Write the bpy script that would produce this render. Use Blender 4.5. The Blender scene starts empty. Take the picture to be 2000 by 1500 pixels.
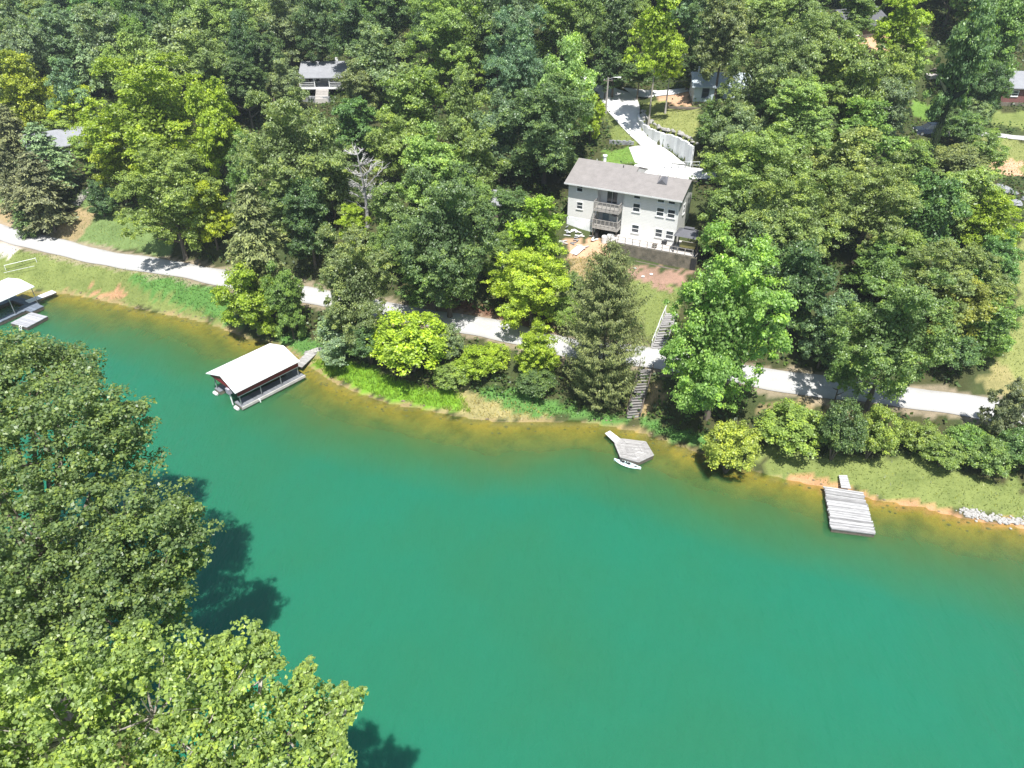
import bpy, math, random
import numpy as np
from mathutils import Vector, Matrix

# ------------------------------------------------------------------ camera, sky, sun, exposure
scene = bpy.context.scene
COL = scene.collection
CAM_H = 46.0
cam_d = bpy.data.cameras.new('camera'); cam = bpy.data.objects.new('camera', cam_d); COL.objects.link(cam)
cam.location = (0, 0, CAM_H); cam.rotation_euler = (math.radians(90 - 35), 0, 0)
cam_d.sensor_width = 36; cam_d.lens = 36 * 1402 / 2000; cam_d.clip_start = .5; cam_d.clip_end = 4000
scene.camera = cam

SUN_EL = 66.0; SUN_H = Vector((0.1, -1.0)).normalized()
world = bpy.data.worlds.new('World'); scene.world = world; world.use_nodes = True
wn = world.node_tree.nodes; wl = world.node_tree.links
sky = wn.new('ShaderNodeTexSky'); sky.sky_type = 'NISHITA'; sky.sun_disc = False
sky.sun_elevation = math.radians(SUN_EL); sky.sun_rotation = math.atan2(SUN_H.x, SUN_H.y)
wl.new(sky.outputs[0], wn['Background'].inputs[0]); wn['Background'].inputs[1].default_value = 0.095
sun_d = bpy.data.lights.new('sun', 'SUN'); sun = bpy.data.objects.new('sun', sun_d); COL.objects.link(sun)
sun_d.energy = 5.0; sun_d.angle = math.radians(.55); sun_d.color = (1, .98, .945)
ce = math.cos(math.radians(SUN_EL))
sun.rotation_euler = Vector((SUN_H.x * ce, SUN_H.y * ce, math.sin(math.radians(SUN_EL)))).to_track_quat('Z', 'Y').to_euler()
vs = scene.view_settings
scene.display_settings.display_device = 'sRGB'
vs.view_transform = 'Standard'; vs.look = 'None'; vs.gamma = 1; vs.use_curve_mapping = False; vs.exposure = 0.88
cy = scene.cycles
cy.max_bounces = 6; cy.diffuse_bounces = 3; cy.glossy_bounces = 2; cy.transmission_bounces = 3; cy.transparent_max_bounces = 8
cy.use_denoising = True
cy.caustics_reflective = False; cy.caustics_refractive = False

HAZE = 0.0003
cy.volume_bounces = 0; cy.volume_max_steps = 32; cy.volume_step_rate = 8

# ------------------------------------------------------------------ measured layout (metres)
KNOTS = [
 (-76.47, 100.62, 2.8), (-57.43, 92.61, 2.8), (-38.7, 85.96, 2.8), (-25.93, 80.77, 2.9), (-14.9, 76.2, 3.1), (-2.95, 71.12, 3.4), (15.64, 65.86, 3.5), 
 (27.24, 61.58, 3.4), (36.7, 59.75, 3.2), (48.61, 56.55, 3.0), (-66.77, 90.13, 1.1), (-55.85, 88.18, 1.3), (-45.14, 83.95, 1.2), 
 (-61.44, 102.74, 5.0), (-69.81, 105.09, 6.5), (-72.38, 118.14, 9.0), (-79.18, 107.51, 6.0), (-5.91, 72.47, 5.0), (-8.73, 88.68, 8.5), 
 (-21.87, 95.17, 9.5), (-29.47, 87.68, 7.5), (-44.4, 98.98, 6.5), (14.98, 79.0, 6.3), (13.82, 84.3, 7.1), (21.99, 80.08, 6.8), (16.29, 74.47, 4.9), 
 (18.26, 72.05, 4.9), (8.91, 85.6, 7.0), (6.25, 78.53, 5.5), (23.96, 100.85, 12.6), (19.41, 107.58, 13.6), (17.08, 114.49, 15.3), 
 (12.76, 126.04, 18.0), (18.47, 123.38, 17.0), (30.5, 111.31, 18.6), (24.96, 122.52, 17.6), (15.1, 106.0, 12.8), (11.15, 103.72, 12.4), 
 (65.68, 113.02, 14.0), (75.5, 112.21, 14.0), (73.18, 107.22, 12.8), (54.55, 67.12, 5.8), (50.66, 60.9, 4.0), (68.78, 99.76, 11.5), 
 (80.86, 121.26, 17.5), (-35.75, 138.27, 13.5), (57.61, 127.49, 24.0), (37.04, 79.75, 9.0), (33.81, 67.95, 5.3), (50.05, 80.83, 8.5), 
 (-3.42, 91.47, 9.5), (0.0, 108.19, 12.5), (-12.55, 120.03, 13.0), (-104.59, 95.65, 0.05), (-70.57, 88.58, 0.05), (-57.49, 86.35, 0.05), 
 (-46.09, 82.12, 0.05), (-35.11, 77.05, 0.05), (-28.58, 74.15, 0.05), (-23.8, 69.64, 0.05), (-16.82, 63.74, 0.05), (-8.14, 60.68, 0.05), 
 (-2.13, 58.83, 0.05), (4.26, 59.0, 0.05), (9.54, 58.49, 0.05), (16.34, 55.19, 0.05), (23.38, 51.17, 0.05), (28.96, 49.06, 0.05), 
 (35.85, 46.46, 0.05), (40.57, 44.95, 0.05), (55.23, 40.51, 0.05), (-110.0, 150.0, 16.0), (-150.0, 130.0, 12.0), (-60.0, 170.0, 22.0), 
 (0.0, 170.0, 27.0), (60.0, 170.0, 32.0), (130.0, 150.0, 30.0), (0.0, 220.0, 44.0), (-100.0, 220.0, 38.0), (110.0, 220.0, 48.0), (0.0, 300.0, 66.0), 
 (-160.0, 300.0, 62.0), (160.0, 300.0, 70.0), (130.0, 80.0, 8.0), (-160.0, 105.0, 3.0), (100.0, 60.0, 4.0), ]
SHORE = [
 (-220.0, 108.0), (-104.59, 95.65), (-86.76, 91.54), (-70.57, 88.58), (-62.88, 87.38), (-57.49, 86.35), (-50.76, 83.63), (-46.09, 82.12), 
 (-39.19, 79.59), (-35.11, 77.05), (-32.67, 75.34), (-28.58, 74.15), (-25.95, 72.29), (-23.8, 69.64), (-20.76, 66.5), (-16.82, 63.74), 
 (-13.26, 62.32), (-8.14, 60.68), (-5.37, 59.7), (-2.13, 58.83), (1.06, 58.66), (4.26, 59.0), (6.93, 59.0), (9.54, 58.49), (12.54, 57.22), 
 (16.34, 55.19), (19.02, 53.48), (23.38, 51.17), (26.84, 49.82), (28.96, 49.06), (32.66, 47.64), (35.85, 46.46), (38.57, 45.44), (40.57, 44.95), 
 (44.44, 43.85), (55.23, 40.51), (130.0, 30.0), ]
BANK = [
 (10, -60), (-2, -12), (-14, 9), (-27, 28), (-40, 40), (-70, 58), (-200, 75), ]
ROAD = [
 (-104.36, 112.64), (-76.47, 100.62), (-57.43, 92.61), (-47.58, 89.51), (-38.7, 85.96), (-25.93, 80.77), (-14.9, 76.2), (-2.96, 71.47), (6.87, 68.29), 
 (15.64, 65.86), (21.81, 63.55), (27.24, 61.58), (36.62, 59.57), (43.7, 57.95), (48.61, 56.55), (60.66, 52.95), ]
DRIVE_WALL = [
 (20.1, 116.66, 0.5), (19.75, 114.17, 0.9), (20.12, 111.84, 1.3), (20.91, 109.48, 1.7), (21.99, 107.33, 2.0), (23.42, 105.6, 2.4), 
 (24.7, 102.95, 2.9), (25.58, 100.94, 3.0), ]
TREES = [
 (-80.61, 124.93, 10.17, 5.28, 6.36, 7.92, 'b', 'yel', 'tree with yellow tinged crown standing above the dark pines at the left edge'), 
 (-72.49, 124.11, 10.25, 4.26, 3.82, 4.55, 'b', 'yg', 'low yellowish green tree below the yellow tinged tree'), 
 (-80.37, 117.48, 8.51, 4.51, 4.08, 4.79, 'p', 'olv', 'dull olive pine at the left edge under the yellow tinged tree'), 
 (-97.63, 157.73, 18.06, 6.04, 4.51, 7.19, 'b', 'blu', 'bluish green tree in the top left corner of the forest'), 
 (-92.32, 145.61, 14.78, 4.52, 3.79, 6.53, 'b', 'mid', 'mid green tree right below the corner tree of the forest'), 
 (-85.31, 147.2, 15.33, 4.29, 5.26, 7.89, 'b', 'blu', 'bluish tree beside the corner trees of the forest'), 
 (-83.05, 156.53, 17.78, 5.0, 4.5, 7.18, 'b', 'em', 'fresh green tree at the top edge above the thin grey hemlock'), 
 (-76.16, 139.52, 13.5, 4.12, 6.45, 8.0, 'p', 'gry', 'thin grey green hemlock with browned side among broadleaf trees'), 
 (-73.08, 124.64, 10.35, 3.8, 5.55, 7.16, 'b', 'blu', 'blue green tree between yellow tinged tree and bright big tree'), 
 (-72.5, 146.34, 15.05, 4.26, 5.71, 8.31, 'b', 'mid', 'mid green tree between the grey hemlock and the dark top trees'), 
 (-66.73, 145.13, 14.84, 4.7, 6.13, 8.7, 'b', 'dk', 'dark green tree above the pale rounded tree'), 
 (-69.18, 141.1, 13.76, 2.81, 2.81, 4.62, 'p', 'em', 'small soft green pine top peeping over the bright big tree'), 
 (-55.57, 132.12, 11.85, 6.56, 7.46, 8.94, 'b', 'gry', 'pale grey green tree with broad rounded dome left of the porch house'), 
 (-65.42, 160.49, 19.04, 5.11, 3.55, 6.3, 'b', 'mid', 'tree crown cut by the top edge above the pale rounded tree'), 
 (-55.64, 150.25, 16.12, 5.08, 5.33, 7.95, 'b', 'dk', 'dark tree behind the right shoulder of the pale rounded tree'), 
 (-45.86, 131.13, 11.86, 3.46, 7.44, 9.92, 'b', 'dk', 'tall narrow dark tree left of the porch house'), 
 (-50.11, 157.08, 18.14, 4.51, 4.51, 7.19, 'b', 'mid', 'mid green tree at the top edge over the narrow dark tree'), 
 (-47.91, 131.38, 11.86, 3.34, 3.34, 4.11, 'b', 'mid', 'small green tree squeezed between pale rounded tree and slim trunks'), 
 (-51.49, 106.2, 7.02, 8.64, 8.45, 10.86, 'B', 'yg1', 'largest bright green tree of the left slope, broad crown above the lane'), 
 (-41.67, 103.1, 7.84, 4.31, 7.33, 9.82, 'b', 'yg', 'yellow green tree on the right flank of the largest bright tree'), 
 (-58.56, 105.22, 6.08, 4.33, 4.53, 6.21, 'b', 'yg', 'yellow green tree on the left flank of the largest bright tree'), 
 (-45.3, 91.8, 3.02, 6.42, 6.8, 8.82, 'B', 'lt', 'bright tree overhanging the grass slope beside the shaded stretch of lane'), 
 (-40.46, 91.55, 4.67, 3.4, 4.16, 5.87, 'b', 'yg', 'small yellow crown in front of the bright slope trees by the lane'), 
 (-69.42, 106.72, 6.72, 4.55, 4.55, 6.23, 'p', 'gry', 'grey green pine in front of the low house roof on the left'), 
 (-67.93, 100.56, 3.32, 5.14, 5.14, 6.78, 'p', 'olv', 'wide dark pine leaning over the timber steps on the left slope'), 
 (-73.38, 102.87, 3.48, 3.35, 5.72, 7.32, 'p', 'olv', 'dark pine at the left edge beside the wide leaning pine'), 
 (-71.07, 99.34, 3.01, 2.23, 2.64, 2.96, 'p', 'dk', 'low drooping dark conifer beside the lane at the left'), 
 (-66.18, 111.48, 7.88, 2.38, 2.8, 3.6, 'b', 'lt', 'small pale green tree in front of the low house roof'), 
 (-60.79, 102.15, 5.03, 2.45, 2.65, 2.97, 'b', 'dk', 'round dark shrub tree on the grass slope left of the bright trees'), 
 (-74.86, 122.69, 9.97, 3.82, 2.46, 3.79, 'b', 'lt', 'light green tree behind the low house on the left'), 
 (-41.79, 146.94, 15.39, 5.22, 5.71, 8.31, 'b', 'gry', 'grey green tree straight above the small rounded tree by the porch house'), 
 (-43.43, 137.14, 13.01, 3.62, 5.01, 7.66, 'b', 'dk', 'dark tree left of the slim bare trunks near the porch house'), 
 (-35.28, 143.89, 14.94, 4.18, 6.07, 9.64, 'b', 'dk', 'dark tree towering behind the porch house roof'), 
 (-28.32, 141.34, 15.0, 5.02, 5.96, 9.54, 'b', 'dk', 'dark tree with visible slim trunk right behind the porch house'), 
 (-22.11, 146.62, 17.07, 4.7, 4.7, 8.37, 'b', 'dk', 'dark shaded tree above the pale dome beside the porch house'), 
 (-22.48, 127.86, 13.07, 5.94, 6.6, 8.14, 'b', 'gry1', 'pale olive dome shaped tree right of the porch house'), 
 (-9.98, 127.71, 14.74, 7.07, 7.92, 10.37, 'B', 'lt', 'big light green tree of the top middle with sunny crown'), 
 (-38.69, 130.49, 12.01, 3.3, 4.21, 5.42, 'b', 'gry', 'small rounded tree left of the porch house'), 
 (-25.46, 125.7, 12.61, 3.82, 4.26, 5.46, 'b', 'gry1', 'olive tree right beside the porch house railing'), 
 (-23.6, 109.5, 11.18, 4.19, 4.39, 5.08, 'b', 'em', 'emerald green tree below the porch house'), 
 (-29.47, 110.77, 10.75, 3.1, 3.1, 3.88, 'b', 'gry', 'small tree under the stone wall of the porch house'), 
 (-14.15, 107.23, 11.52, 5.16, 5.94, 7.52, 'b', 'lt', 'light green tree below the big light tree of the top middle'), 
 (-6.93, 106.11, 11.81, 4.01, 5.93, 7.51, 'b', 'mid1', 'green tree left of the blue green tall tree'), 
 (0.9, 112.6, 13.43, 5.05, 7.95, 10.39, 'B', 'blu', 'tall blue green tree at the centre of the top forest'), 
 (7.51, 105.39, 12.46, 4.47, 7.64, 9.11, 'b', 'lt1', 'tree with yellow green sprays left of the white drive'), 
 (11.7, 109.41, 13.55, 2.26, 3.46, 4.22, 'b', 'yg1', 'small bright tree at the left rim of the white drive'), 
 (4.48, 99.2, 10.97, 6.55, 6.55, 8.09, 'B', 'dk1', 'dense dark tree between the forest and the big house roof'), 
 (-1.74, 99.58, 11.05, 4.52, 5.63, 7.24, 'b', 'blu', 'blue green tree in front of the tall central tree'), 
 (-28.49, 91.09, 8.27, 6.15, 7.55, 9.52, 'B', 'olv1', 'big pale olive tree in the middle of the left forest'), 
 (-23.42, 90.38, 8.17, 4.23, 6.35, 7.9, 'b', 'olv1', 'olive tree on the right shoulder of the big pale olive tree'), 
 (-35.94, 96.01, 7.58, 3.11, 4.97, 6.62, 'b', 'mid', 'green tree left of the big pale olive tree'), 
 (-15.9, 97.65, 10.22, 3.8, 4.55, 6.23, 'b', 'lt', 'light tree above the grey dead tree'), 
 (-10.02, 89.41, 8.57, 4.85, 5.56, 7.17, 'b', 'lt1', 'broad green tree between dead tree and dense dark tree'), 
 (-4.62, 92.0, 9.51, 3.96, 5.04, 6.69, 'b', 'mid1', 'green tree left of the dense dark tree near the big house'), 
 (-19.23, 90.0, 8.21, 3.58, 4.3, 7.0, 'd', 'bare', 'bare grey dead tree standing among green crowns'), 
 (-25.53, 85.19, 5.1, 3.83, 4.91, 6.57, 'b', 'dk', 'dark tree in shade behind the feathery conifer'), 
 (-28.61, 87.72, 7.03, 3.58, 3.58, 5.33, 'b', 'olv1', 'low olive tree just above the feathery conifer'), 
 (-30.06, 79.04, 2.89, 4.96, 6.51, 9.05, 'p', 'olv2', 'feathery pale conifer above the bright tree at the water'), 
 (-31.14, 75.89, 0.3, 4.12, 4.69, 4.86, 'b', 'yg1', 'bright yellow green tree hanging over the water near the boathouse'), 
 (-26.38, 74.36, 0.58, 2.4, 4.9, 5.06, 'b', 'mid', 'darker green tree behind the bright tree that hangs over the water'), 
 (-17.48, 70.9, 1.55, 4.65, 6.87, 7.89, 'B', 'gry1', 'tall grey green tree between lane and water right of the boathouse'), 
 (-19.4, 69.65, 0.89, 3.76, 2.96, 3.06, 'b', 'gry', 'bushy grey green tree at the foot of the tall grey green tree'), 
 (-15.97, 68.11, 1.2, 2.28, 2.66, 2.68, 's', 'dk1', 'dark round shrub left of the bright lime bush'), 
 (-7.35, 74.19, 3.67, 5.94, 7.59, 10.06, 'B', 'dk1', 'large dark green tree in the middle above the brown bank'), 
 (-14.29, 82.75, 5.84, 3.42, 4.83, 6.49, 'b', 'mid1', 'green tree left of the large dark middle tree'), 
 (-14.93, 80.74, 4.39, 2.49, 3.58, 4.83, 'b', 'mid', 'smaller tree at the left foot of the large dark middle tree'), 
 (-9.28, 75.84, 3.57, 4.19, 3.03, 4.32, 'b', 'dk1', 'low tree overhanging the brown bank behind the lane'), 
 (-19.72, 84.56, 5.84, 2.23, 2.59, 5.41, 'b', 'yg', 'small lime crown left of the dead tree'), 
 (-6.43, 87.55, 8.21, 4.18, 3.82, 5.55, 'b', 'mid', 'rounded tree above the small hidden grey roof'), 
 (0.0, 85.39, 7.61, 3.19, 3.56, 4.31, 'b', 'dk1', 'dark tree between hidden grey roof and big house'), 
 (3.11, 82.23, 6.46, 4.04, 4.4, 5.09, 'b', 'yg1', 'bright green tree touching the left wall of the big house'), 
 (-0.91, 78.44, 5.73, 2.73, 3.1, 3.88, 'b', 'mid1', 'tree left of the bright green tree by the big house'), 
 (2.19, 72.42, 3.5, 5.03, 5.03, 5.28, 'B', 'yg', 'yellow green tree above the lane left of the cedar'), 
 (2.71, 64.19, 1.61, 2.58, 3.14, 3.42, 'b', 'yg', 'yellow green tree in front of the lane beside the cedar'), 
 (6.15, 71.8, 3.29, 1.76, 2.13, 2.09, 's', 'lt', 'low light shrub between the yellow green tree and the cedar above the lane'), 
 (7.13, 76.02, 4.91, 1.36, 1.92, 1.88, 's', 'mid1', 'small shrub on the tan strip left of the cedar top'), 
 (2.44, 62.49, 1.12, 2.17, 1.45, 1.45, 's', 'dk', 'dark shaded shrub under the yellow green tree by the cedar'), 
 (-10.9, 66.0, 1.64, 4.15, 3.57, 3.42, 's', 'yg1', 'round lime green bush at the shore right of the boathouse'), 
 (-6.66, 66.17, 2.12, 1.53, 2.61, 2.63, 's', 'gry', 'narrow grey green shrub behind the round lime bush'), 
 (-3.86, 64.48, 1.64, 2.2, 1.8, 1.77, 's', 'yg1', 'medium lime shrub between the round lime bush and the lane'), 
 (-6.31, 63.52, 1.24, 1.92, 1.28, 1.29, 's', 'lt', 'low light green shrub at the marsh grass edge'), 
 (-1.94, 65.4, 1.95, 1.67, 1.67, 1.65, 's', 'yg1', 'lime shrub right below the lane edge'), 
 (9.26, 61.32, 1.08, 4.68, 9.12, 8.78, 'c', 'olv2', 'tall olive cedar shaped like a cone left of the lakeside steps'), 
 (19.77, 57.72, 1.41, 6.07, 9.22, 10.57, 'B', 'brt', 'big fresh green tree in front of the house, right of the lakeside steps'), 
 (20.31, 51.19, -0.24, 2.38, 3.05, 2.84, 's', 'lime', 'round pale lime bush standing in the water edge'), 
 (26.8, 53.7, 1.13, 3.06, 2.07, 2.02, 's', 'lt', 'wide light green bush below the lane right of the pale lime bush'), 
 (30.31, 51.81, 0.93, 2.13, 3.44, 3.3, 's', 'dk', 'dark shaded bush between the wide green bush and the plank dock'),  # shade under the broad lane tree, put into the dark leaf colour
 (33.65, 51.86, 1.1, 1.9, 2.89, 2.78, 's', 'lt', 'lighter bush right of the dark shaded bush above the plank dock'), 
 (35.14, 56.96, 3.15, 5.09, 6.41, 8.46, 'B', 'mid1', 'broad tree growing from the lakeside bank over the right lane'), 
 (32.14, 57.63, 3.2, 1.48, 2.43, 4.26, 'b', 'mid', 'small leafy side crown under the broad lane tree'), 
 (38.27, 52.39, 1.59, 1.93, 1.57, 1.56, 's', 'lt', 'light shrub in the bank row right of the broad lane tree'), 
 (39.91, 50.58, 1.27, 1.89, 1.53, 1.53, 's', 'mid1', 'mid green shrub in the middle of the right bank row'), 
 (42.37, 51.53, 1.68, 1.9, 1.56, 1.55, 's', 'mid', 'dark leaved shrub of the right bank row'), 
 (43.48, 49.54, 1.25, 1.86, 1.86, 1.83, 's', 'mid1', 'grey shaded shrub near the end of the right bank row'), 
 (45.78, 49.91, 1.55, 1.86, 2.18, 2.12, 's', 'dk1', 'last shrub of the right bank row at the picture edge'), 
 (45.69, 52.63, 2.2, 2.12, 3.3, 4.07, 'b', 'thin', 'thin sparse tree at the far right end of the lane'), 
 (29.63, 85.42, 9.35, 6.17, 6.17, 7.74, 'B', 'lt1', 'large green tree right behind the big house gable'), 
 (25.63, 80.33, 7.53, 3.92, 4.61, 5.78, 'b', 'mid1', 'tree right of the gazebo and big house'), 
 (30.8, 75.27, 6.98, 5.37, 6.33, 8.38, 'B', 'mid1', 'large mid green tree in the right wood, above the shaded hollow'), 
 (39.77, 86.32, 10.48, 4.97, 5.31, 6.94, 'b', 'olv1', 'olive tree on top of the right wood'), 
 (29.83, 66.98, 4.85, 3.99, 4.95, 6.61, 'b', 'dk', 'dark tree in the shaded hollow of the right wood'), 
 (27.66, 72.93, 6.06, 3.11, 4.41, 6.11, 'b', 'dk', 'dark tree hidden behind the big fresh green tree'), 
 (40.85, 78.74, 8.64, 5.54, 5.54, 7.16, 'B', 'olv1', 'pale olive tree in the middle of the right wood'), 
 (47.45, 78.36, 8.24, 4.39, 5.36, 6.49, 'b', 'em', 'fresh emerald tree on the right side of the right wood'), 
 (55.21, 85.01, 9.29, 4.39, 4.05, 4.76, 'b', 'lt1', 'light tree below the ivy covered trunk'), 
 (57.15, 81.41, 8.46, 3.67, 3.67, 4.41, 'b', 'yg1', 'yellowish tree at the right border of the right wood'), 
 (45.74, 67.66, 5.65, 5.11, 4.79, 5.46, 'B', 'olv1', 'low olive tree above the right lane lawn'), 
 (46.63, 65.11, 4.96, 3.44, 3.76, 4.5, 'b', 'yg2', 'yellow olive tree leaning to the right lawn'), 
 (53.81, 72.91, 6.89, 2.85, 3.81, 4.05, 'b', 'em', 'green rounded tree beside the right lawn'), 
 (49.15, 63.69, 4.7, 2.89, 3.83, 3.76, 'b', 'mid', 'shaded green tree at the lower border of the right lawn'), 
 (45.82, 62.3, 4.15, 2.37, 2.03, 2.09, 's', 'dk1', 'dark shrub beside the lane under the olive trees'), 
 (32.65, 63.8, 3.49, 2.9, 4.19, 4.9, 'b', 'blu', 'blue green tree just above the right lane'), 
 (40.93, 72.79, 6.87, 3.7, 3.36, 4.12, 'b', 'mid', 'green tree filling the wood behind the broad lane tree'), 
 (45.11, 74.71, 7.38, 3.18, 3.18, 3.96, 'b', 'lt', 'light green tree in the wood left of the low olive tree'), 
 (65.24, 99.74, 11.63, 2.84, 3.21, 3.49, 'b', 'mid1', 'small tree on the upper right lawn'), 
 (30.82, 114.25, 18.74, 4.46, 6.35, 8.91, 'b', 'gry1', 'pale grey green tree above the blue grey cottage'), 
 (33.88, 101.56, 15.03, 5.64, 7.58, 9.05, 'B', 'gry1', 'large pale tree partly covering the blue grey cottage'), 
 (41.5, 106.61, 17.07, 5.63, 6.71, 9.24, 'B', 'olv1', 'large olive tree at the top right of the forest'), 
 (44.86, 100.09, 14.41, 5.1, 6.86, 8.38, 'b', 'mid1', 'green tree below the dark roof at the top right'), 
 (37.2, 95.71, 13.08, 5.65, 5.65, 7.25, 'B', 'lt1', 'broad green tree between cottage and right wood'), 
 (45.44, 93.75, 12.35, 4.94, 4.94, 6.59, 'b', 'mid', 'green tree left of the parked dark car'), 
 (29.71, 95.75, 12.25, 4.05, 4.78, 5.44, 'b', 'gry', 'grey green tree at the foot of the white retaining wall'), 
 (28.41, 101.95, 14.15, 3.2, 3.58, 3.82, 'b', 'dk1', 'dark tree on the lawn edge under the cottage'), 
 (59.48, 121.3, 20.2, 4.3, 5.1, 7.74, 'b', 'yg1', 'sunny green tree at the top right beside the ivy covered trunk'), 
 (55.85, 111.9, 16.34, 3.37, 4.53, 6.22, 'b', 'lt', 'light tree below the sunny green top right tree'), 
 (74.69, 120.5, 17.31, 4.72, 7.11, 8.62, 'b', 'mid', 'green tree in the top right corner above the brick house'), 
 (84.24, 132.87, 22.19, 3.4, 3.83, 5.57, 'b', 'em', 'tree crown cut by the top right corner'), 
 (69.88, 119.67, 17.21, 3.12, 6.29, 8.85, 'b', 'blu', 'blue green tree just right of the ivy covered trunk'), 
 (72.21, 114.56, 14.8, 2.72, 4.32, 5.02, 'b', 'dk1', 'dark tree left of the brick house'), 
 (20.53, 110.83, 16.22, 4.32, 5.79, 11.99, 't', 'yg1', 'tall tree with long bare pale trunk on the cottage lawn'), 
 (23.4, 113.59, 16.94, 2.44, 3.59, 7.94, 't', 'yg', 'yellow green slim tree just right of the tall bare trunk'), 
 (55.44, 95.85, 11.84, 3.48, 7.35, 16.34, 'i', 'dk1', 'leaning tree with dark ivy covered trunk near the parked car'), 
 (53.12, 104.75, 14.61, 3.42, 4.36, 5.05, 'b', 'gry', 'grey green tree left of the parked car and small lawn'), 
 (62.36, 120.4, 18.93, 2.98, 3.59, 4.84, 'b', 'lt1', 'light tree left of the pale stone patio'), 
 (51.27, 92.51, 11.48, 4.0, 3.63, 3.88, 'b', 'mid', 'green tree below the parked car'), 
 (61.3, 98.6, 11.8, 3.53, 2.37, 2.41, 's', 'gry1', 'greyish shrub in front of the lane right of the parked car'), 
 (66.86, 108.83, 13.03, 2.66, 2.66, 2.67, 's', 'dk1', 'dark shrub hiding the tail of the parked car'), 
 (70.86, 113.49, 14.33, 2.35, 2.35, 2.38, 's', 'gry', 'small grey shrub at the lane bend below the brick house'), 
 (66.49, 114.52, 14.9, 2.35, 3.16, 3.44, 'b', 'dk1', 'dark low tree right of the small upper lawn'), 
 (7.44, 127.82, 17.59, 4.54, 5.39, 9.01, 'b', 'mid', 'green tree at the top edge right of the tall blue green tree'), 
 (12.28, 127.15, 18.08, 4.09, 5.76, 9.36, 'b', 'mid1', 'green tree at the top edge above the dark forest mouth'), 
 (16.37, 123.09, 16.98, 3.59, 6.04, 9.61, 'b', 'dk', 'dark tree at the forest mouth behind the utility pole'), 
 (20.4, 136.06, 20.87, 3.47, 3.47, 7.23, 'b', 'lt1', 'sunny crown at the top edge left of the tall bare trunk'), 
 (29.63, 122.7, 19.29, 3.56, 5.16, 8.8, 'b', 'dk', 'dark tree behind the tall bare trunk on its right'), 
 (15.06, 122.42, 16.84, 2.85, 3.27, 5.04, 'b', 'dk', 'low dark tree behind the top of the white drive'), 
 (20.3, 121.87, 16.97, 2.84, 2.84, 4.64, 'b', 'dk1', 'low shaded tree behind the side lane'), 
 (27.85, 121.19, 18.5, 2.42, 2.42, 3.25, 'b', 'dk', 'shaded small tree left of the cottage roof'), 
 (-3.69, 144.76, 19.54, 4.62, 3.68, 7.42, 'b', 'mid1', 'crown cut by the top edge between light tree and blue green tree'), 
 (2.79, 146.24, 21.02, 4.18, 2.76, 6.57, 'b', 'lt1', 'crown cut by the top edge above the tall blue green tree'), 
 (-17.41, 152.15, 19.26, 4.35, 3.86, 7.59, 'b', 'lt', 'sunny crown at the top edge left of the big light tree'), 
 (-30.13, 158.54, 19.69, 4.52, 3.5, 7.25, 'b', 'mid', 'crown cut by the top edge above the dark trunk trees'), 
 (-40.82, 161.41, 19.75, 5.1, 3.55, 7.3, 'b', 'lt', 'light crown cut by the top edge above the porch house'), 
 (-57.76, 163.42, 19.93, 5.16, 3.59, 7.34, 'b', 'mid1', 'crown cut by the top edge above the narrow dark tree'), 
 (-78.61, 163.88, 19.87, 5.17, 3.6, 7.35, 'b', 'em', 'crown cut by the top edge above the grey hemlock'), 
 (39.75, 124.58, 21.92, 4.37, 3.97, 7.69, 'b', 'lt1', 'light crown at the top edge above the large pale tree'), 
 (53.81, 124.01, 22.37, 3.56, 3.56, 7.31, 'b', 'mid', 'crown at the top edge left of the sunny top right tree'), 
 (45.58, 125.55, 22.87, 3.6, 3.19, 6.97, 'b', 'dk1', 'dark crown at the top edge above the large olive tree'), ]
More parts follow.
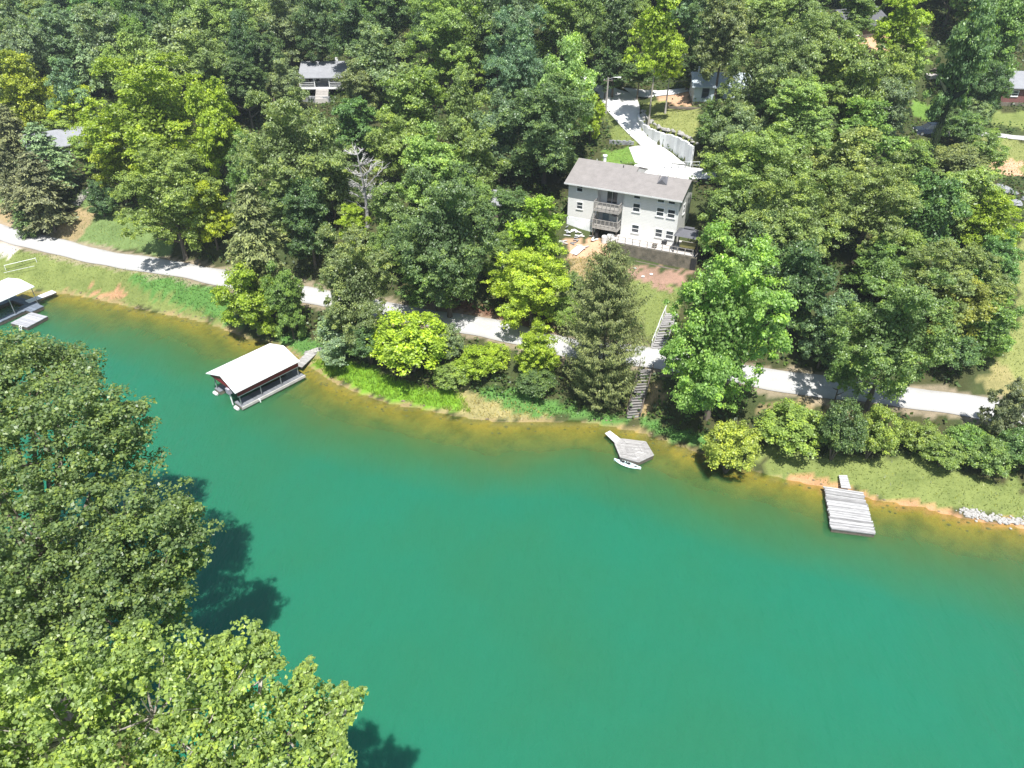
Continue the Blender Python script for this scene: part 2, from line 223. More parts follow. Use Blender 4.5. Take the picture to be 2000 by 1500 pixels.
FILL = [
 (-115.26, 181.49, 25.59, 3.78, 4.64, 9.24, 'b', 'blu', 'bluish wood crown above the bluish green tree in the top left corner'), 
 (-114.97, 185.18, 26.81, 3.42, 5.04, 8.22, 'b', 'blu', 'bluish wood crown above the mid green tree right below the corner tree'), 
 (-106.04, 161.62, 19.26, 4.69, 5.45, 9.88, 'b', 'mid1', 'mid green wood crown left of the bluish green tree in the top left corner'), 
 (-108.99, 167.27, 21.16, 4.17, 6.18, 9.82, 'b', 'gry', 'greyish wood crown left of the bluish green tree in the top left corner'), 
 (-108.99, 171.0, 22.29, 4.07, 5.51, 10.38, 'b', 'blu', 'bluish wood crown left of the bluish tree beside the corner trees'), 
 (-109.36, 182.44, 25.91, 3.7, 5.29, 8.6, 'b', 'gry', 'greyish wood crown above the bluish green tree in the top left corner'), 
 (-108.97, 184.37, 26.41, 4.77, 6.83, 10.11, 'b', 'dk', 'dark wood crown above the bluish green tree in the top left corner'), 
 (-101.17, 149.29, 15.78, 3.94, 5.58, 9.38, 'b', 'blu', 'bluish wood crown left of the bluish green tree in the top left corner'), 
 (-104.47, 158.2, 18.25, 3.64, 4.31, 7.72, 'b', 'dk', 'dark wood crown left of the bluish green tree in the top left corner'), 
 (-103.41, 167.5, 20.99, 4.82, 5.97, 9.71, 'b', 'mid', 'green wood crown above the bluish green tree in the top left corner'), 
 (-102.42, 174.4, 23.23, 4.66, 6.87, 10.63, 'b', 'gry', 'greyish wood crown above the bluish tree beside the corner trees'), 
 (-102.79, 181.62, 25.44, 3.77, 5.46, 9.47, 'b', 'lt1', 'light green wood crown above the bluish green tree in the top left corner'), 
 (-100.87, 186.67, 27.12, 3.91, 5.07, 8.17, 'b', 'dk', 'dark wood crown above the fresh green tree at the top edge'), 
 (-95.54, 141.58, 13.82, 3.8, 5.02, 9.36, 'b', 'mid', 'green wood crown left of the mid green tree right below the corner tree'), 
 (-97.04, 149.95, 15.91, 4.59, 6.81, 10.4, 'b', 'gry', 'greyish wood crown above the mid green tree right below the corner tree'), 
 (-96.69, 151.73, 16.44, 3.43, 4.11, 8.83, 'b', 'mid1', 'mid green wood crown above the mid green tree right below the corner tree'), 
 (-94.61, 167.01, 20.83, 4.28, 5.48, 9.03, 'b', 'mid1', 'mid green wood crown above the bluish green tree in the top left corner'), 
 (-93.39, 172.01, 22.31, 4.57, 5.49, 8.88, 'b', 'mid1', 'mid green wood crown above the fresh green tree at the top edge'), 
 (-96.38, 177.96, 24.22, 4.9, 6.1, 9.45, 'b', 'lt1', 'light green wood crown above the fresh green tree at the top edge'), 
 (-97.7, 185.07, 26.58, 4.07, 5.45, 10.42, 'b', 'mid', 'green wood crown above the fresh green tree at the top edge'), 
 (-87.05, 126.71, 10.34, 4.38, 6.43, 9.63, 'b', 'gry', 'greyish wood crown left of the tree with yellow tinged crown standing'), 
 (-89.52, 135.91, 12.46, 3.92, 5.29, 9.3, 'b', 'gry', 'greyish wood crown left of the mid green tree right below the corner tree'), 
 (-89.69, 151.8, 16.47, 3.84, 4.58, 7.71, 'b', 'mid1', 'mid green wood crown left of the bluish tree beside the corner trees'), 
 (-89.29, 158.13, 18.13, 3.65, 5.36, 8.62, 'b', 'blu', 'bluish wood crown above the bluish tree beside the corner trees'), 
 (-89.63, 169.25, 21.49, 3.58, 4.53, 9.13, 'b', 'gry', 'greyish wood crown above the fresh green tree at the top edge'), 
 (-91.16, 175.65, 23.45, 4.49, 5.41, 9.37, 'b', 'mid', 'green wood crown left of the crown cut by the top edge'), 
 (-90.26, 181.96, 25.53, 4.92, 5.55, 9.6, 'b', 'blu', 'bluish wood crown above the crown cut by the top edge'), 
 (-89.48, 187.71, 27.32, 4.54, 5.34, 9.0, 'b', 'dk', 'dark wood crown above the crown cut by the top edge'), 
 (-82.79, 132.34, 11.84, 3.99, 5.9, 9.9, 'b', 'gry', 'greyish wood crown below the mid green tree right below the corner tree'), 
 (-81.97, 141.34, 13.82, 4.69, 5.64, 9.28, 'b', 'blu', 'bluish wood crown below the bluish tree beside the corner trees'), 
 (-84.93, 169.5, 21.54, 4.93, 6.76, 10.15, 'b', 'blu', 'bluish wood crown above the fresh green tree at the top edge'), 
 (-84.05, 172.87, 22.65, 3.46, 3.9, 7.21, 'b', 'blu', 'bluish wood crown above the mid green tree between the grey hemlock'), 
 (-84.09, 181.69, 25.37, 3.79, 5.42, 8.43, 'b', 'blu', 'bluish wood crown left of the tree crown cut by the top edge'), 
 (-84.7, 188.66, 27.8, 4.71, 5.21, 10.07, 'b', 'mid', 'green wood crown above the crown cut by the top edge'), 
 (-75.04, 173.61, 22.92, 4.24, 5.91, 9.06, 'b', 'gry', 'greyish wood crown above the crown cut by the top edge'), 
 (-73.56, 179.0, 24.7, 3.81, 4.3, 7.92, 'b', 'dk', 'dark wood crown above the tree crown cut by the top edge'), 
 (-75.7, 184.2, 26.43, 3.86, 4.64, 7.95, 'b', 'mid1', 'mid green wood crown above the tree crown cut by the top edge'), 
 (-67.19, 130.08, 11.53, 4.11, 4.62, 8.32, 'b', 'lt1', 'light green wood crown left of the small soft green pine top peeping'), 
 (-69.38, 133.9, 12.3, 4.57, 6.39, 11.18, 'b', 'gry', 'greyish wood crown left of the mid green tree between the grey hemlock'), 
 (-69.88, 154.25, 17.14, 4.65, 6.14, 10.18, 'b', 'mid1', 'mid green wood crown right of the crown cut by the top edge'), 
 (-71.38, 166.27, 20.67, 3.92, 5.02, 8.37, 'b', 'dk', 'dark wood crown right of the crown cut by the top edge'), 
 (-67.89, 171.03, 22.19, 4.86, 5.52, 9.13, 'b', 'lt1', 'light green wood crown above the tree crown cut by the top edge'), 
 (-69.57, 179.62, 24.95, 3.74, 5.21, 9.89, 'b', 'mid', 'green wood crown above the tree crown cut by the top edge'), 
 (-71.18, 186.6, 27.28, 3.64, 5.37, 10.07, 'b', 'dk', 'dark wood crown above the dark tree behind the right shoulder'), 
 (-61.33, 127.56, 11.06, 4.66, 5.85, 9.77, 'b', 'lt1', 'light green wood crown right of the small soft green pine top peeping'), 
 (-65.31, 135.35, 12.52, 3.71, 5.5, 9.63, 'b', 'mid', 'green wood crown above the small soft green pine top peeping'), 
 (-63.79, 152.67, 16.67, 4.25, 6.37, 9.71, 'b', 'mid1', 'mid green wood crown left of the tree crown cut by the top edge'), 
 (-62.66, 169.45, 21.76, 4.57, 5.88, 9.76, 'b', 'gry', 'greyish wood crown above the tree crown cut by the top edge'), 
 (-61.15, 171.03, 22.28, 3.72, 5.52, 9.82, 'b', 'dk', 'dark wood crown above the mid green tree at the top edge'), 
 (-62.83, 177.71, 24.54, 4.26, 5.76, 8.93, 'b', 'lt1', 'light green wood crown above the crown cut by the top edge'), 
 (-63.1, 188.71, 28.27, 3.5, 3.91, 7.12, 'b', 'mid', 'green wood crown above the mid green tree at the top edge'), 
 (-55.01, 140.77, 13.73, 4.91, 6.19, 10.83, 'b', 'lt1', 'light green wood crown left of the dark tree behind the right shoulder'), 
 (-58.01, 172.91, 22.99, 4.23, 5.69, 9.48, 'b', 'mid1', 'mid green wood crown above the crown cut by the top edge'), 
 (-58.89, 182.13, 26.22, 4.14, 5.29, 9.19, 'b', 'lt1', 'light green wood crown above the mid green tree at the top edge'), 
 (-57.62, 188.07, 28.18, 4.12, 4.69, 8.4, 'b', 'gry', 'greyish wood crown above the mid green tree at the top edge'), 
 (-50.7, 126.01, 10.84, 4.82, 5.6, 10.05, 'b', 'mid1', 'mid green wood crown right of the pale grey green tree with broad rounded dome'), 
 (-50.2, 140.64, 13.7, 3.4, 3.76, 7.74, 'b', 'dk', 'dark wood crown above the tall narrow dark tree left of the porch'), 
 (-50.83, 145.58, 14.93, 3.98, 5.45, 10.09, 'b', 'mid1', 'mid green wood crown right of the dark tree behind the right shoulder'), 
 (-48.68, 151.51, 16.43, 3.94, 5.11, 9.74, 'b', 'lt1', 'light green wood crown left of the mid green tree at the top edge'), 
 (-49.48, 165.8, 20.83, 4.84, 7.26, 10.95, 'b', 'blu', 'bluish wood crown above the mid green tree at the top edge'), 
 (-50.05, 171.32, 22.75, 4.62, 6.27, 9.74, 'b', 'gry', 'greyish wood crown left of the light crown cut by the top edge'), 
 (-49.76, 182.14, 26.42, 4.71, 5.37, 8.85, 'b', 'lt1', 'light green wood crown above the light crown cut by the top edge'), 
 (-48.26, 184.16, 27.23, 3.61, 5.3, 9.92, 'b', 'dk', 'dark wood crown above the light crown cut by the top edge'), 
 (-44.31, 125.69, 11.07, 3.6, 3.98, 8.15, 'b', 'dk', 'dark wood crown above the small green tree squeezed between pale rounded tree'), 
 (-43.2, 155.28, 17.81, 4.04, 4.47, 8.6, 'b', 'dk', 'dark wood crown left of the light crown cut by the top edge'), 
 (-43.48, 175.72, 24.51, 3.74, 5.6, 9.3, 'b', 'gry', 'greyish wood crown above the light crown cut by the top edge'), 
 (-41.82, 180.11, 26.27, 4.65, 6.72, 11.41, 'b', 'blu', 'bluish wood crown above the light crown cut by the top edge'), 
 (-41.54, 184.6, 27.86, 4.58, 5.12, 8.72, 'b', 'mid', 'green wood crown above the light crown cut by the top edge'), 
 (-37.7, 155.72, 18.21, 4.17, 5.49, 9.07, 'b', 'blu', 'bluish wood crown right of the light crown cut by the top edge'), 
 (-39.08, 175.49, 24.78, 4.57, 6.1, 10.7, 'b', 'blu', 'bluish wood crown above the dark tree towering behind the porch house roof'), 
 (-38.62, 179.26, 26.08, 4.33, 6.25, 10.33, 'b', 'mid', 'green wood crown above the dark tree towering behind the porch house roof'), 
 (-39.28, 184.18, 27.88, 4.61, 6.72, 10.01, 'b', 'mid', 'green wood crown above the dark tree with visible slim trunk'), 
 (-28.23, 165.99, 22.32, 4.17, 5.38, 8.47, 'b', 'mid1', 'mid green wood crown above the dark shaded tree above the pale dome'), 
 (-32.96, 174.97, 25.12, 4.01, 5.5, 9.39, 'b', 'mid', 'green wood crown above the dark shaded tree above the pale dome'), 
 (-30.52, 181.82, 27.7, 4.03, 4.6, 8.94, 'b', 'mid', 'green wood crown above the sunny crown at the top edge'), 
 (-30.42, 185.84, 29.15, 4.08, 5.68, 10.36, 'b', 'mid', 'green wood crown above the grey green tree straight above the small rounded'), 
 (-23.4, 161.92, 21.47, 4.9, 7.26, 10.93, 'b', 'dk', 'dark wood crown above the sunny crown at the top edge'), 
 (-26.03, 169.08, 23.67, 3.49, 4.24, 8.39, 'b', 'blu', 'bluish wood crown above the sunny crown at the top edge'), 
 (-25.38, 173.11, 25.03, 3.96, 5.41, 9.45, 'b', 'dk', 'dark wood crown above the dark shaded tree above the pale dome'), 
 (-23.39, 181.1, 28.15, 3.43, 4.69, 9.51, 'b', 'lt1', 'light green wood crown above the sunny crown at the top edge'), 
 (-25.82, 187.92, 30.32, 4.66, 5.28, 9.51, 'b', 'lt1', 'light green wood crown above the dark shaded tree above the pale dome'), 
 (-15.12, 140.84, 16.7, 3.59, 4.61, 8.7, 'b', 'dk', 'dark wood crown below the sunny crown at the top edge'), 
 (-19.0, 160.99, 21.78, 4.09, 5.66, 9.05, 'b', 'mid', 'green wood crown right of the crown cut by the top edge'), 
 (-15.43, 167.45, 24.14, 4.89, 6.84, 10.11, 'b', 'mid1', 'mid green wood crown above the sunny crown at the top edge'), 
 (-16.77, 171.92, 25.59, 3.51, 4.71, 7.73, 'b', 'gry', 'greyish wood crown above the sunny crown at the top edge'), 
 (-18.05, 178.4, 27.69, 4.46, 5.41, 8.89, 'b', 'mid', 'green wood crown above the crown cut by the top edge between light'), 
 (-17.24, 186.62, 30.72, 4.75, 6.79, 11.66, 'b', 'gry', 'greyish wood crown above the dark shaded tree above the pale dome'), 
 (-10.17, 139.63, 17.28, 4.82, 6.07, 10.01, 'b', 'mid', 'green wood crown above the big light green tree of the top middle'), 
 (-12.66, 147.32, 18.77, 3.84, 5.43, 8.7, 'b', 'lt1', 'light green wood crown right of the sunny crown at the top edge'), 
 (-11.48, 156.06, 21.3, 4.45, 5.89, 9.19, 'b', 'blu', 'bluish wood crown right of the sunny crown at the top edge'), 
 (-12.98, 161.03, 22.59, 4.87, 5.52, 9.36, 'b', 'dk', 'dark wood crown left of the crown cut by the top edge between light'), 
 (-13.39, 167.62, 24.55, 4.14, 5.35, 10.01, 'b', 'mid1', 'mid green wood crown above the crown cut by the top edge between light'), 
 (-10.39, 172.2, 26.38, 4.94, 7.26, 11.64, 'b', 'lt1', 'light green wood crown above the crown cut by the top edge between light'), 
 (-10.33, 177.51, 28.22, 3.86, 4.92, 8.84, 'b', 'mid', 'green wood crown left of the green tree at the top edge'), 
 (-9.56, 186.79, 31.54, 4.44, 5.68, 10.14, 'b', 'blu', 'bluish wood crown above the crown cut by the top edge between light'), 
 (-2.51, 129.7, 16.41, 4.86, 7.2, 11.76, 'b', 'dk', 'dark wood crown below the crown cut by the top edge between light'), 
 (-5.55, 136.57, 17.37, 4.7, 6.05, 9.25, 'b', 'gry', 'greyish wood crown left of the crown cut by the top edge between light'), 
 (-5.93, 139.37, 17.99, 4.29, 6.19, 9.73, 'b', 'gry', 'greyish wood crown above the big light green tree of the top middle'), 
 (-2.96, 155.4, 22.41, 3.82, 4.76, 9.76, 'b', 'gry', 'greyish wood crown above the crown cut by the top edge between light'), 
 (-4.3, 159.6, 23.34, 4.84, 5.87, 9.8, 'b', 'gry', 'greyish wood crown right of the sunny crown at the top edge'), 
 (-4.03, 168.34, 26.05, 4.53, 6.23, 9.64, 'b', 'gry', 'greyish wood crown above the green tree at the top edge'), 
 (-3.25, 173.89, 27.85, 4.86, 5.48, 10.45, 'b', 'mid1', 'mid green wood crown above the green tree at the top edge'), 
 (-4.53, 178.98, 29.41, 3.56, 4.01, 9.0, 'b', 'lt1', 'light green wood crown above the big light green tree of the top middle'), 
 (-2.11, 188.24, 32.77, 4.09, 4.81, 8.89, 'b', 'lt1', 'light green wood crown above the green tree at the top edge'), 
 (0.7, 126.3, 16.14, 4.29, 5.7, 10.66, 'b', 'gry', 'greyish wood crown below the crown cut by the top edge'), 
 (-0.41, 132.86, 17.53, 4.29, 5.94, 10.92, 'b', 'lt1', 'light green wood crown right of the crown cut by the top edge between light'), 
 (2.25, 140.85, 19.62, 3.42, 4.35, 9.08, 'b', 'dk', 'dark wood crown right of the crown cut by the top edge between light'), 
 (0.47, 156.41, 23.09, 4.68, 5.65, 9.42, 'b', 'mid', 'green wood crown above the green tree at the top edge'), 
 (2.88, 158.13, 24.03, 3.67, 5.19, 8.8, 'b', 'gry', 'greyish wood crown left of the green tree at the top edge'), 
 (4.05, 168.1, 26.98, 4.77, 6.74, 10.77, 'b', 'dk', 'dark wood crown above the crown cut by the top edge between light'), 
 (0.42, 174.48, 28.53, 4.28, 5.95, 10.3, 'b', 'mid', 'green wood crown right of the sunny crown at the top edge'), 
 (-0.22, 178.32, 29.62, 4.81, 6.61, 11.35, 'b', 'lt1', 'light green wood crown above the tall blue green tree at the centre'), 
 (-0.22, 186.61, 32.37, 3.42, 3.98, 7.07, 'b', 'mid', 'green wood crown above the tall blue green tree at the centre'), 
 (10.89, 133.41, 19.17, 3.79, 4.63, 9.26, 'b', 'dk', 'dark wood crown above the green tree at the top edge'), 
 (9.27, 142.25, 20.99, 3.78, 4.36, 8.3, 'b', 'dk', 'dark wood crown left of the dark tree at the forest mouth'), 
 (10.6, 152.56, 23.66, 3.82, 4.79, 8.19, 'b', 'gry', 'greyish wood crown right of the crown cut by the top edge'), 
 (8.0, 161.66, 25.65, 4.77, 6.51, 10.6, 'b', 'mid1', 'mid green wood crown left of the sunny crown at the top edge'), 
 (6.94, 167.98, 27.29, 4.01, 5.91, 9.3, 'b', 'gry', 'greyish wood crown left of the sunny crown at the top edge'), 
 (7.27, 171.57, 28.43, 4.13, 5.68, 9.26, 'b', 'mid1', 'mid green wood crown above the dark tree at the forest mouth'), 
 (10.0, 178.85, 30.94, 4.37, 5.95, 9.22, 'b', 'gry', 'greyish wood crown above the dark tree at the forest mouth'), 
 (9.24, 187.13, 33.42, 4.79, 5.84, 9.12, 'b', 'gry', 'greyish wood crown above the tall blue green tree at the centre'), 
 (16.3, 132.46, 19.59, 4.76, 6.06, 9.11, 'b', 'blu', 'bluish wood crown left of the sunny crown at the top edge'), 
 (12.81, 139.74, 20.86, 3.46, 4.04, 7.17, 'b', 'dk', 'dark wood crown right of the green tree at the top edge'), 
 (12.99, 147.12, 22.65, 4.72, 6.67, 10.73, 'b', 'mid', 'green wood crown left of the sunny crown at the top edge'), 
 (12.81, 156.24, 24.9, 3.51, 3.87, 8.37, 'b', 'dk', 'dark wood crown left of the sunny crown at the top edge'), 
 (16.29, 159.37, 26.25, 4.83, 7.0, 10.08, 'b', 'blu', 'bluish wood crown above the green tree at the top edge'), 
 (17.28, 168.35, 28.64, 4.77, 6.16, 10.75, 'b', 'lt1', 'light green wood crown above the dark tree at the forest mouth'), 
 (16.99, 172.38, 29.74, 3.67, 4.99, 8.88, 'b', 'gry', 'greyish wood crown above the tall tree with long bare pale trunk'), 
 (16.8, 179.76, 31.87, 3.65, 4.57, 9.49, 'b', 'blu', 'bluish wood crown above the dark tree at the forest mouth'), 
 (13.34, 184.94, 33.19, 4.02, 5.93, 9.97, 'b', 'lt1', 'light green wood crown above the tall tree with long bare pale trunk'), 
 (21.1, 142.9, 22.8, 3.82, 4.86, 8.06, 'b', 'gry', 'greyish wood crown right of the green tree at the top edge'), 
 (19.42, 148.85, 23.97, 5.0, 5.65, 9.37, 'b', 'mid1', 'mid green wood crown above the tall tree with long bare pale trunk'), 
 (23.76, 152.1, 25.46, 4.7, 5.37, 9.3, 'b', 'blu', 'bluish wood crown above the tall tree with long bare pale trunk'), 
 (22.95, 162.02, 27.71, 3.92, 5.16, 8.41, 'b', 'lt1', 'light green wood crown above the dark tree behind the tall bare trunk'), 
 (23.97, 168.17, 29.43, 4.03, 5.23, 9.39, 'b', 'dk', 'dark wood crown above the dark tree at the forest mouth'), 
 (20.65, 175.54, 31.03, 3.65, 5.41, 9.51, 'b', 'mid1', 'mid green wood crown above the dark tree behind the tall bare trunk'), 
 (21.3, 179.85, 32.28, 3.42, 4.21, 8.13, 'b', 'blu', 'bluish wood crown above the dark tree behind the tall bare trunk'), 
 (19.06, 184.03, 33.28, 4.39, 4.84, 9.75, 'b', 'mid', 'green wood crown above the dark tree at the forest mouth'), 
 (30.1, 133.78, 21.9, 3.72, 4.73, 8.38, 'b', 'blu', 'bluish wood crown above the pale grey green tree above the blue grey'), 
 (29.4, 139.59, 23.25, 4.85, 6.77, 11.49, 'b', 'mid', 'green wood crown above the dark tree behind the tall bare trunk'), 
 (29.14, 149.43, 25.53, 4.93, 5.45, 8.96, 'b', 'mid1', 'mid green wood crown above the pale grey green tree above the blue grey'), 
 (28.23, 156.11, 26.98, 4.14, 5.12, 9.78, 'b', 'gry', 'greyish wood crown above the dark tree behind the tall bare trunk'), 
 (26.82, 160.04, 27.61, 4.72, 5.93, 10.24, 'b', 'blu', 'bluish wood crown above the yellow green slim tree'), 
 (26.55, 169.4, 29.97, 3.71, 4.32, 7.36, 'b', 'mid', 'green wood crown above the tall tree with long bare pale trunk'), 
 (25.88, 173.0, 30.71, 4.39, 6.37, 11.35, 'b', 'mid', 'green wood crown above the pale grey green tree above the blue grey'), 
 (27.98, 179.51, 32.69, 4.14, 5.97, 9.8, 'b', 'mid1', 'mid green wood crown above the yellow green slim tree'), 
 (29.22, 188.28, 35.27, 4.05, 5.01, 8.19, 'b', 'blu', 'bluish wood crown right of the crown cut by the top edge'), 
 (36.0, 128.67, 22.0, 3.84, 5.31, 8.75, 'b', 'lt1', 'light green wood crown left of the light crown at the top edge'), 
 (36.02, 136.71, 23.83, 3.92, 5.26, 9.17, 'b', 'mid', 'green wood crown left of the light crown at the top edge'), 
 (36.46, 140.08, 24.66, 4.67, 6.54, 9.76, 'b', 'dk', 'dark wood crown above the light crown at the top edge'), 
 (36.14, 146.88, 26.14, 3.99, 5.1, 8.9, 'b', 'mid', 'green wood crown above the light crown at the top edge'), 
 (35.77, 153.06, 27.25, 3.65, 5.12, 8.98, 'b', 'mid1', 'mid green wood crown above the light crown at the top edge'), 
 (34.69, 158.86, 28.38, 4.48, 6.03, 10.3, 'b', 'lt1', 'light green wood crown above the light crown at the top edge'), 
 (32.37, 167.1, 29.94, 3.47, 4.33, 8.62, 'b', 'gry', 'greyish wood crown above the pale grey green tree above the blue grey'), 
 (36.07, 172.39, 31.56, 4.83, 7.1, 11.94, 'b', 'lt1', 'light green wood crown above the pale grey green tree above the blue grey'), 
 (35.13, 179.88, 33.24, 3.51, 4.24, 8.92, 'b', 'mid1', 'mid green wood crown left of the dark crown at the top edge'), 
 (32.91, 186.22, 34.95, 4.48, 5.67, 9.83, 'b', 'gry', 'greyish wood crown above the light crown at the top edge'), 
 (43.38, 132.76, 24.4, 3.54, 5.07, 9.86, 'b', 'blu', 'bluish wood crown above the light crown at the top edge'), 
 (43.35, 142.96, 26.45, 4.04, 5.36, 9.63, 'b', 'blu', 'bluish wood crown above the dark crown at the top edge'), 
 (40.6, 149.14, 27.17, 4.63, 5.16, 9.99, 'b', 'blu', 'bluish wood crown above the large olive tree'), 
 (40.61, 155.15, 28.3, 4.95, 6.74, 10.26, 'b', 'gry', 'greyish wood crown above the dark crown at the top edge'), 
 (40.65, 158.91, 28.95, 3.64, 5.13, 8.99, 'b', 'blu', 'bluish wood crown left of the dark crown at the top edge'), 
 (40.7, 166.29, 30.51, 4.38, 5.91, 10.5, 'b', 'blu', 'bluish wood crown above the shaded small tree left of the cottage roof'), 
 (41.51, 173.54, 32.08, 3.55, 5.13, 9.35, 'b', 'dk', 'dark wood crown above the dark tree behind the tall bare trunk'), 
 (40.92, 180.09, 33.68, 4.24, 5.36, 9.38, 'b', 'lt1', 'light green wood crown above the dark crown at the top edge'), 
 (40.39, 187.79, 35.78, 3.42, 4.2, 8.68, 'b', 'lt1', 'light green wood crown above the yellow green slim tree'), 
 (45.55, 132.76, 24.76, 3.88, 4.9, 9.31, 'b', 'dk', 'dark wood crown above the dark crown at the top edge'), 
 (48.59, 139.64, 26.48, 3.98, 5.61, 9.48, 'b', 'mid1', 'mid green wood crown above the dark crown at the top edge'), 
 (47.54, 147.12, 27.68, 3.55, 4.63, 7.72, 'b', 'lt1', 'light green wood crown left of the crown at the top edge'), 
 (48.67, 155.22, 29.02, 4.95, 6.93, 10.73, 'b', 'mid', 'green wood crown above the dark crown at the top edge'), 
 (46.03, 159.04, 29.48, 3.81, 5.58, 9.44, 'b', 'mid', 'green wood crown left of the crown at the top edge'), 
 (47.58, 165.08, 30.64, 4.37, 4.81, 9.09, 'b', 'blu', 'bluish wood crown left of the crown at the top edge'), 
 (46.16, 175.8, 32.8, 4.41, 5.72, 8.96, 'b', 'mid1', 'mid green wood crown right of the sunny crown at the top edge'), 
 (46.4, 182.16, 34.46, 4.23, 5.51, 9.46, 'b', 'dk', 'dark wood crown above the pale grey green tree above the blue grey'), 
 (46.77, 187.34, 35.89, 4.15, 5.49, 9.92, 'b', 'blu', 'bluish wood crown right of the green tree at the top edge'), 
 (53.57, 141.52, 27.21, 3.73, 5.24, 10.23, 'b', 'blu', 'bluish wood crown above the crown at the top edge'), 
 (51.52, 149.98, 28.42, 4.18, 5.93, 9.92, 'b', 'mid1', 'mid green wood crown above the crown at the top edge'), 
 (51.89, 152.85, 28.8, 3.46, 4.56, 8.88, 'b', 'mid1', 'mid green wood crown above the large olive tree'), 
 (53.51, 162.49, 30.48, 4.93, 5.9, 9.56, 'b', 'blu', 'bluish wood crown left of the sunny green tree'), 
 (52.58, 167.89, 31.32, 4.62, 6.88, 10.92, 'b', 'dk', 'dark wood crown above the crown at the top edge'), 
 (53.53, 175.74, 33.12, 3.48, 4.56, 8.16, 'b', 'blu', 'bluish wood crown above the large pale tree partly covering the blue grey'), 
 (53.13, 178.15, 33.74, 4.92, 7.31, 12.17, 'b', 'lt1', 'light green wood crown above the crown at the top edge'), 
 (52.31, 185.61, 35.59, 4.01, 5.06, 9.11, 'b', 'dk', 'dark wood crown right of the sunny crown at the top edge'), 
 (59.03, 142.1, 27.34, 4.47, 5.95, 10.03, 'b', 'lt1', 'light green wood crown above the sunny green tree'), 
 (59.38, 149.57, 28.6, 4.21, 6.18, 10.79, 'b', 'mid1', 'mid green wood crown above the sunny green tree'), 
 (58.83, 152.2, 29.05, 3.99, 5.9, 9.16, 'b', 'lt1', 'light green wood crown above the large olive tree'), 
 (58.3, 159.0, 29.98, 3.81, 5.09, 8.33, 'b', 'mid1', 'mid green wood crown right of the dark tree behind the tall bare trunk'), 
 (60.91, 167.5, 31.66, 4.72, 5.83, 10.73, 'b', 'lt1', 'light green wood crown right of the dark tree behind the tall bare trunk'), 
 (60.3, 174.29, 32.92, 4.66, 5.83, 10.47, 'b', 'dk', 'dark wood crown above the sunny green tree'), 
 (60.67, 180.12, 34.57, 3.54, 4.7, 9.67, 'b', 'mid', 'green wood crown above the crown at the top edge'), 
 (61.46, 185.6, 35.99, 4.37, 6.17, 10.67, 'b', 'blu', 'bluish wood crown above the sunny green tree'), 
 (66.72, 136.87, 25.32, 4.57, 5.93, 10.9, 'b', 'lt1', 'light green wood crown right of the crown at the top edge'), 
 (67.75, 141.34, 26.5, 4.44, 5.65, 8.74, 'b', 'mid1', 'mid green wood crown above the light tree left of the pale stone patio'), 
 (65.74, 149.71, 28.43, 4.56, 5.24, 8.6, 'b', 'mid1', 'mid green wood crown right of the dark crown at the top edge'), 
 (64.7, 155.46, 29.58, 4.58, 5.65, 8.99, 'b', 'mid', 'green wood crown above the sunny green tree'), 
 (67.46, 158.67, 30.21, 3.46, 4.2, 9.2, 'b', 'dk', 'dark wood crown right of the light crown at the top edge'), 
 (65.19, 167.85, 31.8, 4.9, 7.12, 11.41, 'b', 'gry', 'greyish wood crown above the crown at the top edge'), 
 (68.18, 175.37, 33.74, 4.01, 5.31, 9.38, 'b', 'mid1', 'mid green wood crown above the light tree below the sunny green'), 
 (64.56, 181.84, 35.17, 4.75, 6.89, 10.23, 'b', 'gry', 'greyish wood crown above the sunny green tree'), 
 (66.98, 185.49, 36.24, 3.65, 4.03, 7.37, 'b', 'dk', 'dark wood crown above the large olive tree'), 
 (75.87, 132.05, 22.34, 3.71, 5.19, 9.38, 'b', 'mid', 'green wood crown left of the tree crown cut by the top right corner'), 
 (75.78, 139.05, 25.13, 4.33, 6.23, 11.02, 'b', 'mid1', 'mid green wood crown above the tree crown cut by the top right corner'), 
 (71.48, 147.86, 27.85, 3.79, 4.71, 7.94, 'b', 'gry', 'greyish wood crown above the blue green tree just right of the ivy'), 
 (75.91, 153.25, 28.99, 4.15, 5.7, 10.51, 'b', 'mid', 'green wood crown above the blue green tree just right of the ivy'), 
 (75.17, 161.1, 30.74, 4.92, 5.94, 10.58, 'b', 'mid1', 'mid green wood crown above the blue green tree just right of the ivy'), 
 (74.67, 168.28, 32.43, 4.53, 6.16, 11.11, 'b', 'mid', 'green wood crown above the light tree left of the pale stone patio'), 
 (71.94, 173.49, 33.49, 3.89, 5.01, 9.54, 'b', 'blu', 'bluish wood crown above the light tree left of the pale stone patio'), 
 (73.27, 177.95, 34.61, 3.7, 5.01, 9.32, 'b', 'lt1', 'light green wood crown above the light tree left of the pale stone patio'), 
 (74.95, 185.91, 36.79, 4.35, 5.3, 9.79, 'b', 'blu', 'bluish wood crown above the blue green tree just right of the ivy'), 
 (79.53, 129.94, 21.16, 4.49, 5.86, 9.84, 'b', 'mid', 'green wood crown above the tree crown cut by the top right corner'), 
 (78.07, 132.26, 22.23, 4.81, 5.72, 9.91, 'b', 'lt1', 'light green wood crown above the tree crown cut by the top right corner'), 
 (82.26, 141.31, 25.37, 3.84, 5.18, 8.88, 'b', 'dk', 'dark wood crown above the tree crown cut by the top right corner'), 
 (78.51, 145.65, 26.84, 3.91, 5.83, 9.77, 'b', 'mid1', 'mid green wood crown above the green tree in the top right corner'), 
 (79.74, 151.89, 28.57, 4.8, 6.51, 10.24, 'b', 'mid1', 'mid green wood crown right of the crown at the top edge'), 
 (79.56, 162.31, 31.12, 4.36, 5.37, 8.66, 'b', 'mid1', 'mid green wood crown above the leaning tree with dark ivy covered trunk'), 
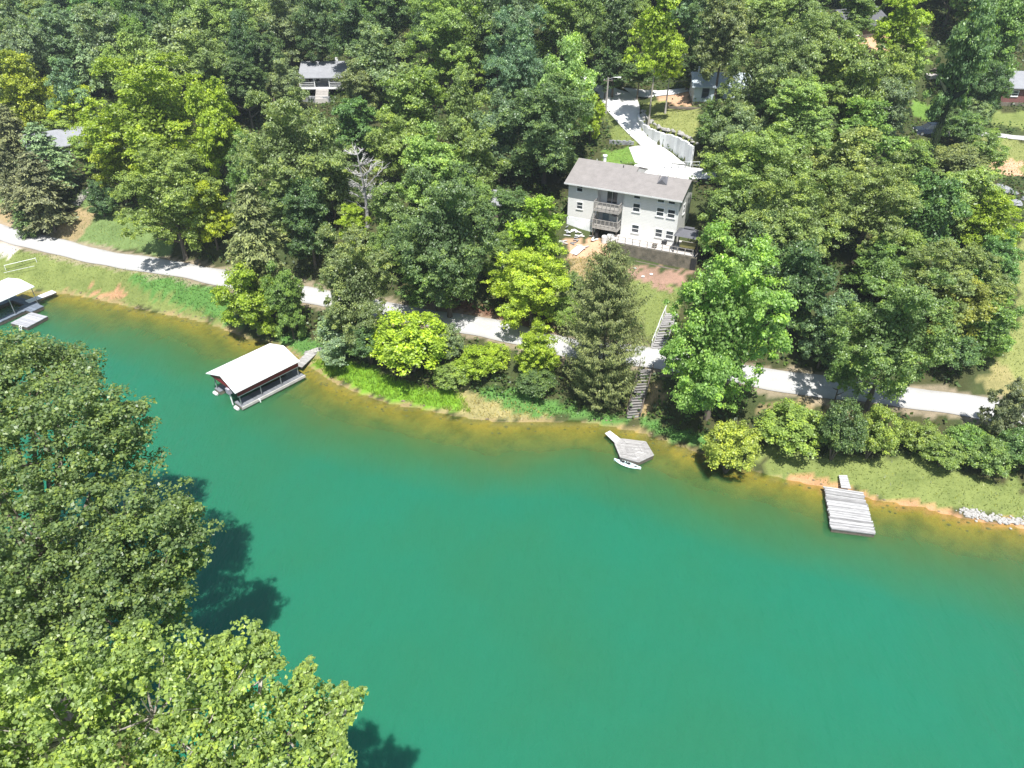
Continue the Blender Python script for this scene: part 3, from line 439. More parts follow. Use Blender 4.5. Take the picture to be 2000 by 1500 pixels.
 (80.28, 167.94, 32.51, 4.06, 5.06, 8.52, 'b', 'gry', 'greyish wood crown above the tree crown cut by the top right corner'), 
 (79.99, 175.18, 34.35, 3.47, 4.58, 8.7, 'b', 'dk', 'dark wood crown above the blue green tree just right of the ivy'), 
 (77.74, 180.25, 35.5, 4.09, 5.72, 9.88, 'b', 'mid', 'green wood crown above the leaning tree with dark ivy covered trunk'), 
 (79.43, 187.08, 37.37, 4.4, 5.35, 8.83, 'b', 'lt1', 'light green wood crown above the blue green tree just right of the ivy'), 
 (84.61, 140.58, 24.96, 4.54, 6.76, 11.42, 'b', 'gry', 'greyish wood crown above the green tree in the top right corner'), 
 (85.8, 146.59, 27.04, 3.44, 4.02, 7.25, 'b', 'mid', 'green wood crown above the green tree in the top right corner'), 
 (84.26, 151.73, 28.37, 4.62, 5.17, 9.35, 'b', 'blu', 'bluish wood crown above the tree crown cut by the top right corner'), 
 (84.22, 160.18, 30.82, 4.99, 6.1, 11.07, 'b', 'blu', 'bluish wood crown above the green tree in the top right corner'), 
 (87.92, 165.89, 32.31, 4.3, 5.33, 8.65, 'b', 'blu', 'bluish wood crown right of the crown at the top edge'), 
 (88.54, 175.97, 35.04, 4.01, 4.86, 9.27, 'b', 'gry', 'greyish wood crown above the leaning tree with dark ivy covered trunk'), 
 (84.71, 177.72, 35.3, 4.4, 6.49, 10.56, 'b', 'mid', 'green wood crown right of the dark crown at the top edge'), 
 (84.21, 186.64, 37.64, 4.69, 5.45, 9.18, 'b', 'blu', 'bluish wood crown above the leaning tree with dark ivy covered trunk'), 
 (93.46, 145.48, 26.57, 3.83, 5.14, 9.36, 'b', 'mid1', 'mid green wood crown above the dark tree left of the brick house'), 
 (90.58, 156.08, 29.75, 3.88, 5.65, 10.34, 'b', 'dk', 'dark wood crown above the green tree in the top right corner'), 
 (91.41, 161.03, 31.11, 3.74, 5.15, 9.79, 'b', 'gry', 'greyish wood crown above the light tree left of the pale stone patio'), 
 (92.62, 165.84, 32.63, 3.42, 5.07, 8.12, 'b', 'dk', 'dark wood crown above the leaning tree with dark ivy covered trunk'), 
 (94.76, 172.73, 34.53, 3.69, 4.59, 8.95, 'b', 'lt1', 'light green wood crown above the green tree in the top right corner'), 
 (95.02, 179.03, 36.21, 4.15, 5.37, 8.73, 'b', 'lt1', 'light green wood crown above the leaning tree with dark ivy covered trunk'), 
 (94.0, 185.58, 37.93, 3.48, 4.3, 7.66, 'b', 'mid', 'green wood crown above the light tree below the sunny green'), 
 (100.67, 159.52, 31.17, 3.67, 4.39, 7.96, 'b', 'lt1', 'light green wood crown above the dark tree left of the brick house'), 
 (100.08, 166.18, 33.0, 3.61, 5.22, 9.82, 'b', 'mid', 'green wood crown right of the sunny green tree'), 
 (99.77, 174.87, 35.43, 4.24, 5.02, 9.98, 'b', 'lt1', 'light green wood crown above the light tree below the sunny green'), 
 (97.3, 178.15, 36.1, 4.0, 5.63, 10.37, 'b', 'blu', 'bluish wood crown above the dark tree left of the brick house'), 
 (101.97, 187.32, 38.89, 4.81, 6.56, 11.41, 'b', 'gry', 'greyish wood crown above the dark tree left of the brick house'), 
 (105.77, 172.91, 35.17, 3.41, 4.45, 8.83, 'b', 'gry', 'greyish wood crown right of the sunny green tree'), 
 (106.32, 182.27, 37.74, 4.59, 6.33, 10.22, 'b', 'dk', 'dark wood crown above the light tree left of the pale stone patio'), 
 (106.29, 188.84, 39.56, 4.77, 5.49, 8.75, 'b', 'mid1', 'mid green wood crown above the dark low tree right of the small upper'), ]
ZONES = [
 
 ('grass', [(-87.71, 99.84), (-73.81, 96.12), (-68.5, 94.56), (-54.94, 90.26), (-45.41, 85.82), (-36.66, 81.86), (-33.31, 76.5), (-39.18, 79.56), (-50.75, 83.61), (-58.28, 86.53), (-70.63, 88.65), (-82.59, 90.72)], 'lawn', 0.6), 
 ('slope', [(-93.78, 110.72), (-79.87, 108.91), (-72.91, 103.75), (-68.91, 99.47), (-48.12, 92.78), (-48.13, 94.74), (-56.2, 101.88), (-64.08, 106.98), (-66.85, 107.1), (-64.67, 103.43), (-66.94, 100.45), (-78.76, 105.36)], 'lawn2', 0.6), 
 ('tan', [(-68.54, 99.48), (-67.14, 101.62), (-63.81, 105.21), (-61.12, 105.28), (-63.35, 97.35)], 'drygrass', 0.6), 
 ('tan2', [(-88.55, 108.61), (-76.39, 106.7), (-73.82, 103.5), (-83.5, 100.02)], 'drygrass', 0.6), 
 ('lot', [(-88.19, 101.27), (-74.49, 97.43), (-69.36, 95.88), (-70.28, 94.25), (-73.3, 94.61), (-86.72, 97.85)], 'gravel', 0.6), 
 ('red1', [(-58.19, 87.55), (-52.98, 86.24), (-50.11, 84.29), (-56.62, 86.15)], 'redsoil', 0.6), 
 ('weed1', [(-51.65, 87.38), (-45.68, 86.51), (-36.61, 81.65), (-33.74, 76.95), (-39.3, 80.3), (-46.57, 84.09)], 'green', 0.6), 
 ('cover1', [(-28.91, 75.78), (-24.06, 74.03), (-21.59, 70.93), (-25.2, 71.82), (-28.62, 74.37)], 'green', 0.6), 
 ('sandy', [(-25.2, 71.82), (-21.59, 70.93), (-20.15, 69.76), (-22.53, 69.37)], 'sand', 0.6), 
 ('pen', [(-23.61, 70.2), (-20.79, 69.91), (-11.18, 64.14), (-5.49, 62.47), (-4.03, 59.96), (-8.7, 60.95), (-14.46, 63.11), (-20.89, 67.14)], 'marsh', 0.6), 
 ('sand2', [(-5.51, 62.79), (0.0, 61.47), (4.31, 60.31), (4.78, 58.73), (0.0, 58.72), (-3.74, 59.25), (-8.14, 60.67), (-5.42, 60.87)], 'sand', 0.6), 
 ('grn3', [(-3.89, 64.06), (3.27, 61.62), (8.57, 59.82), (12.18, 58.84), (12.11, 58.17), (5.86, 59.05), (0.0, 60.32), (-3.83, 62.07)], 'green', 0.6), 
 ('grn4', [(13.21, 58.71), (17.09, 56.94), (20.03, 55.05), (19.83, 53.92), (16.88, 55.5), (13.05, 57.26)], 'green', 0.6), 
 ('tanb', [(14.2, 62.54), (15.73, 62.02), (15.02, 59.96), (13.82, 58.62), (13.06, 58.73)], 'drygrass', 0.6), 
 ('bank2', [(24.96, 58.97), (35.52, 56.81), (35.33, 56.16), (24.82, 58.05)], 'drygrass', 0.6), 
 ('yard', [(14.12, 79.42), (20.3, 77.36), (18.95, 72.69), (16.0, 67.91), (14.23, 72.53)], 'lawn', 0.6), 
 ('yard3', [(4.83, 77.5), (8.07, 79.77), (7.61, 72.06), (5.3, 70.89)], 'lawn', 0.6), 
 ('mulch', [(12.64, 83.58), (18.94, 80.49), (22.55, 79.83), (20.3, 77.36), (17.56, 77.42), (14.42, 79.37)], 'mulch', 0.6), 
 ('yard2', [(6.82, 83.74), (9.8, 84.41), (11.55, 82.19), (8.11, 78.45)], 'drygrass', 0.6), 
 ('debris', [(6.58, 88.17), (11.05, 87.85), (13.54, 86.06), (12.37, 84.12), (9.76, 83.86), (7.31, 84.3)], 'sandred', 0.6), 
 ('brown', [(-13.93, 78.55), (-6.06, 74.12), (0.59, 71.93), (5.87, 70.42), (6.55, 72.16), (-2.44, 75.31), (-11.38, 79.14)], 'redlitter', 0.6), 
 ('lawnA', [(14.33, 107.41), (18.32, 108.01), (19.2, 104.14), (18.49, 103.08), (13.06, 104.18)], 'lawng', 0.6), 
 ('lawnB', [(14.91, 118.31), (15.54, 117.36), (17.15, 112.81), (18.72, 108.19), (15.03, 109.32)], 'lawn', 0.6), 
 ('lawnC', [(21.26, 120.62), (23.41, 120.47), (28.47, 111.39), (26.27, 101.22), (24.81, 102.66), (23.17, 105.77), (21.05, 109.24), (20.08, 112.09)], 'lawny', 0.6), 
 ('red3', [(22.54, 122.93), (28.21, 120.75), (27.59, 114.53), (23.64, 119.33)], 'sandred', 0.6), 
 ('lawnD', [(70.4, 112.09), (83.48, 109.6), (78.98, 100.98), (68.38, 101.94), (68.79, 107.51)], 'lawny', 0.6), 
 ('pinkD', [(69.89, 105.84), (74.86, 105.93), (73.01, 100.81), (68.79, 102.0)], 'sandred', 0.6), 
 ('lawnE', [(63.38, 118.2), (67.36, 118.57), (65.77, 114.88), (62.24, 114.48)], 'lawng', 0.6), 
 ('lawnF', [(63.63, 84.56), (72.67, 84.94), (58.03, 59.2), (50.1, 60.71), (48.91, 60.87), (51.94, 64.33), (56.13, 69.69)], 'lawny', 0.6), 
 ('tanF', [(48.34, 61.46), (51.33, 62.47), (52.47, 60.41), (51.97, 58.94), (48.79, 59.8)], 'sand', 0.6), 
 ('lawnG', [(76.4, 118.28), (85.37, 116.89), (83.24, 112.26), (74.52, 115.46)], 'lawn', 0.6), 
 ('shoreR', [(23.63, 53.43), (29.47, 52.61), (38.64, 51.45), (44.42, 48.6), (51.06, 46.61), (48.94, 42.66), (44.66, 44.37), (39.65, 45.94), (32.66, 47.7), (28.55, 49.27), (24.19, 50.57)], 'lawn', 0.6), 
 ('leafR', [(54.98, 132.66), (64.61, 134.82), (61.68, 126.09), (52.65, 124.45)], 'sandred', 0.6), ]
DRIVE_L = [
 (12.12, 128.85), (12.8, 126.4), (14.28, 123.61), (15.12, 118.9), (16.95, 113.15), (19.07, 107.99), (20.34, 105.1), (21.49, 102.75), ]
DRIVE_R = [
 (14.43, 127.54), (17.05, 126.16), (20.16, 123.71), (20.47, 119.55), (19.86, 115.49), (20.33, 111.08), (21.89, 106.89), (24.72, 101.36), ]
SIDE_L = [
 (18.31, 126.04), (21.14, 124.97), (23.89, 123.78), (28.06, 122.14), ]
SIDE_R = [
 (20.06, 122.87), (21.75, 121.9), (23.99, 121.69), (28.15, 120.39), ]
APRON = [
 (17.77, 103.2), (21.52, 102.98), (25.44, 100.49), (28.46, 98.6), (28.14, 96.86), (16.73, 100.41), ]
APRON2 = [
 (17.39, 107.8), (19.22, 107.95), (21.49, 102.75), (19.79, 101.83), (17.83, 103.72), ]
CARLANE_L = [
 (62.03, 112.69), (65.69, 113.4), (71.32, 113.46), (75.62, 112.52), (82.46, 110.67), ]
CARLANE_R = [
 (61.19, 110.59), (65.09, 111.84), (70.97, 112.54), (75.12, 111.41), (81.85, 109.41), ]
PT = {
 'stairA_top': (14.32, 63.65, 3.3),
 'stairA_bot': (12.47, 58.62, 0.57),
 'stairB_top': (18.49, 72.75, 5.05),
 'stairB_bot': (16.19, 67.69, 3.34),
 'pole1': (14.88, 118.01, 15.78),
 'pole2': (14.08, 131.81, 19.22),
 'mailcar': (12.57, 126.75, 18.0),
 'cottage': (27.59, 114.53, 17.96),
 'porch': (-37.9, 139.53, 13.66),
 'lefthouse': (-71.33, 115.81, 8.65),
 'brick': (77.99, 119.17, 16.59),
 'toproof': (57.61, 127.25, 23.66),
 'hiddenroof': (-3.77, 91.63, 9.44),
 'car': (62.35, 111.33, 14.48),
 'pipe1': (-71.34, 92.12, 1.06),
 'pipe2': (-66.63, 92.26, 2.26),
 'stepsC_top': (-65.6, 107.51, 6.81),
 'stepsC_bot': (-66.11, 104.24, 5.86),
 'stepsD_top': (-67.98, 102.41, 5.13),
 'stepsD_bot': (-69.92, 101.37, 3.38),
 'slate': (68.41, 93.9, 10.35),
 'patio': (69.06, 125.18, 20.17),
 'rail1': (20.83, 101.53, 12.38),
 'rail2': (26.27, 99.98, 12.89),
 'wallA1': (14.64, 109.24, 13.64),
 'wallA2': (18.2, 108.29, 13.76),
 'rip1': (39.98, 45.66, 0.16),
 'rip2': (44.78, 44.17, 0.17),
 'stA': (-24.2, 71.58, 0.31),
 'stB': (-22.68, 71.79, 0.68),
 'plank': (8.88, 85.19, 6.97),
 'stonew1': (-38.28, 136.78, 13.14),
 'stonew2': (-32.87, 135.54, 13.26),
 'white1': (56.22, 118.95, 19.58),
}
HEX = [
 (10.13, 54.81, 0.45), (10.89, 55.6, 0.45), (13.32, 55.12, 0.45), (13.79, 53.03, 0.45), (12.15, 51.98, 0.45), (10.43, 52.73, 0.45), ]
HEXRAMP = [
 (9.33, 56.29, 0.35), (9.9, 56.7, 0.35), (11.01, 55.38, 0.5), (10.32, 54.75, 0.5), ]
PLANKDOCK = [
 (28.65, 48.66, 0.5), (31.95, 47.85, 0.5), (30.98, 42.72, 0.5), (27.43, 43.37, 0.5), ]
PLANKRAMP = [
 (30.42, 49.9, 0.7), (31.19, 49.9, 0.7), (30.95, 48.2, 0.55), (30.11, 48.33, 0.55), ]
BOATDECK = [
 (-32.85, 63.88, 0.45), (-28.54, 60.98, 0.45), (-23.54, 66.86, 0.45), (-27.6, 69.71, 0.45), ]
BOATROOF = [
 (-32.59, 63.31, 3.0), (-27.87, 60.76, 3.0), (-23.01, 66.43, 3.0), (-28.17, 69.09, 3.0), (-30.27, 61.89, 3.9), (-25.65, 67.64, 3.9), ]
GANG = [
 (-25.02, 68.88, 0.5), (-24.05, 68.03, 0.5), (-23.54, 70.4, 0.5), (-24.35, 71.28, 0.5), ]
LDOCK = [
 (-62.84, 78.3, 0.45), (-60.34, 77.04, 0.45), (-59.49, 80.24, 0.45), (-62.23, 81.18, 0.45), ]
LROOF = [
 (-63.96, 79.36, 3.0), (-61.64, 83.95, 3.0), (-66.23, 84.39, 3.0), (-68.69, 79.77, 3.0), ]
LRAMP = [
 (-64.01, 84.69, 0.5), (-62.83, 84.26, 0.5), (-61.39, 86.53, 0.6), (-62.38, 86.83, 0.6), ]
LWALK = [
 (-65.85, 82.45, 0.5), (-65.11, 81.63, 0.5), (-61.32, 82.72, 0.5), (-61.77, 83.56, 0.5), ]
KAYAK = [
 (9.91, 52.7, 0.15), (12.25, 51.44, 0.15), ]
DRIVE_WALL_XY = [
 (20.1, 116.66), (19.75, 114.17), (20.12, 111.84), (20.91, 109.48), (21.99, 107.33), (23.42, 105.6), (24.7, 102.95), (25.58, 100.94), ]
OAK = [
 (-31.51, 37.73, 17.94, 4.69), (-29.33, 38.6, 19.18, 2.68), (-33.27, 34.06, 17.93, 6.28), (-26.66, 31.83, 18.23, 5.39), (-24.08, 33.46, 18.82, 2.61), 
 (-31.95, 27.86, 16.05, 6.28), (-25.31, 26.68, 16.11, 5.56), (-21.4, 28.02, 16.28, 3.85), (-19.59, 28.39, 15.06, 2.49), (-22.23, 24.29, 14.44, 4.07), 
 (-20.47, 26.71, 12.66, 2.78), (-26.39, 23.04, 14.4, 5.01), (-37.45, 30.97, 17.0, 6.59), (-34.41, 40.07, 19.53, 2.12), (-31.67, 40.07, 19.53, 1.37), 
 (-37.32, 39.52, 18.75, 4.11), ]
SYC = [
 (-13.5, 11.81, 24.51, 2.98), (-11.23, 12.45, 24.55, 2.65), (-9.35, 13.01, 24.48, 2.21), (-9.67, 11.86, 23.53, 2.42), (-7.38, 12.62, 23.05, 2.01), 
 (-15.58, 10.93, 25.0, 3.3), (-11.23, 10.07, 23.77, 3.45), (-8.63, 10.73, 22.97, 2.98), (-6.42, 10.97, 22.45, 1.77), (-6.16, 13.08, 22.84, 1.03), 
 (-17.12, 9.76, 25.06, 3.71), (-12.84, 8.61, 23.43, 4.28), (-8.84, 8.2, 22.84, 3.71), ]
SYC_LEAD = [
 ((-8.19, 13.12, 24.29), (-8.28, 14.65, 25.78), 0.62), ((-6.84, 12.95, 23.69), (-6.8, 14.26, 24.52), 0.42), 
 ((-6.06, 12.57, 22.81), (-5.35, 13.93, 23.71), 0.6), ((-9.51, 13.38, 25.01), (-9.31, 14.37, 25.9), 0.5), 
 ((-12.04, 13.18, 25.6), (-12.0, 14.18, 26.5), 0.6), ((-13.81, 12.62, 25.67), (-14.16, 13.48, 26.37), 0.5), 
 ((-5.79, 12.08, 22.8), (-5.76, 12.75, 23.42), 0.5), ]
# ------------------------------------------------------------------ terrain height
def tps_fit(P, z):
    n = len(P); d = np.linalg.norm(P[:, None] - P[None], axis=2)
    K = np.where(d > 0, d * d * np.log(np.maximum(d, 1e-9)), 0.0) + np.eye(n) * 30.0
    Q = np.c_[np.ones(n), P]
    A = np.zeros((n + 3, n + 3)); A[:n, :n] = K; A[:n, n:] = Q; A[n:, :n] = Q.T
    return np.linalg.solve(A, np.r_[z, 0, 0, 0])
KP = np.array([k[:2] for k in KNOTS]); KW = tps_fit(KP, np.array([k[2] for k in KNOTS]))
SHORE_A = np.array(SHORE); BANK_A = np.array(BANK); ROAD_A = np.array(ROAD)
WALL_A = np.array([w[:2] for w in DRIVE_WALL]); WALL_H = np.array([w[2] for w in DRIVE_WALL])

def tps(x, y):
    x = np.asarray(x, float); y = np.asarray(y, float); sh = x.shape
    q = np.c_[x.ravel(), y.ravel()]; out = np.empty(len(q)); n = len(KP)
    for i in range(0, len(q), 20000):
        b = q[i:i + 20000]
        d2 = ((b[:, None] - KP[None]) ** 2).sum(2)
        K = np.where(d2 > 0, 0.5 * d2 * np.log(np.maximum(d2, 1e-12)), 0.0)
        out[i:i + 20000] = K @ KW[:n] + KW[n] + b @ KW[n + 1:]
    return out.reshape(sh)

def poly_dist(x, y, A):
    """distance to a polyline, parameter (index + fraction) and side (+ = left of travel)"""
    x = np.asarray(x, float); y = np.asarray(y, float)
    best = np.full(x.shape, 1e18); par = np.zeros(x.shape); side = np.zeros(x.shape)
    for i in range(len(A) - 1):
        ax, ay = A[i]; dx, dy = A[i + 1] - A[i]; L2 = dx * dx + dy * dy
        t = np.clip(((x - ax) * dx + (y - ay) * dy) / L2, 0, 1)
        ex = x - ax - t * dx; ey = y - ay - t * dy; d = ex * ex + ey * ey
        m = d < best - 1e-9
        best = np.where(m, d, best); par = np.where(m, i + t, par)
        side = np.where(m, np.sign(dx * ey - dy * ex), side)
    return np.sqrt(best), par, side

def sstep(t):
    t = np.clip(t, 0, 1); return t * t * (3 - 2 * t)

def in_poly(x, y, P):
    x = np.asarray(x, float); y = np.asarray(y, float); r = np.zeros(x.shape, bool); n = len(P)
    for i in range(n):
        x0, y0 = P[i]; x1, y1 = P[(i + 1) % n]
        if y0 == y1: continue
        c = ((y0 > y) != (y1 > y)) & (x < (x1 - x0) * (y - y0) / (y1 - y0) + x0)
        r ^= c
    return r

def wob(x, y, s, k=0.0):
    return (np.sin(x / s + 1.3 + k) * np.cos(y / s * 1.17 - .4 + k) + .6 * np.sin(x / s * 2.3 + y / s * 1.7 + k)
            + .35 * np.sin(x / s * 4.1 - y / s * 3.3 + 2 * k)) / 1.9

def shore_sd(x, y):
    """signed distance to the water's edge, + on land"""
    d1, _, s1 = poly_dist(x, y, SHORE_A); d2, _, s2 = poly_dist(x, y, BANK_A)
    a = d1 * s1; b = d2 * s2
    return np.maximum(a, b)

def shore_d(x, y): return poly_dist(x, y, SHORE_A)[0]

ROAD_Z = None
def height(x, y):
    global ROAD_Z
    x = np.asarray(x, float); y = np.asarray(y, float)
    if ROAD_Z is None:
        ROAD_Z = tps(ROAD_A[:, 0], ROAD_A[:, 1])
    z = tps(x, y)
    sd = shore_sd(x, y) + .35 * wob(x, y, 1.9)
    d2, _, s2 = poly_dist(x, y, BANK_A)
    z = np.where(d2 * s2 > -3, np.minimum(0.25 * (d2 * s2) , 4), z)
    z = np.where(sd > 0, np.maximum(z, 0.03 + .07 * np.minimum(sd, 6)), z)
    d, p, _ = poly_dist(x, y, ROAD_A)
    i = np.clip(p.astype(int), 0, len(ROAD_A) - 2); f = p - i
    rz = ROAD_Z[i] * (1 - f) + ROAD_Z[i + 1] * f
    w = 1 - sstep((d - 2.3) / 3.0)
    z = np.where(sd > 0, z * (1 - w) + rz * w, z)
    d, p, s = poly_dist(x, y, WALL_A)
    i = np.clip(p.astype(int), 0, len(WALL_A) - 2); f = p - i
    wh = WALL_H[i] * (1 - f) + WALL_H[i + 1] * f
    inner = (p > 0.001) & (p < len(WALL_A) - 1.001)
    z = z + np.where((s > 0) & inner, wh * .9 * np.clip(1 - d / 9, 0, 1), 0)
    s = np.maximum(-sd, 0)
    bed = -(.05 + .11 * s + .014 * s * s) - np.where(np.abs(d2) < np.abs(shore_d(x, y)), 1.2 * s, 0)
    return np.where(sd > 0, z + .12 * wob(x, y, 2.7) * np.clip(sd / 6, 0, 1) * (1 - w), np.maximum(bed, -7))

# ------------------------------------------------------------------ materials
def nodes_of(name):
    m = bpy.data.materials.new(name); m.use_nodes = True
    n = m.node_tree.nodes; l = m.node_tree.links
    return m, n, l, n['Principled BSDF']

def math_n(n, l, op, a, b=None):
    k = n.new('ShaderNodeMath'); k.operation = op
    for i, v in enumerate((a, b)):
        if v is None: continue
        if isinstance(v, (int, float)): k.inputs[i].default_value = v
        else: l.new(v, k.inputs[i])
    return k.outputs[0]

def mixc(n, l, fac, a, b, mode='MIX'):
    k = n.new('ShaderNodeMix'); k.data_type = 'RGBA'; k.blend_type = mode
    for s, v in ((0, fac), (6, a), (7, b)):
        if isinstance(v, (int, float)): k.inputs[s].default_value = v
        elif isinstance(v, tuple): k.inputs[s].default_value = (*v[:3], 1)
        else: l.new(v, k.inputs[s])
    return k.outputs[2]

def noise_n(n, l, scale, detail=4, vec=None, rough=.6, coord='Object'):
    k = n.new('ShaderNodeTexNoise'); k.inputs['Scale'].default_value = scale
    k.inputs['Detail'].default_value = detail; k.inputs['Roughness'].default_value = rough
    if vec is None:
        tc = n.new('ShaderNodeTexCoord'); vec = tc.outputs[coord]
    l.new(vec, k.inputs['Vector']); return k.outputs['Fac']

def ramp(n, l, fac, p0, p1):
    k = n.new('ShaderNodeMapRange'); k.inputs[1].default_value = p0; k.inputs[2].default_value = p1
    l.new(fac, k.inputs[0]); return k.outputs[0]

def bump_n(n, l, h, strength, dist):
    k = n.new('ShaderNodeBump'); k.inputs['Strength'].default_value = strength; k.inputs['Distance'].default_value = dist
    l.new(h, k.inputs['Height']); return k.outputs[0]

_mats = {}
def M(name, col, rough=.7, var=.25, scale=3.0, dark=None, bump=.0, metal=0.0, spec=.4, stretch=None):
    """painted / wooden / stone surface with wear: two noises between col and a dirtier tone"""
    if name in _mats: return _mats[name]
    m, n, l, p = nodes_of(name)
    vec = None
    if stretch:
        tc = n.new('ShaderNodeTexCoord'); mp = n.new('ShaderNodeMapping'); mp.inputs['Scale'].default_value = stretch
        l.new(tc.outputs['Object'], mp.inputs[0]); vec = mp.outputs[0]
    a = noise_n(n, l, scale, 6, vec); b = noise_n(n, l, scale * 7, 3, vec)
    f = math_n(n, l, 'ADD', math_n(n, l, 'MULTIPLY', a, .65), math_n(n, l, 'MULTIPLY', b, .35))
    f = ramp(n, l, f, .36, .64)
    dark = dark or tuple(c * (1 - var) for c in col)
    oi = n.new('ShaderNodeObjectInfo')
    c0 = mixc(n, l, f, dark, col)
    c1 = mixc(n, l, 1.0, c0, math_n(n, l, 'ADD', math_n(n, l, 'MULTIPLY', oi.outputs['Random'], .3), .82), 'MULTIPLY')
    l.new(c1, p.inputs['Base Color'])
    p.inputs['Roughness'].default_value = rough; p.inputs['Metallic'].default_value = metal
    p.inputs['Specular IOR Level'].default_value = spec
    if bump: l.new(bump_n(n, l, f, .6, bump), p.inputs['Normal'])
    _mats[name] = m; return m

def lapped(name, col, pitch, rough=.6, axis='Z', var=.12, groove=.35):
    """siding, shingle courses or sheet ribs: fine lines darkened in the colour across an axis"""
    m, n, l, p = nodes_of(name)
    tc = n.new('ShaderNodeTexCoord'); sx = n.new('ShaderNodeSeparateXYZ'); l.new(tc.outputs['Object'], sx.inputs[0])
    fr = math_n(n, l, 'FRACT', math_n(n, l, 'DIVIDE', sx.outputs[axis], pitch))
    edge = ramp(n, l, fr, .0, .16)
    a = noise_n(n, l, 1.3, 6); b = noise_n(n, l, 9, 4)
    f = ramp(n, l, math_n(n, l, 'ADD', math_n(n, l, 'MULTIPLY', a, .6), math_n(n, l, 'MULTIPLY', b, .4)), .36, .64)
    c = mixc(n, l, f, tuple(x * (1 - var) for x in col), col)
    c = mixc(n, l, edge, tuple(x * (1 - groove) for x in col), c)
    l.new(c, p.inputs['Base Color']); p.inputs['Roughness'].default_value = rough
    return m

def leaf_material(name, trans=.32, gloss=.35, alt=(1.25, 1.06, .55)):
    """leaf colour is the object's own colour, varied leaf by leaf (attribute v) and by clump"""
    m, n, l, p = nodes_of(name)
    oi = n.new('ShaderNodeObjectInfo')
    at = n.new('ShaderNodeAttribute'); at.attribute_name = 'v'
    v = at.outputs['Fac']
    base = oi.outputs['Color']
    tint = mixc(n, l, 1.0, base, alt, 'MULTIPLY')
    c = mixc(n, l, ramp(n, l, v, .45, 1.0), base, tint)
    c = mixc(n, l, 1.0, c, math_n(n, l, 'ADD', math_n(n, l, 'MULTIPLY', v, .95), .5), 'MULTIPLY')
    l.new(c, p.inputs['Base Color']); p.inputs['Roughness'].default_value = .42
    p.inputs['Specular IOR Level'].default_value = gloss
    tr = n.new('ShaderNodeBsdfTranslucent')
    l.new(mixc(n, l, 1.0, c, (1.5, 1.5, .7), 'MULTIPLY'), tr.inputs['Color'])
    mx = n.new('ShaderNodeMixShader'); mx.inputs[0].default_value = trans
    l.new(p.outputs[0], mx.inputs[1]); l.new(tr.outputs[0], mx.inputs[2])
    l.new(mx.outputs[0], n['Material Output'].inputs[0])
    return m

# ------------------------------------------------------------------ mesh helpers
class MB:
    def __init__(self): self.v = []; self.f = []
    def add(self, vs, fs):
        o = len(self.v); self.v += [tuple(map(float, p)) for p in vs]; self.f += [tuple(o + i for i in f) for f in fs]; return self
    def box(self, x0, x1, y0, y1, z0, z1):
        return self.add([(x0, y0, z0), (x1, y0, z0), (x1, y1, z0), (x0, y1, z0), (x0, y0, z1), (x1, y0, z1), (x1, y1, z1), (x0, y1, z1)],
                        [(3, 2, 1, 0), (4, 5, 6, 7), (0, 1, 5, 4), (1, 2, 6, 5), (2, 3, 7, 6), (3, 0, 4, 7)])
    def prism(self, pts, z0, z1):
        n = len(pts)
        a = sum(pts[i][0] * pts[(i + 1) % n][1] - pts[(i + 1) % n][0] * pts[i][1] for i in range(n))
        if a < 0: pts = pts[::-1]
        z0 = z0 if hasattr(z0, '__len__') else [z0] * n; z1 = z1 if hasattr(z1, '__len__') else [z1] * n
        vs = [(p[0], p[1], z) for p, z in zip(pts, z0)] + [(p[0], p[1], z) for p, z in zip(pts, z1)]
        return self.add(vs, [tuple(range(n))[::-1], tuple(range(n, 2 * n))] + [(i, (i + 1) % n, n + (i + 1) % n, n + i) for i in range(n)])
    def xprism(self, yz, x0, x1):
        """profile in the y-z plane swept along x"""
        n = len(yz)
        a = sum(yz[i][0] * yz[(i + 1) % n][1] - yz[(i + 1) % n][0] * yz[i][1] for i in range(n))
        if a < 0: yz = yz[::-1]
        vs = [(x0, y, z) for y, z in yz] + [(x1, y, z) for y, z in yz]
        return self.add(vs, [tuple(range(n))[::-1], tuple(range(n, 2 * n))] + [(i, (i + 1) % n, n + (i + 1) % n, n + i) for i in range(n)])
    def tube(self, pts, rad, seg=6):
        pts = [Vector(p) for p in pts]; n = len(pts)
        rad = rad if hasattr(rad, '__len__') else [rad] * n
        vs = []; up = Vector((.31, .17, .93))
        for i, p in enumerate(pts):
            d = (pts[min(i + 1, n - 1)] - pts[max(i - 1, 0)]).normalized()
            a = d.cross(up if abs(d.dot(up)) < .95 else Vector((1, 0, 0))).normalized(); b = d.cross(a)
            for k in range(seg):
                t = 2 * math.pi * k / seg
                vs.append(p + (a * math.cos(t) + b * math.sin(t)) * rad[i])
        fs = [(i * seg + k, i * seg + (k + 1) % seg, (i + 1) * seg + (k + 1) % seg, (i + 1) * seg + k) for i in range(n - 1) for k in range(seg)]
        fs += [tuple(range(seg))[::-1], tuple(range((n - 1) * seg, n * seg))]
        return self.add(vs, fs)
    def mesh(self, name, mat):
        me = bpy.data.meshes.new(name); me.from_pydata(self.v, [], self.f); me.validate(); me.update()
        if mat: me.materials.append(mat)
        return me

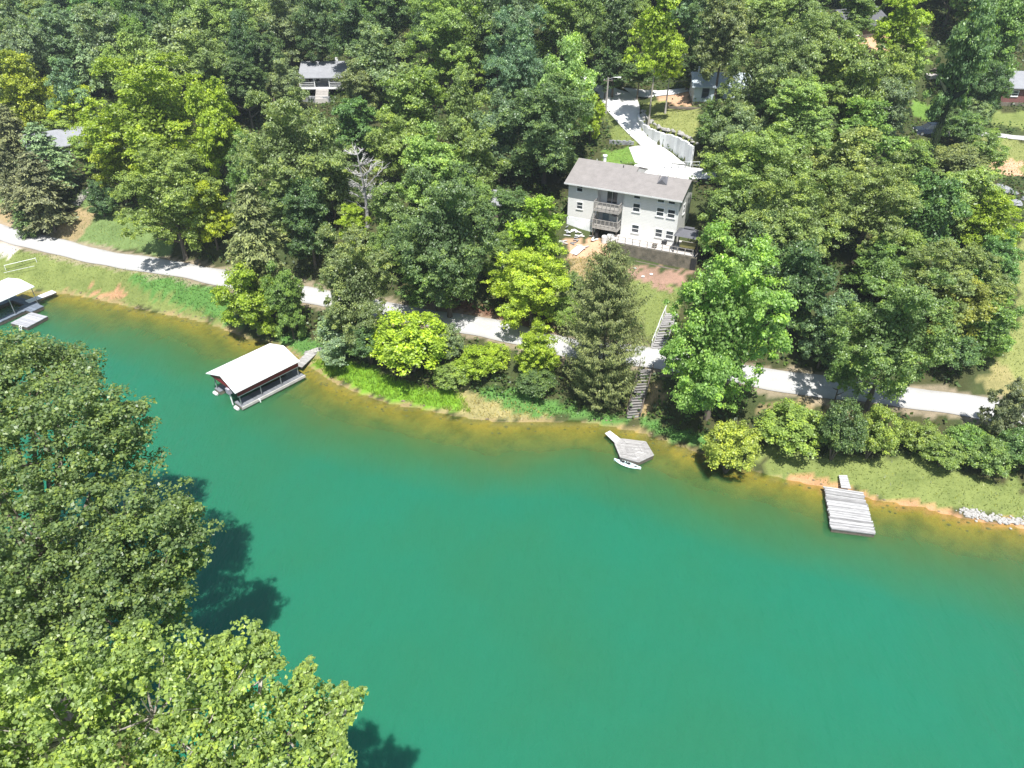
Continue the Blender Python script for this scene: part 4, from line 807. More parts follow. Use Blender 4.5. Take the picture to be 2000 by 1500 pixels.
def link(name, data, parent=None):
    o = bpy.data.objects.new(name, data); COL.objects.link(o)
    if parent: o.parent = parent
    return o
def part(name, mb, mat, parent, label=None, kind=None):
    o = link(name, mb.mesh(name, mat) if isinstance(mb, MB) else mb, parent)
    if label: o['label'] = label
    if kind: o['kind'] = kind
    return o
def thing(name, label, cat, loc=(0, 0, 0), rz=0, group=None, data=None):
    o = link(name, data); o.location = loc; o.rotation_euler = (0, 0, rz)
    o['label'] = label; o['category'] = cat
    if group: o['group'] = group
    return o
def solo(name, mb, mat, label, cat, loc=(0, 0, 0), rz=0, group=None):
    return thing(name, label, cat, loc, rz, group, mb.mesh(name, mat))
def setting(name, me, kind='structure', label=None):
    o = link(name, me); o['kind'] = kind
    if label: o['label'] = label
    return o
def quick_mesh(name, V, F, mat, attrs=None, smooth=False):
    """fast mesh from numpy arrays; F is (n, 3) or (n, 4)"""
    me = bpy.data.meshes.new(name); V = np.asarray(V, np.float32); F = np.asarray(F, np.int32); k = F.shape[1]
    me.vertices.add(len(V)); me.vertices.foreach_set('co', V.ravel())
    me.loops.add(F.size); me.loops.foreach_set('vertex_index', F.ravel())
    me.polygons.add(len(F)); me.polygons.foreach_set('loop_start', np.arange(len(F), dtype=np.int32) * k)
    if smooth: me.polygons.foreach_set('use_smooth', np.ones(len(F), bool))
    me.update(calc_edges=True)
    for an, (dom, typ, arr) in (attrs or {}).items():
        a = me.attributes.new(an, typ, dom)
        a.data.foreach_set('color' if typ == 'FLOAT_COLOR' else 'value', np.asarray(arr, np.float32).ravel())
    if mat: me.materials.append(mat)
    return me

# ------------------------------------------------------------------ ground, lake bed, water
PAL = {
 'forest': (.060, .058, .026), 'lawn': (.165, .205, .062), 'lawn2': (.140, .205, .070), 'drygrass': (.30, .235, .125), 'gravel': (.50, .47, .43),
 'redsoil': (.40, .23, .13), 'green': (.095, .205, .050), 'sand': (.27, .245, .105), 'marsh': (.155, .30, .030), 'mulch': (.28, .185, .135),
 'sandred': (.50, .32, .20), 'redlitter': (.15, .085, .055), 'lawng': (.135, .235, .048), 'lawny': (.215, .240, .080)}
rng = np.random.default_rng(11)
def axis(a, b, fine, lo, hi, step):
    f = np.arange(lo, hi + 1e-6, fine)
    l = [lo]; st = fine
    while l[-1] > a: st = min(st * 1.25, step); l.append(l[-1] - st)
    r = [hi]; st = fine
    while r[-1] < b: st = min(st * 1.25, step); r.append(r[-1] + st)
    return np.array(l[1:][::-1] + list(f) + r[1:])
def grid_faces(nx, ny):
    i = np.arange(nx - 1)[None, :] + np.arange(ny - 1)[:, None] * nx
    return np.stack([i, i + 1, i + nx + 1, i + nx], -1).reshape(-1, 4)

gx = axis(-1500, 1500, .6, -98, 84, 90); gy = axis(-700, 2200, .55, 26, 165, 90)
X, Y = np.meshgrid(gx, gy)
Z = np.empty_like(X)
for r in range(0, len(gy), 40): Z[r:r + 40] = height(X[r:r + 40], Y[r:r + 40])
far = np.clip((np.hypot(X, Y - 60) - 260) / 300, 0, 1)
Z = np.where(Y > 0, Z * (1 - far) + 95 * far, Z * (1 - far) + np.where(Z > 0, 6, -7) * far)
def paint(X, Y):
    jx = X + .8 * wob(X, Y, 1.6) + .35 * rng.standard_normal(X.shape) * .6; jy = Y + .8 * wob(Y, X, 1.5, 2.0) + .35 * rng.standard_normal(X.shape) * .6
    C = np.empty(X.shape + (3,)); C[:] = PAL['forest']
    green = np.clip(.5 + .6 * wob(X, Y, 3.1, 1.0), 0, 1)[..., None]
    C = C * (1 - .55 * green) + np.array((.055, .10, .03)) * .55 * green
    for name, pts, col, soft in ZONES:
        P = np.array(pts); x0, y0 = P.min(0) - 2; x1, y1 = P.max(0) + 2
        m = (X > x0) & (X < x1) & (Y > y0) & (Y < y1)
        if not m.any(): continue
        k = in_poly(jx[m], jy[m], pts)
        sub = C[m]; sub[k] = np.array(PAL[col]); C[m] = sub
    d, p, s = poly_dist(X, Y, ROAD_A)
    sh = (d < 2.7 + .5 * wob(X, Y, 1.4)); C[sh] = C[sh] * .35 + np.array((.34, .28, .20)) * .65
    sd = shore_sd(X, Y) + .35 * wob(X, Y, 1.9)
    w = wob(X, Y, 2.2, 3.0)
    rim = (sd > -.6) & (sd < .1 + .55 * w); C[rim] = np.array((.27, .215, .10))
    right = (sd > -.6) & (sd < .45 + .5 * w) & (X > 26); C[right] = np.array((.44, .25, .13))
    bed = sd <= -.6; C[bed] = np.array((.37, .265, .06))
    bk = bed & (wob(X, Y, 1.3, 5.0) > .25); C[bk] = np.array((.27, .20, .045))
    return C
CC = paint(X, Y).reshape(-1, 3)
m, n, l, p = nodes_of('ground_cover')
at_ = n.new('ShaderNodeAttribute'); at_.attribute_name = 'col'
f1 = noise_n(n, l, .35, 8, rough=.7); f2 = noise_n(n, l, 2.6, 6, rough=.75); f3 = noise_n(n, l, 11, 3)
v = math_n(n, l, 'ADD', math_n(n, l, 'ADD', math_n(n, l, 'MULTIPLY', f1, 1.25), math_n(n, l, 'MULTIPLY', f2, .8)), math_n(n, l, 'MULTIPLY', f3, .7))
v = ramp(n, l, v, .95, 1.8)
c = mixc(n, l, v, mixc(n, l, 1.0, at_.outputs['Color'], (.55, .60, .55), 'MULTIPLY'), mixc(n, l, 1.0, at_.outputs['Color'], (1.42, 1.32, 1.35), 'MULTIPLY'))
l.new(c, p.inputs['Base Color']); p.inputs['Roughness'].default_value = .95; p.inputs['Specular IOR Level'].default_value = .1
l.new(bump_n(n, l, v, .7, .12), p.inputs['Normal'])
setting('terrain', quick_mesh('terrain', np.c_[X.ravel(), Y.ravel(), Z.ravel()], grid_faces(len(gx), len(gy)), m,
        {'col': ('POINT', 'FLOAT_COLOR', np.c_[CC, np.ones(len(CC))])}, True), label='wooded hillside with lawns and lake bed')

# water: the lake's own turbid green grows with the depth of water over the bed
wx = axis(-1500, 1500, .7, -95, 75, 90); wy = axis(-700, 130, .7, 22, 110, 60)
WX, WY = np.meshgrid(wx, wy)
WD = np.empty_like(WX)
for r in range(0, len(wy), 60): WD[r:r + 60] = np.maximum(0, -height(WX[r:r + 60], WY[r:r + 60]))
m, n, l, p = nodes_of('lake_water')
wd = n.new('ShaderNodeAttribute'); wd.attribute_name = 'depth'
big = noise_n(n, l, .045, 3); mid = noise_n(n, l, .16, 4)
dd = math_n(n, l, 'MULTIPLY', wd.outputs['Fac'], math_n(n, l, 'ADD', .55, math_n(n, l, 'MULTIPLY', mid, .9)))
fac = math_n(n, l, 'SUBTRACT', 1.0, math_n(n, l, 'POWER', 2.718, math_n(n, l, 'MULTIPLY', dd, -1.25)))
deepness = ramp(n, l, wd.outputs['Fac'], .5, 3.2)
green = mixc(n, l, deepness, (.042, .118, .038), mixc(n, l, ramp(n, l, big, .35, .65), (.013, .130, .073), (.018, .119, .058)))
l.new(green, p.inputs['Base Color']); p.inputs['Roughness'].default_value = .12; p.inputs['IOR'].default_value = 1.33
p.inputs['Specular IOR Level'].default_value = .5
p.subsurface_method = 'BURLEY'; p.inputs['Subsurface Weight'].default_value = .7; p.inputs['Subsurface Radius'].default_value = (.35, 1.0, .8); p.inputs['Subsurface Scale'].default_value = 1.1
tc = n.new('ShaderNodeTexCoord'); mp = n.new('ShaderNodeMapping'); l.new(tc.outputs['Object'], mp.inputs[0])
mp.inputs['Rotation'].default_value = (0, 0, math.radians(35)); mp.inputs['Scale'].default_value = (1.0, .28, 1)
r1 = noise_n(n, l, 1.6, 4, mp.outputs[0]); r2 = noise_n(n, l, .5, 3, mp.outputs[0]); r3 = noise_n(n, l, 6.0, 2)
hgt = math_n(n, l, 'ADD', math_n(n, l, 'ADD', math_n(n, l, 'MULTIPLY', r1, .5), r2), math_n(n, l, 'MULTIPLY', r3, .12))
nb = bump_n(n, l, hgt, 1.0, .30)
l.new(nb, p.inputs['Normal'])
tr = n.new('ShaderNodeBsdfTransparent'); tr.inputs[0].default_value = (.86, .90, .66, 1)
gl = n.new('ShaderNodeBsdfGlossy'); gl.inputs['Roughness'].default_value = .12; l.new(nb, gl.inputs['Normal'])
fr = n.new('ShaderNodeFresnel'); fr.inputs[0].default_value = 1.33; l.new(nb, fr.inputs['Normal'])
cl = n.new('ShaderNodeMixShader'); l.new(fr.outputs[0], cl.inputs[0]); l.new(tr.outputs[0], cl.inputs[1]); l.new(gl.outputs[0], cl.inputs[2])
mx = n.new('ShaderNodeMixShader'); l.new(fac, mx.inputs[0]); l.new(cl.outputs[0], mx.inputs[1]); l.new(p.outputs[0], mx.inputs[2])
l.new(mx.outputs[0], n['Material Output'].inputs[0])
setting('water', quick_mesh('water', np.c_[WX.ravel(), WY.ravel(), np.zeros(WX.size)], grid_faces(len(wx), len(wy)), m,
        {'depth': ('POINT', 'FLOAT', WD.ravel())}, True), label='calm green lake, golden in the shallows')

# lanes and drive: strips laid on the ground
def resample(P, k):
    P = np.array(P, float); d = np.r_[0, np.cumsum(np.linalg.norm(np.diff(P, axis=0), axis=1))]
    t = np.linspace(0, d[-1], k)
    tt = np.c_[np.interp(t, d, P[:, 0]), np.interp(t, d, P[:, 1])]
    for _ in range(3):
        tt[1:-1] = tt[1:-1] * .5 + (tt[:-2] + tt[2:]) * .25
    return tt
def strip(name, A, B, mat, k=160, w=8, dz=.05, label=None):
    A = resample(A, k); B = resample(B, k); t = np.linspace(0, 1, w)[None, :, None]
    P = A[:, None] * (1 - t) + B[:, None] * t
    zz = height(P[..., 0], P[..., 1]); zz[1:-1] = zz[1:-1] * .5 + .25 * (zz[:-2] + zz[2:])
    crown = .05 * (1 - (2 * t[0, :, 0] - 1) ** 2)
    V = np.c_[P.reshape(-1, 2), (zz + dz + crown).ravel()]; u = np.broadcast_to(t[..., 0], (k, w)).ravel()
    return setting(name, quick_mesh(name, V, grid_faces(w, k), mat, {'across': ('POINT', 'FLOAT', u)}, True), label=label)
def lane_material(name, col, dusty):
    m, n, l, p = nodes_of(name)
    f = noise_n(n, l, .5, 6, rough=.7); g = noise_n(n, l, 9, 4); v = math_n(n, l, 'ADD', math_n(n, l, 'MULTIPLY', f, .55), math_n(n, l, 'MULTIPLY', g, .45))
    at = n.new('ShaderNodeAttribute'); at.attribute_name = 'across'; u = at.outputs['Fac']
    wv = math_n(n, l, 'ADD', u, math_n(n, l, 'MULTIPLY', math_n(n, l, 'SUBTRACT', f, .5), .22))
    trk = math_n(n, l, 'ABSOLUTE', math_n(n, l, 'SUBTRACT', math_n(n, l, 'ABSOLUTE', math_n(n, l, 'SUBTRACT', wv, .5)), .22))
    worn = ramp(n, l, trk, .04, .14); edge = ramp(n, l, math_n(n, l, 'ABSOLUTE', math_n(n, l, 'SUBTRACT', wv, .5)), .36, .52)
    base = mixc(n, l, ramp(n, l, v, .36, .62), dusty, col)
    base = mixc(n, l, math_n(n, l, 'MULTIPLY', worn, .30), base, dusty)
    base = mixc(n, l, math_n(n, l, 'MULTIPLY', edge, .6), base, tuple(c_ * .62 for c_ in dusty))
    l.new(base, p.inputs['Base Color']); p.inputs['Roughness'].default_value = .95
    l.new(bump_n(n, l, g, .5, .03), p.inputs['Normal']); return m
gravel_m = lane_material('gravel', (.47, .475, .47), (.345, .33, .305))
concrete_m = lane_material('concrete', (.68, .68, .66), (.52, .51, .49))
rd = resample(ROAD, 300); tn = np.gradient(rd, axis=0); tn /= np.linalg.norm(tn, axis=1)[:, None]; nn = np.c_[-tn[:, 1], tn[:, 0]]
ww = 2.0 + .12 * np.sin(np.arange(300) * .21) + .08 * np.sin(np.arange(300) * .53 + 1)
strip('road', rd + nn * ww[:, None], rd - nn * (ww[:, None] + .08 * np.cos(np.arange(300) * .31)[:, None]), gravel_m, 420, 9, .06, 'pale gravel lane along the shore')
strip('driveway', DRIVE_L, DRIVE_R, concrete_m, 120, 12, .08, 'white concrete drive behind the big house')
strip('side_lane', SIDE_L, SIDE_R, concrete_m, 60, 8, .12)
strip('parking_apron', [APRON[0], APRON[1], APRON[2], APRON[3]], [APRON[5], APRON[5], APRON[4], APRON[4]], concrete_m, 40, 8, .10)
strip('gravel_patch', [APRON2[0], APRON2[1], APRON2[2]], [APRON2[4], APRON2[4], APRON2[3]], concrete_m, 30, 6, .05)
strip('car_lane', CARLANE_L, CARLANE_R, gravel_m, 80, 6, .07)

# ------------------------------------------------------------------ foliage
def unit(a): return a / np.maximum(np.linalg.norm(a, axis=-1, keepdims=True), 1e-9)
def rdir(rg, n): return unit(rg.standard_normal((n, 3)))
def leaves_mesh(name, P, N, L, W, v, mat, rg, axisdir=None, fold=False):
    """diamond leaves at P with normal N, length L, width W"""
    n = len(P); N = unit(N)
    t = axisdir if axisdir is not None else rdir(rg, n)
    t = unit(t - N * (t * N).sum(1, keepdims=True)); b = np.cross(N, t)
    L = np.broadcast_to(np.asarray(L, float), (n,))[:, None]; W = np.broadcast_to(np.asarray(W, float), (n,))[:, None]
    if not fold:
        V = np.stack([P - t * L * .5, P + b * W * .5 - t * L * .05, P + t * L * .5, P - b * W * .5 - t * L * .05], 1).reshape(-1, 3)
        F = np.arange(4 * n).reshape(n, 4); vv = v
    else:      # broad five-pointed leaf bent along its midrib
        up = N * W * .16
        V = np.stack([P - t * L * .45, P + b * W * .5 - t * L * .12 + up, P + b * W * .26 + t * L * .22 + up * .5, P + t * L * .55,
                      P - b * W * .26 + t * L * .22 + up * .5, P - b * W * .5 - t * L * .12 + up], 1).reshape(-1, 3)
        o = np.arange(n)[:, None] * 6
        F = np.concatenate([o + [0, 1, 2, 3], o + [0, 3, 4, 5]]).reshape(-1, 4); vv = np.r_[v, v]
    return quick_mesh(name, V, F, mat, {'v': ('FACE', 'FLOAT', vv)})

LEAF = leaf_material('leaf', .42, .5)
NEEDLE = leaf_material('needles', .18, .2, (1.15, 1.05, .75))
BARK = M('bark', (.20, .165, .13), .95, .5, 4, (.08, .065, .05), .03, stretch=(1, 1, .25))
PALEBARK = M('pale_bark', (.46, .42, .37), .9, .4, 4, (.22, .19, .16), .02, stretch=(1, 1, .25))

def clumps_to_leaves(rg, C, R, per, leaf, mat, name, sq=.7, upb=.55, fill=.12):
    """C clump centres, R clump radii -> leaf mesh"""
    n = len(C); k = np.repeat(np.arange(n), per)
    d = rdir(rg, n * per); d[:, 2] = np.where(d[:, 2] < -.25, -d[:, 2], d[:, 2])
    rad = rg.uniform(.1, 1.0, n * per) ** .6 * np.where(rg.random(n * per) < .14, 1.55, 1.0)
    P = C[k] + d * (R[k] * rad)[:, None] * np.array((1, 1, sq))
    out = unit(C[k] + 1e-6)
    N = d * .5 + np.array((0, 0, upb)) + out * .25 + rg.standard_normal((n * per, 3)) * .5
    cv = rg.random(n)
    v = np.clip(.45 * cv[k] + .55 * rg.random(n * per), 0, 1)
    s = leaf * rg.uniform(.7, 1.35, n * per)
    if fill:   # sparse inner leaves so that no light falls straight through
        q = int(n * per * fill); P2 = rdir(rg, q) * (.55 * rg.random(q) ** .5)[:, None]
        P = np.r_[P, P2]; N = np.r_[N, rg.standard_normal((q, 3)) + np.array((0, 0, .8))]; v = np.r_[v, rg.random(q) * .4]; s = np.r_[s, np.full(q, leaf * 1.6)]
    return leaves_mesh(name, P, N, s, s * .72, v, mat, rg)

def broad_crown(seed, nl, nc, per, leaf, cr=(.11, .2), low=-.8, point=.35):
    """irregular crown: a core, many unequal boughs of leaves, loose sprays round the outline"""
    rg = np.random.default_rng(seed)
    lc = [(0, 0, .0), (.06 * rg.normal(), .06 * rg.normal(), .45), (.08 * rg.normal(), .08 * rg.normal(), -.4)]; lr = [.52, .36, .5]
    for i in range(nl * 2):
        a = i * 2.4 + rg.uniform(-.7, .7); z = rg.uniform(low, .8); env = math.sqrt(max(.1, 1 - z * z * .85)) * (1 - point * max(0, z + .1))
        q = rg.uniform(.45, .86) * env; r_ = rg.uniform(.13, .31) * (1.1 - .25 * abs(z))
        lc.append((q * math.cos(a), q * math.sin(a), z)); lr.append(r_)
    lc = np.array(lc); lr = np.array(lr)
    w = lr ** 1.8; k = rg.choice(len(lc), nc, p=w / w.sum())
    d = rdir(rg, nc); d = unit(d + .6 * unit(lc[k] + 1e-6) + np.array((0, 0, .35)))
    C = lc[k] + d * (lr[k] * rg.uniform(.5, 1.1, nc))[:, None]
    ns = nc // 6; ks = rg.choice(len(lc), ns); C[:ns] += unit(C[:ns] + 1e-6) * rg.uniform(.0, .13, ns)[:, None]
    C[:, 2] += .05 * np.sin(5 * C[:, 0] + seed) ; rr = np.linalg.norm(C, axis=1); C *= np.minimum(1, 1.1 / np.maximum(rr, 1e-6))[:, None]
    R = rg.uniform(cr[0], cr[1], nc) * (rg.random(nc) ** .7 * .7 + .55)
    return clumps_to_leaves(rg, C, R, per, leaf, LEAF, 'crown'), lc, lr

def shrub_crown(seed, nc, per, leaf):
    rg = np.random.default_rng(seed)
    d = rdir(rg, nc); d[:, 2] = np.abs(d[:, 2]) * 1.25 - .35; d = unit(d)
    C = d * (rg.uniform(.72, .98, nc) * (1 + .12 * np.sin(d[:, 0] * 5 + seed) * np.cos(d[:, 1] * 4)))[:, None]
    return clumps_to_leaves(rg, C, rg.uniform(.13, .24, nc), per, leaf, LEAF, 'crown', .8, .5, .25)

def conifer_crown(seed, tiers, nb, prof, droop, spray, leaf, dens):
    """whorls of branches carrying needle sprays; unit height -1..1, unit radius"""
    rg = np.random.default_rng(seed); P = []; N = []; A = []
    for i in range(tiers):
        t = (i + rg.uniform(.1, .9)) / tiers; z = -1 + 2 * t; Lb = prof(t)
        for j in range(nb):
            a = rg.uniform(0, 2 * math.pi); Lx = Lb * rg.uniform(.62, 1.12); dr = droop * rg.uniform(.5, 1.4)
            k = max(6, int(dens * Lx)); s = rg.uniform(.15, 1, k) ** .75
            ca, sa = math.cos(a), math.sin(a)
            side = rg.normal(0, 1, k) * spray * (1.15 - .7 * s)
            r = s * Lx
            p = np.c_[ca * r - sa * side, sa * r + ca * side, z + (.12 * s - dr * s * s) * Lx + rg.normal(0, .012, k) + np.full(k, 0.)]
            P.append(p); N.append(np.c_[np.full(k, ca * .35), np.full(k, sa * .35), np.ones(k)] + rg.standard_normal((k, 3)) * .45)
            A.append(np.c_[ca + rg.normal(0, .45, k), sa + rg.normal(0, .45, k), rg.normal(-.1, .3, k)])
    P = np.concatenate(P); N = np.concatenate(N); A = np.concatenate(A)
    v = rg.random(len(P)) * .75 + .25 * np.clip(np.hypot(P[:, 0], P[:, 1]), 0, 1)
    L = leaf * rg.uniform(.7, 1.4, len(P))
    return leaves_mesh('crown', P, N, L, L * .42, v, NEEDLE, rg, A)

def trunk_mesh(seed, mat, limbs, r0=.05, lean=.06, start=.35):
    """unit height, limbs reaching out to radius about .6"""
    rg = np.random.default_rng(seed); b = MB()
    ax = [Vector((lean * math.sin(3 * t + seed) * t, lean * math.cos(2.3 * t + seed) * t, t)) for t in np.linspace(-.04, .93, 9)]
    b.tube(ax, [r0 * (1.35 if i == 0 else 1) * (1 - .8 * i / 8) for i in range(9)], 7)
    for i in range(limbs):
        t = rg.uniform(start, .82); k = int(t * 8); p = ax[k]; a = i * 2.4 + rg.uniform(-.4, .4); L = rg.uniform(.4, .7) * (1.1 - .5 * t)
        e = Vector((math.cos(a) * L, math.sin(a) * L, rg.uniform(.06, .2)))
        b.tube([p, p + e * .45 + Vector((0, 0, -.01)), p + e], [r0 * .42 * (1.1 - .6 * t), r0 * .26, r0 * .07], 5)
    return b.mesh('trunk', mat)

CROWN = {'b': [broad_crown(20 + i, 9 + i % 4, 300, 84, .052, (.075, .17))[0] for i in range(7)],
         'B': [broad_crown(40 + i, 13 + i % 5, 620, 90, .033, (.05, .125), -.85, .18)[0] for i in range(5)],
         's': [shrub_crown(60 + i, 120, 80, .07) for i in range(4)],
         'p': [conifer_crown(70 + i, 26, 11, lambda t: (1 - t ** 1.8) ** .75 * (.66 + .7 * min(t, .4)) * (.85 + .18 * math.sin(t * 17)) + .05, .25, .10, .09, 80) for i in range(3)],
         'c': [conifer_crown(81, 60, 14, lambda t: min(1, .74 + 1.1 * t) * (1 - t ** 3.2) ** .9 * (.9 + .1 * math.sin(t * 23)) + .03, -.2, .06, .036, 130)],
         't': [broad_crown(90 + i, 11, 190, 70, .06, (.09, .17))[0] for i in range(2)],
         'i': [broad_crown(95, 12, 190, 80, .06, (.09, .17))[0]]}
TRUNK = [trunk_mesh(3 + i, BARK, 9) for i in range(3)]
CTRUNK = trunk_mesh(9, BARK, 0, .035, .02)
TTRUNK = trunk_mesh(12, PALEBARK, 6, .045, .03, .66)
IVY = M('ivy_bark', (.035, .050, .022), .95, .6, 6, (.012, .016, .010), .05)
ITRUNK = trunk_mesh(14, IVY, 5, .085, .03, .6)

LC = {'mid': (0.207, 0.330, 0.091), 'mid1': (0.228, 0.330, 0.107), 'lt': (0.262, 0.372, 0.096), 'lt1': (0.288, 0.415, 0.131), 'yel': (0.386, 0.454, 0.062), 'yg': (0.370, 0.486, 0.056),
      'yg1': (0.311, 0.444, 0.056), 'yg2': (0.336, 0.383, 0.088), 'dk': (0.124, 0.207, 0.081), 'dk1': (0.162, 0.269, 0.098), 'blu': (0.200, 0.319, 0.169), 'olv': (0.174, 0.200, 0.100), 'olv1': (0.258, 0.338, 0.125),
      'olv2': (0.185, 0.232, 0.100), 'gry': (0.244, 0.334, 0.177), 'gry1': (0.241, 0.313, 0.140), 'em': (0.168, 0.313, 0.103), 'brt': (0.297, 0.464, 0.110), 'lime': (0.414, 0.500, 0.119), 'limex': (0.411, 0.464, 0.114), 'thin': (0.199, 0.228, 0.114), 'bare': (0.250, 0.206, 0.230)}
NAMES = {'b': 'broadleaf_tree', 'B': 'broadleaf_tree', 's': 'shrub', 'p': 'conifer', 'c': 'cedar_tree', 't': 'slender_tree', 'i': 'ivy_clad_tree'}
CATS = {'b': 'tree', 'B': 'tree', 's': 'shrub', 'p': 'conifer', 'c': 'cedar', 't': 'tree', 'i': 'tree'}
GROUPS = {'b': 'broadleaf trees of the lakeside wood', 'B': 'broadleaf trees of the lakeside wood', 's': 'shrubs along the shore and lanes', 'p': 'conifers of the lakeside wood',
          'c': None, 't': 'slender trees on the cottage lawn', 'i': None}
rt = np.random.default_rng(77)
def plant(spec, i, label, group):
    x, y, z, rx, rz, hc, kind, colk = spec[:8]
    o = thing(NAMES[kind], label, CATS[kind], (x, y, z - .05), rt.uniform(0, 6.28) if kind not in 'ti' else 0, group)
    c = CROWN[kind]; k = link('crown', c[(i + (2 if colk == 'brt' else 0)) % len(c)], o)
    sx = rx * rt.uniform(.96, 1.1); k.location = (0, 0, hc); k.scale = (sx, rx * rt.uniform(.96, 1.1), rz)
    j = rt.uniform(.88, 1.12); col = LC[colk]
    k.color = (col[0] * j * rt.uniform(.93, 1.07), col[1] * j, col[2] * j * rt.uniform(.9, 1.1), 1)
    if kind == 's':
        b = STEMS
    else: b = {'b': TRUNK[i % 3], 'B': TRUNK[i % 3], 'p': CTRUNK, 'c': CTRUNK, 't': TTRUNK, 'i': ITRUNK}[kind]
    t = link('stem' if kind == 's' else 'trunk', b, o); t.scale = (rx, rx, hc + rz * (.55 if kind not in 'pc' else .95))
    if kind == 't': t.scale = (3.4, 3.4, hc + rz * .5)
    if kind == 'i':
        t.scale = (5.2, 5.2, hc + rz * .6); o.rotation_euler = (0, math.radians(2), 0)
        v = link('ivy', CROWN['c'][0], o); v.location = (0, 0, hc * .5); v.scale = (.62, .62, hc * .6); v.color = (.045, .075, .03, 1)
    if colk == 'thin': k.scale = (rx, rx, rz)
    return o
sb = MB()
for i in range(7):
    a = i * .9; sb.tube([(0, 0, -.05), (.25 * math.cos(a), .25 * math.sin(a), .4), (.5 * math.cos(a), .5 * math.sin(a), .75)], [.03, .02, .008], 5)
STEMS = sb.mesh('stem', BARK)

# bare grey dead tree
def dead_tree(spec, label):
    x, y, z, rx, rz, hc = spec[:6]; H_ = hc + rz; rg = random.Random(5)
    o = thing('dead_tree', label, 'tree', (x, y, z))
    b = MB(); tw = MB()
    ax = [Vector((.25 * math.sin(t * 4), .2 * math.cos(t * 3), t * H_)) for t in np.linspace(-.02, 1, 9)]
    b.tube(ax, [.28 * (1 - .9 * i / 8) for i in range(9)], 7)
    for i in range(34):
        t = rg.uniform(.35, .97); p = ax[int(t * 8)]; a = i * 2.4 + rg.uniform(-.3, .3); L = rx * rg.uniform(.5, 1.1) * (1.35 - t)
        e = Vector((math.cos(a) * L, math.sin(a) * L, L * rg.uniform(.25, .8)))
        b.tube([p, p + e * .5 + Vector((0, 0, -.1)), p + e], [.075, .05, .02], 5)
        for j in range(9):
            s = rg.uniform(.3, 1); q = p + e * s; a2 = a + rg.uniform(-1.2, 1.2); L2 = L * rg.uniform(.2, .5)
            e2 = Vector((math.cos(a2) * L2, math.sin(a2) * L2, L2 * rg.uniform(.0, .9)))
            tw.tube([q, q + e2 * .5 + Vector((0, 0, .05)), q + e2], [.035, .025, .012], 4)
    gm = M('dead_wood', (.50, .48, .46), .95, .3, 5)
    part('trunk', b, gm, o); t = part('twigs', tw, gm, o, kind='stuff'); return o

for i, s in enumerate(TREES):
    if s[6] == 'd': dead_tree(s, s[8])
    else: plant(s, i, s[8], GROUPS[s[6]])
for i, s in enumerate(FILL):
    plant(s, i + 3, s[8], 'crowded trees of the upper hillside')

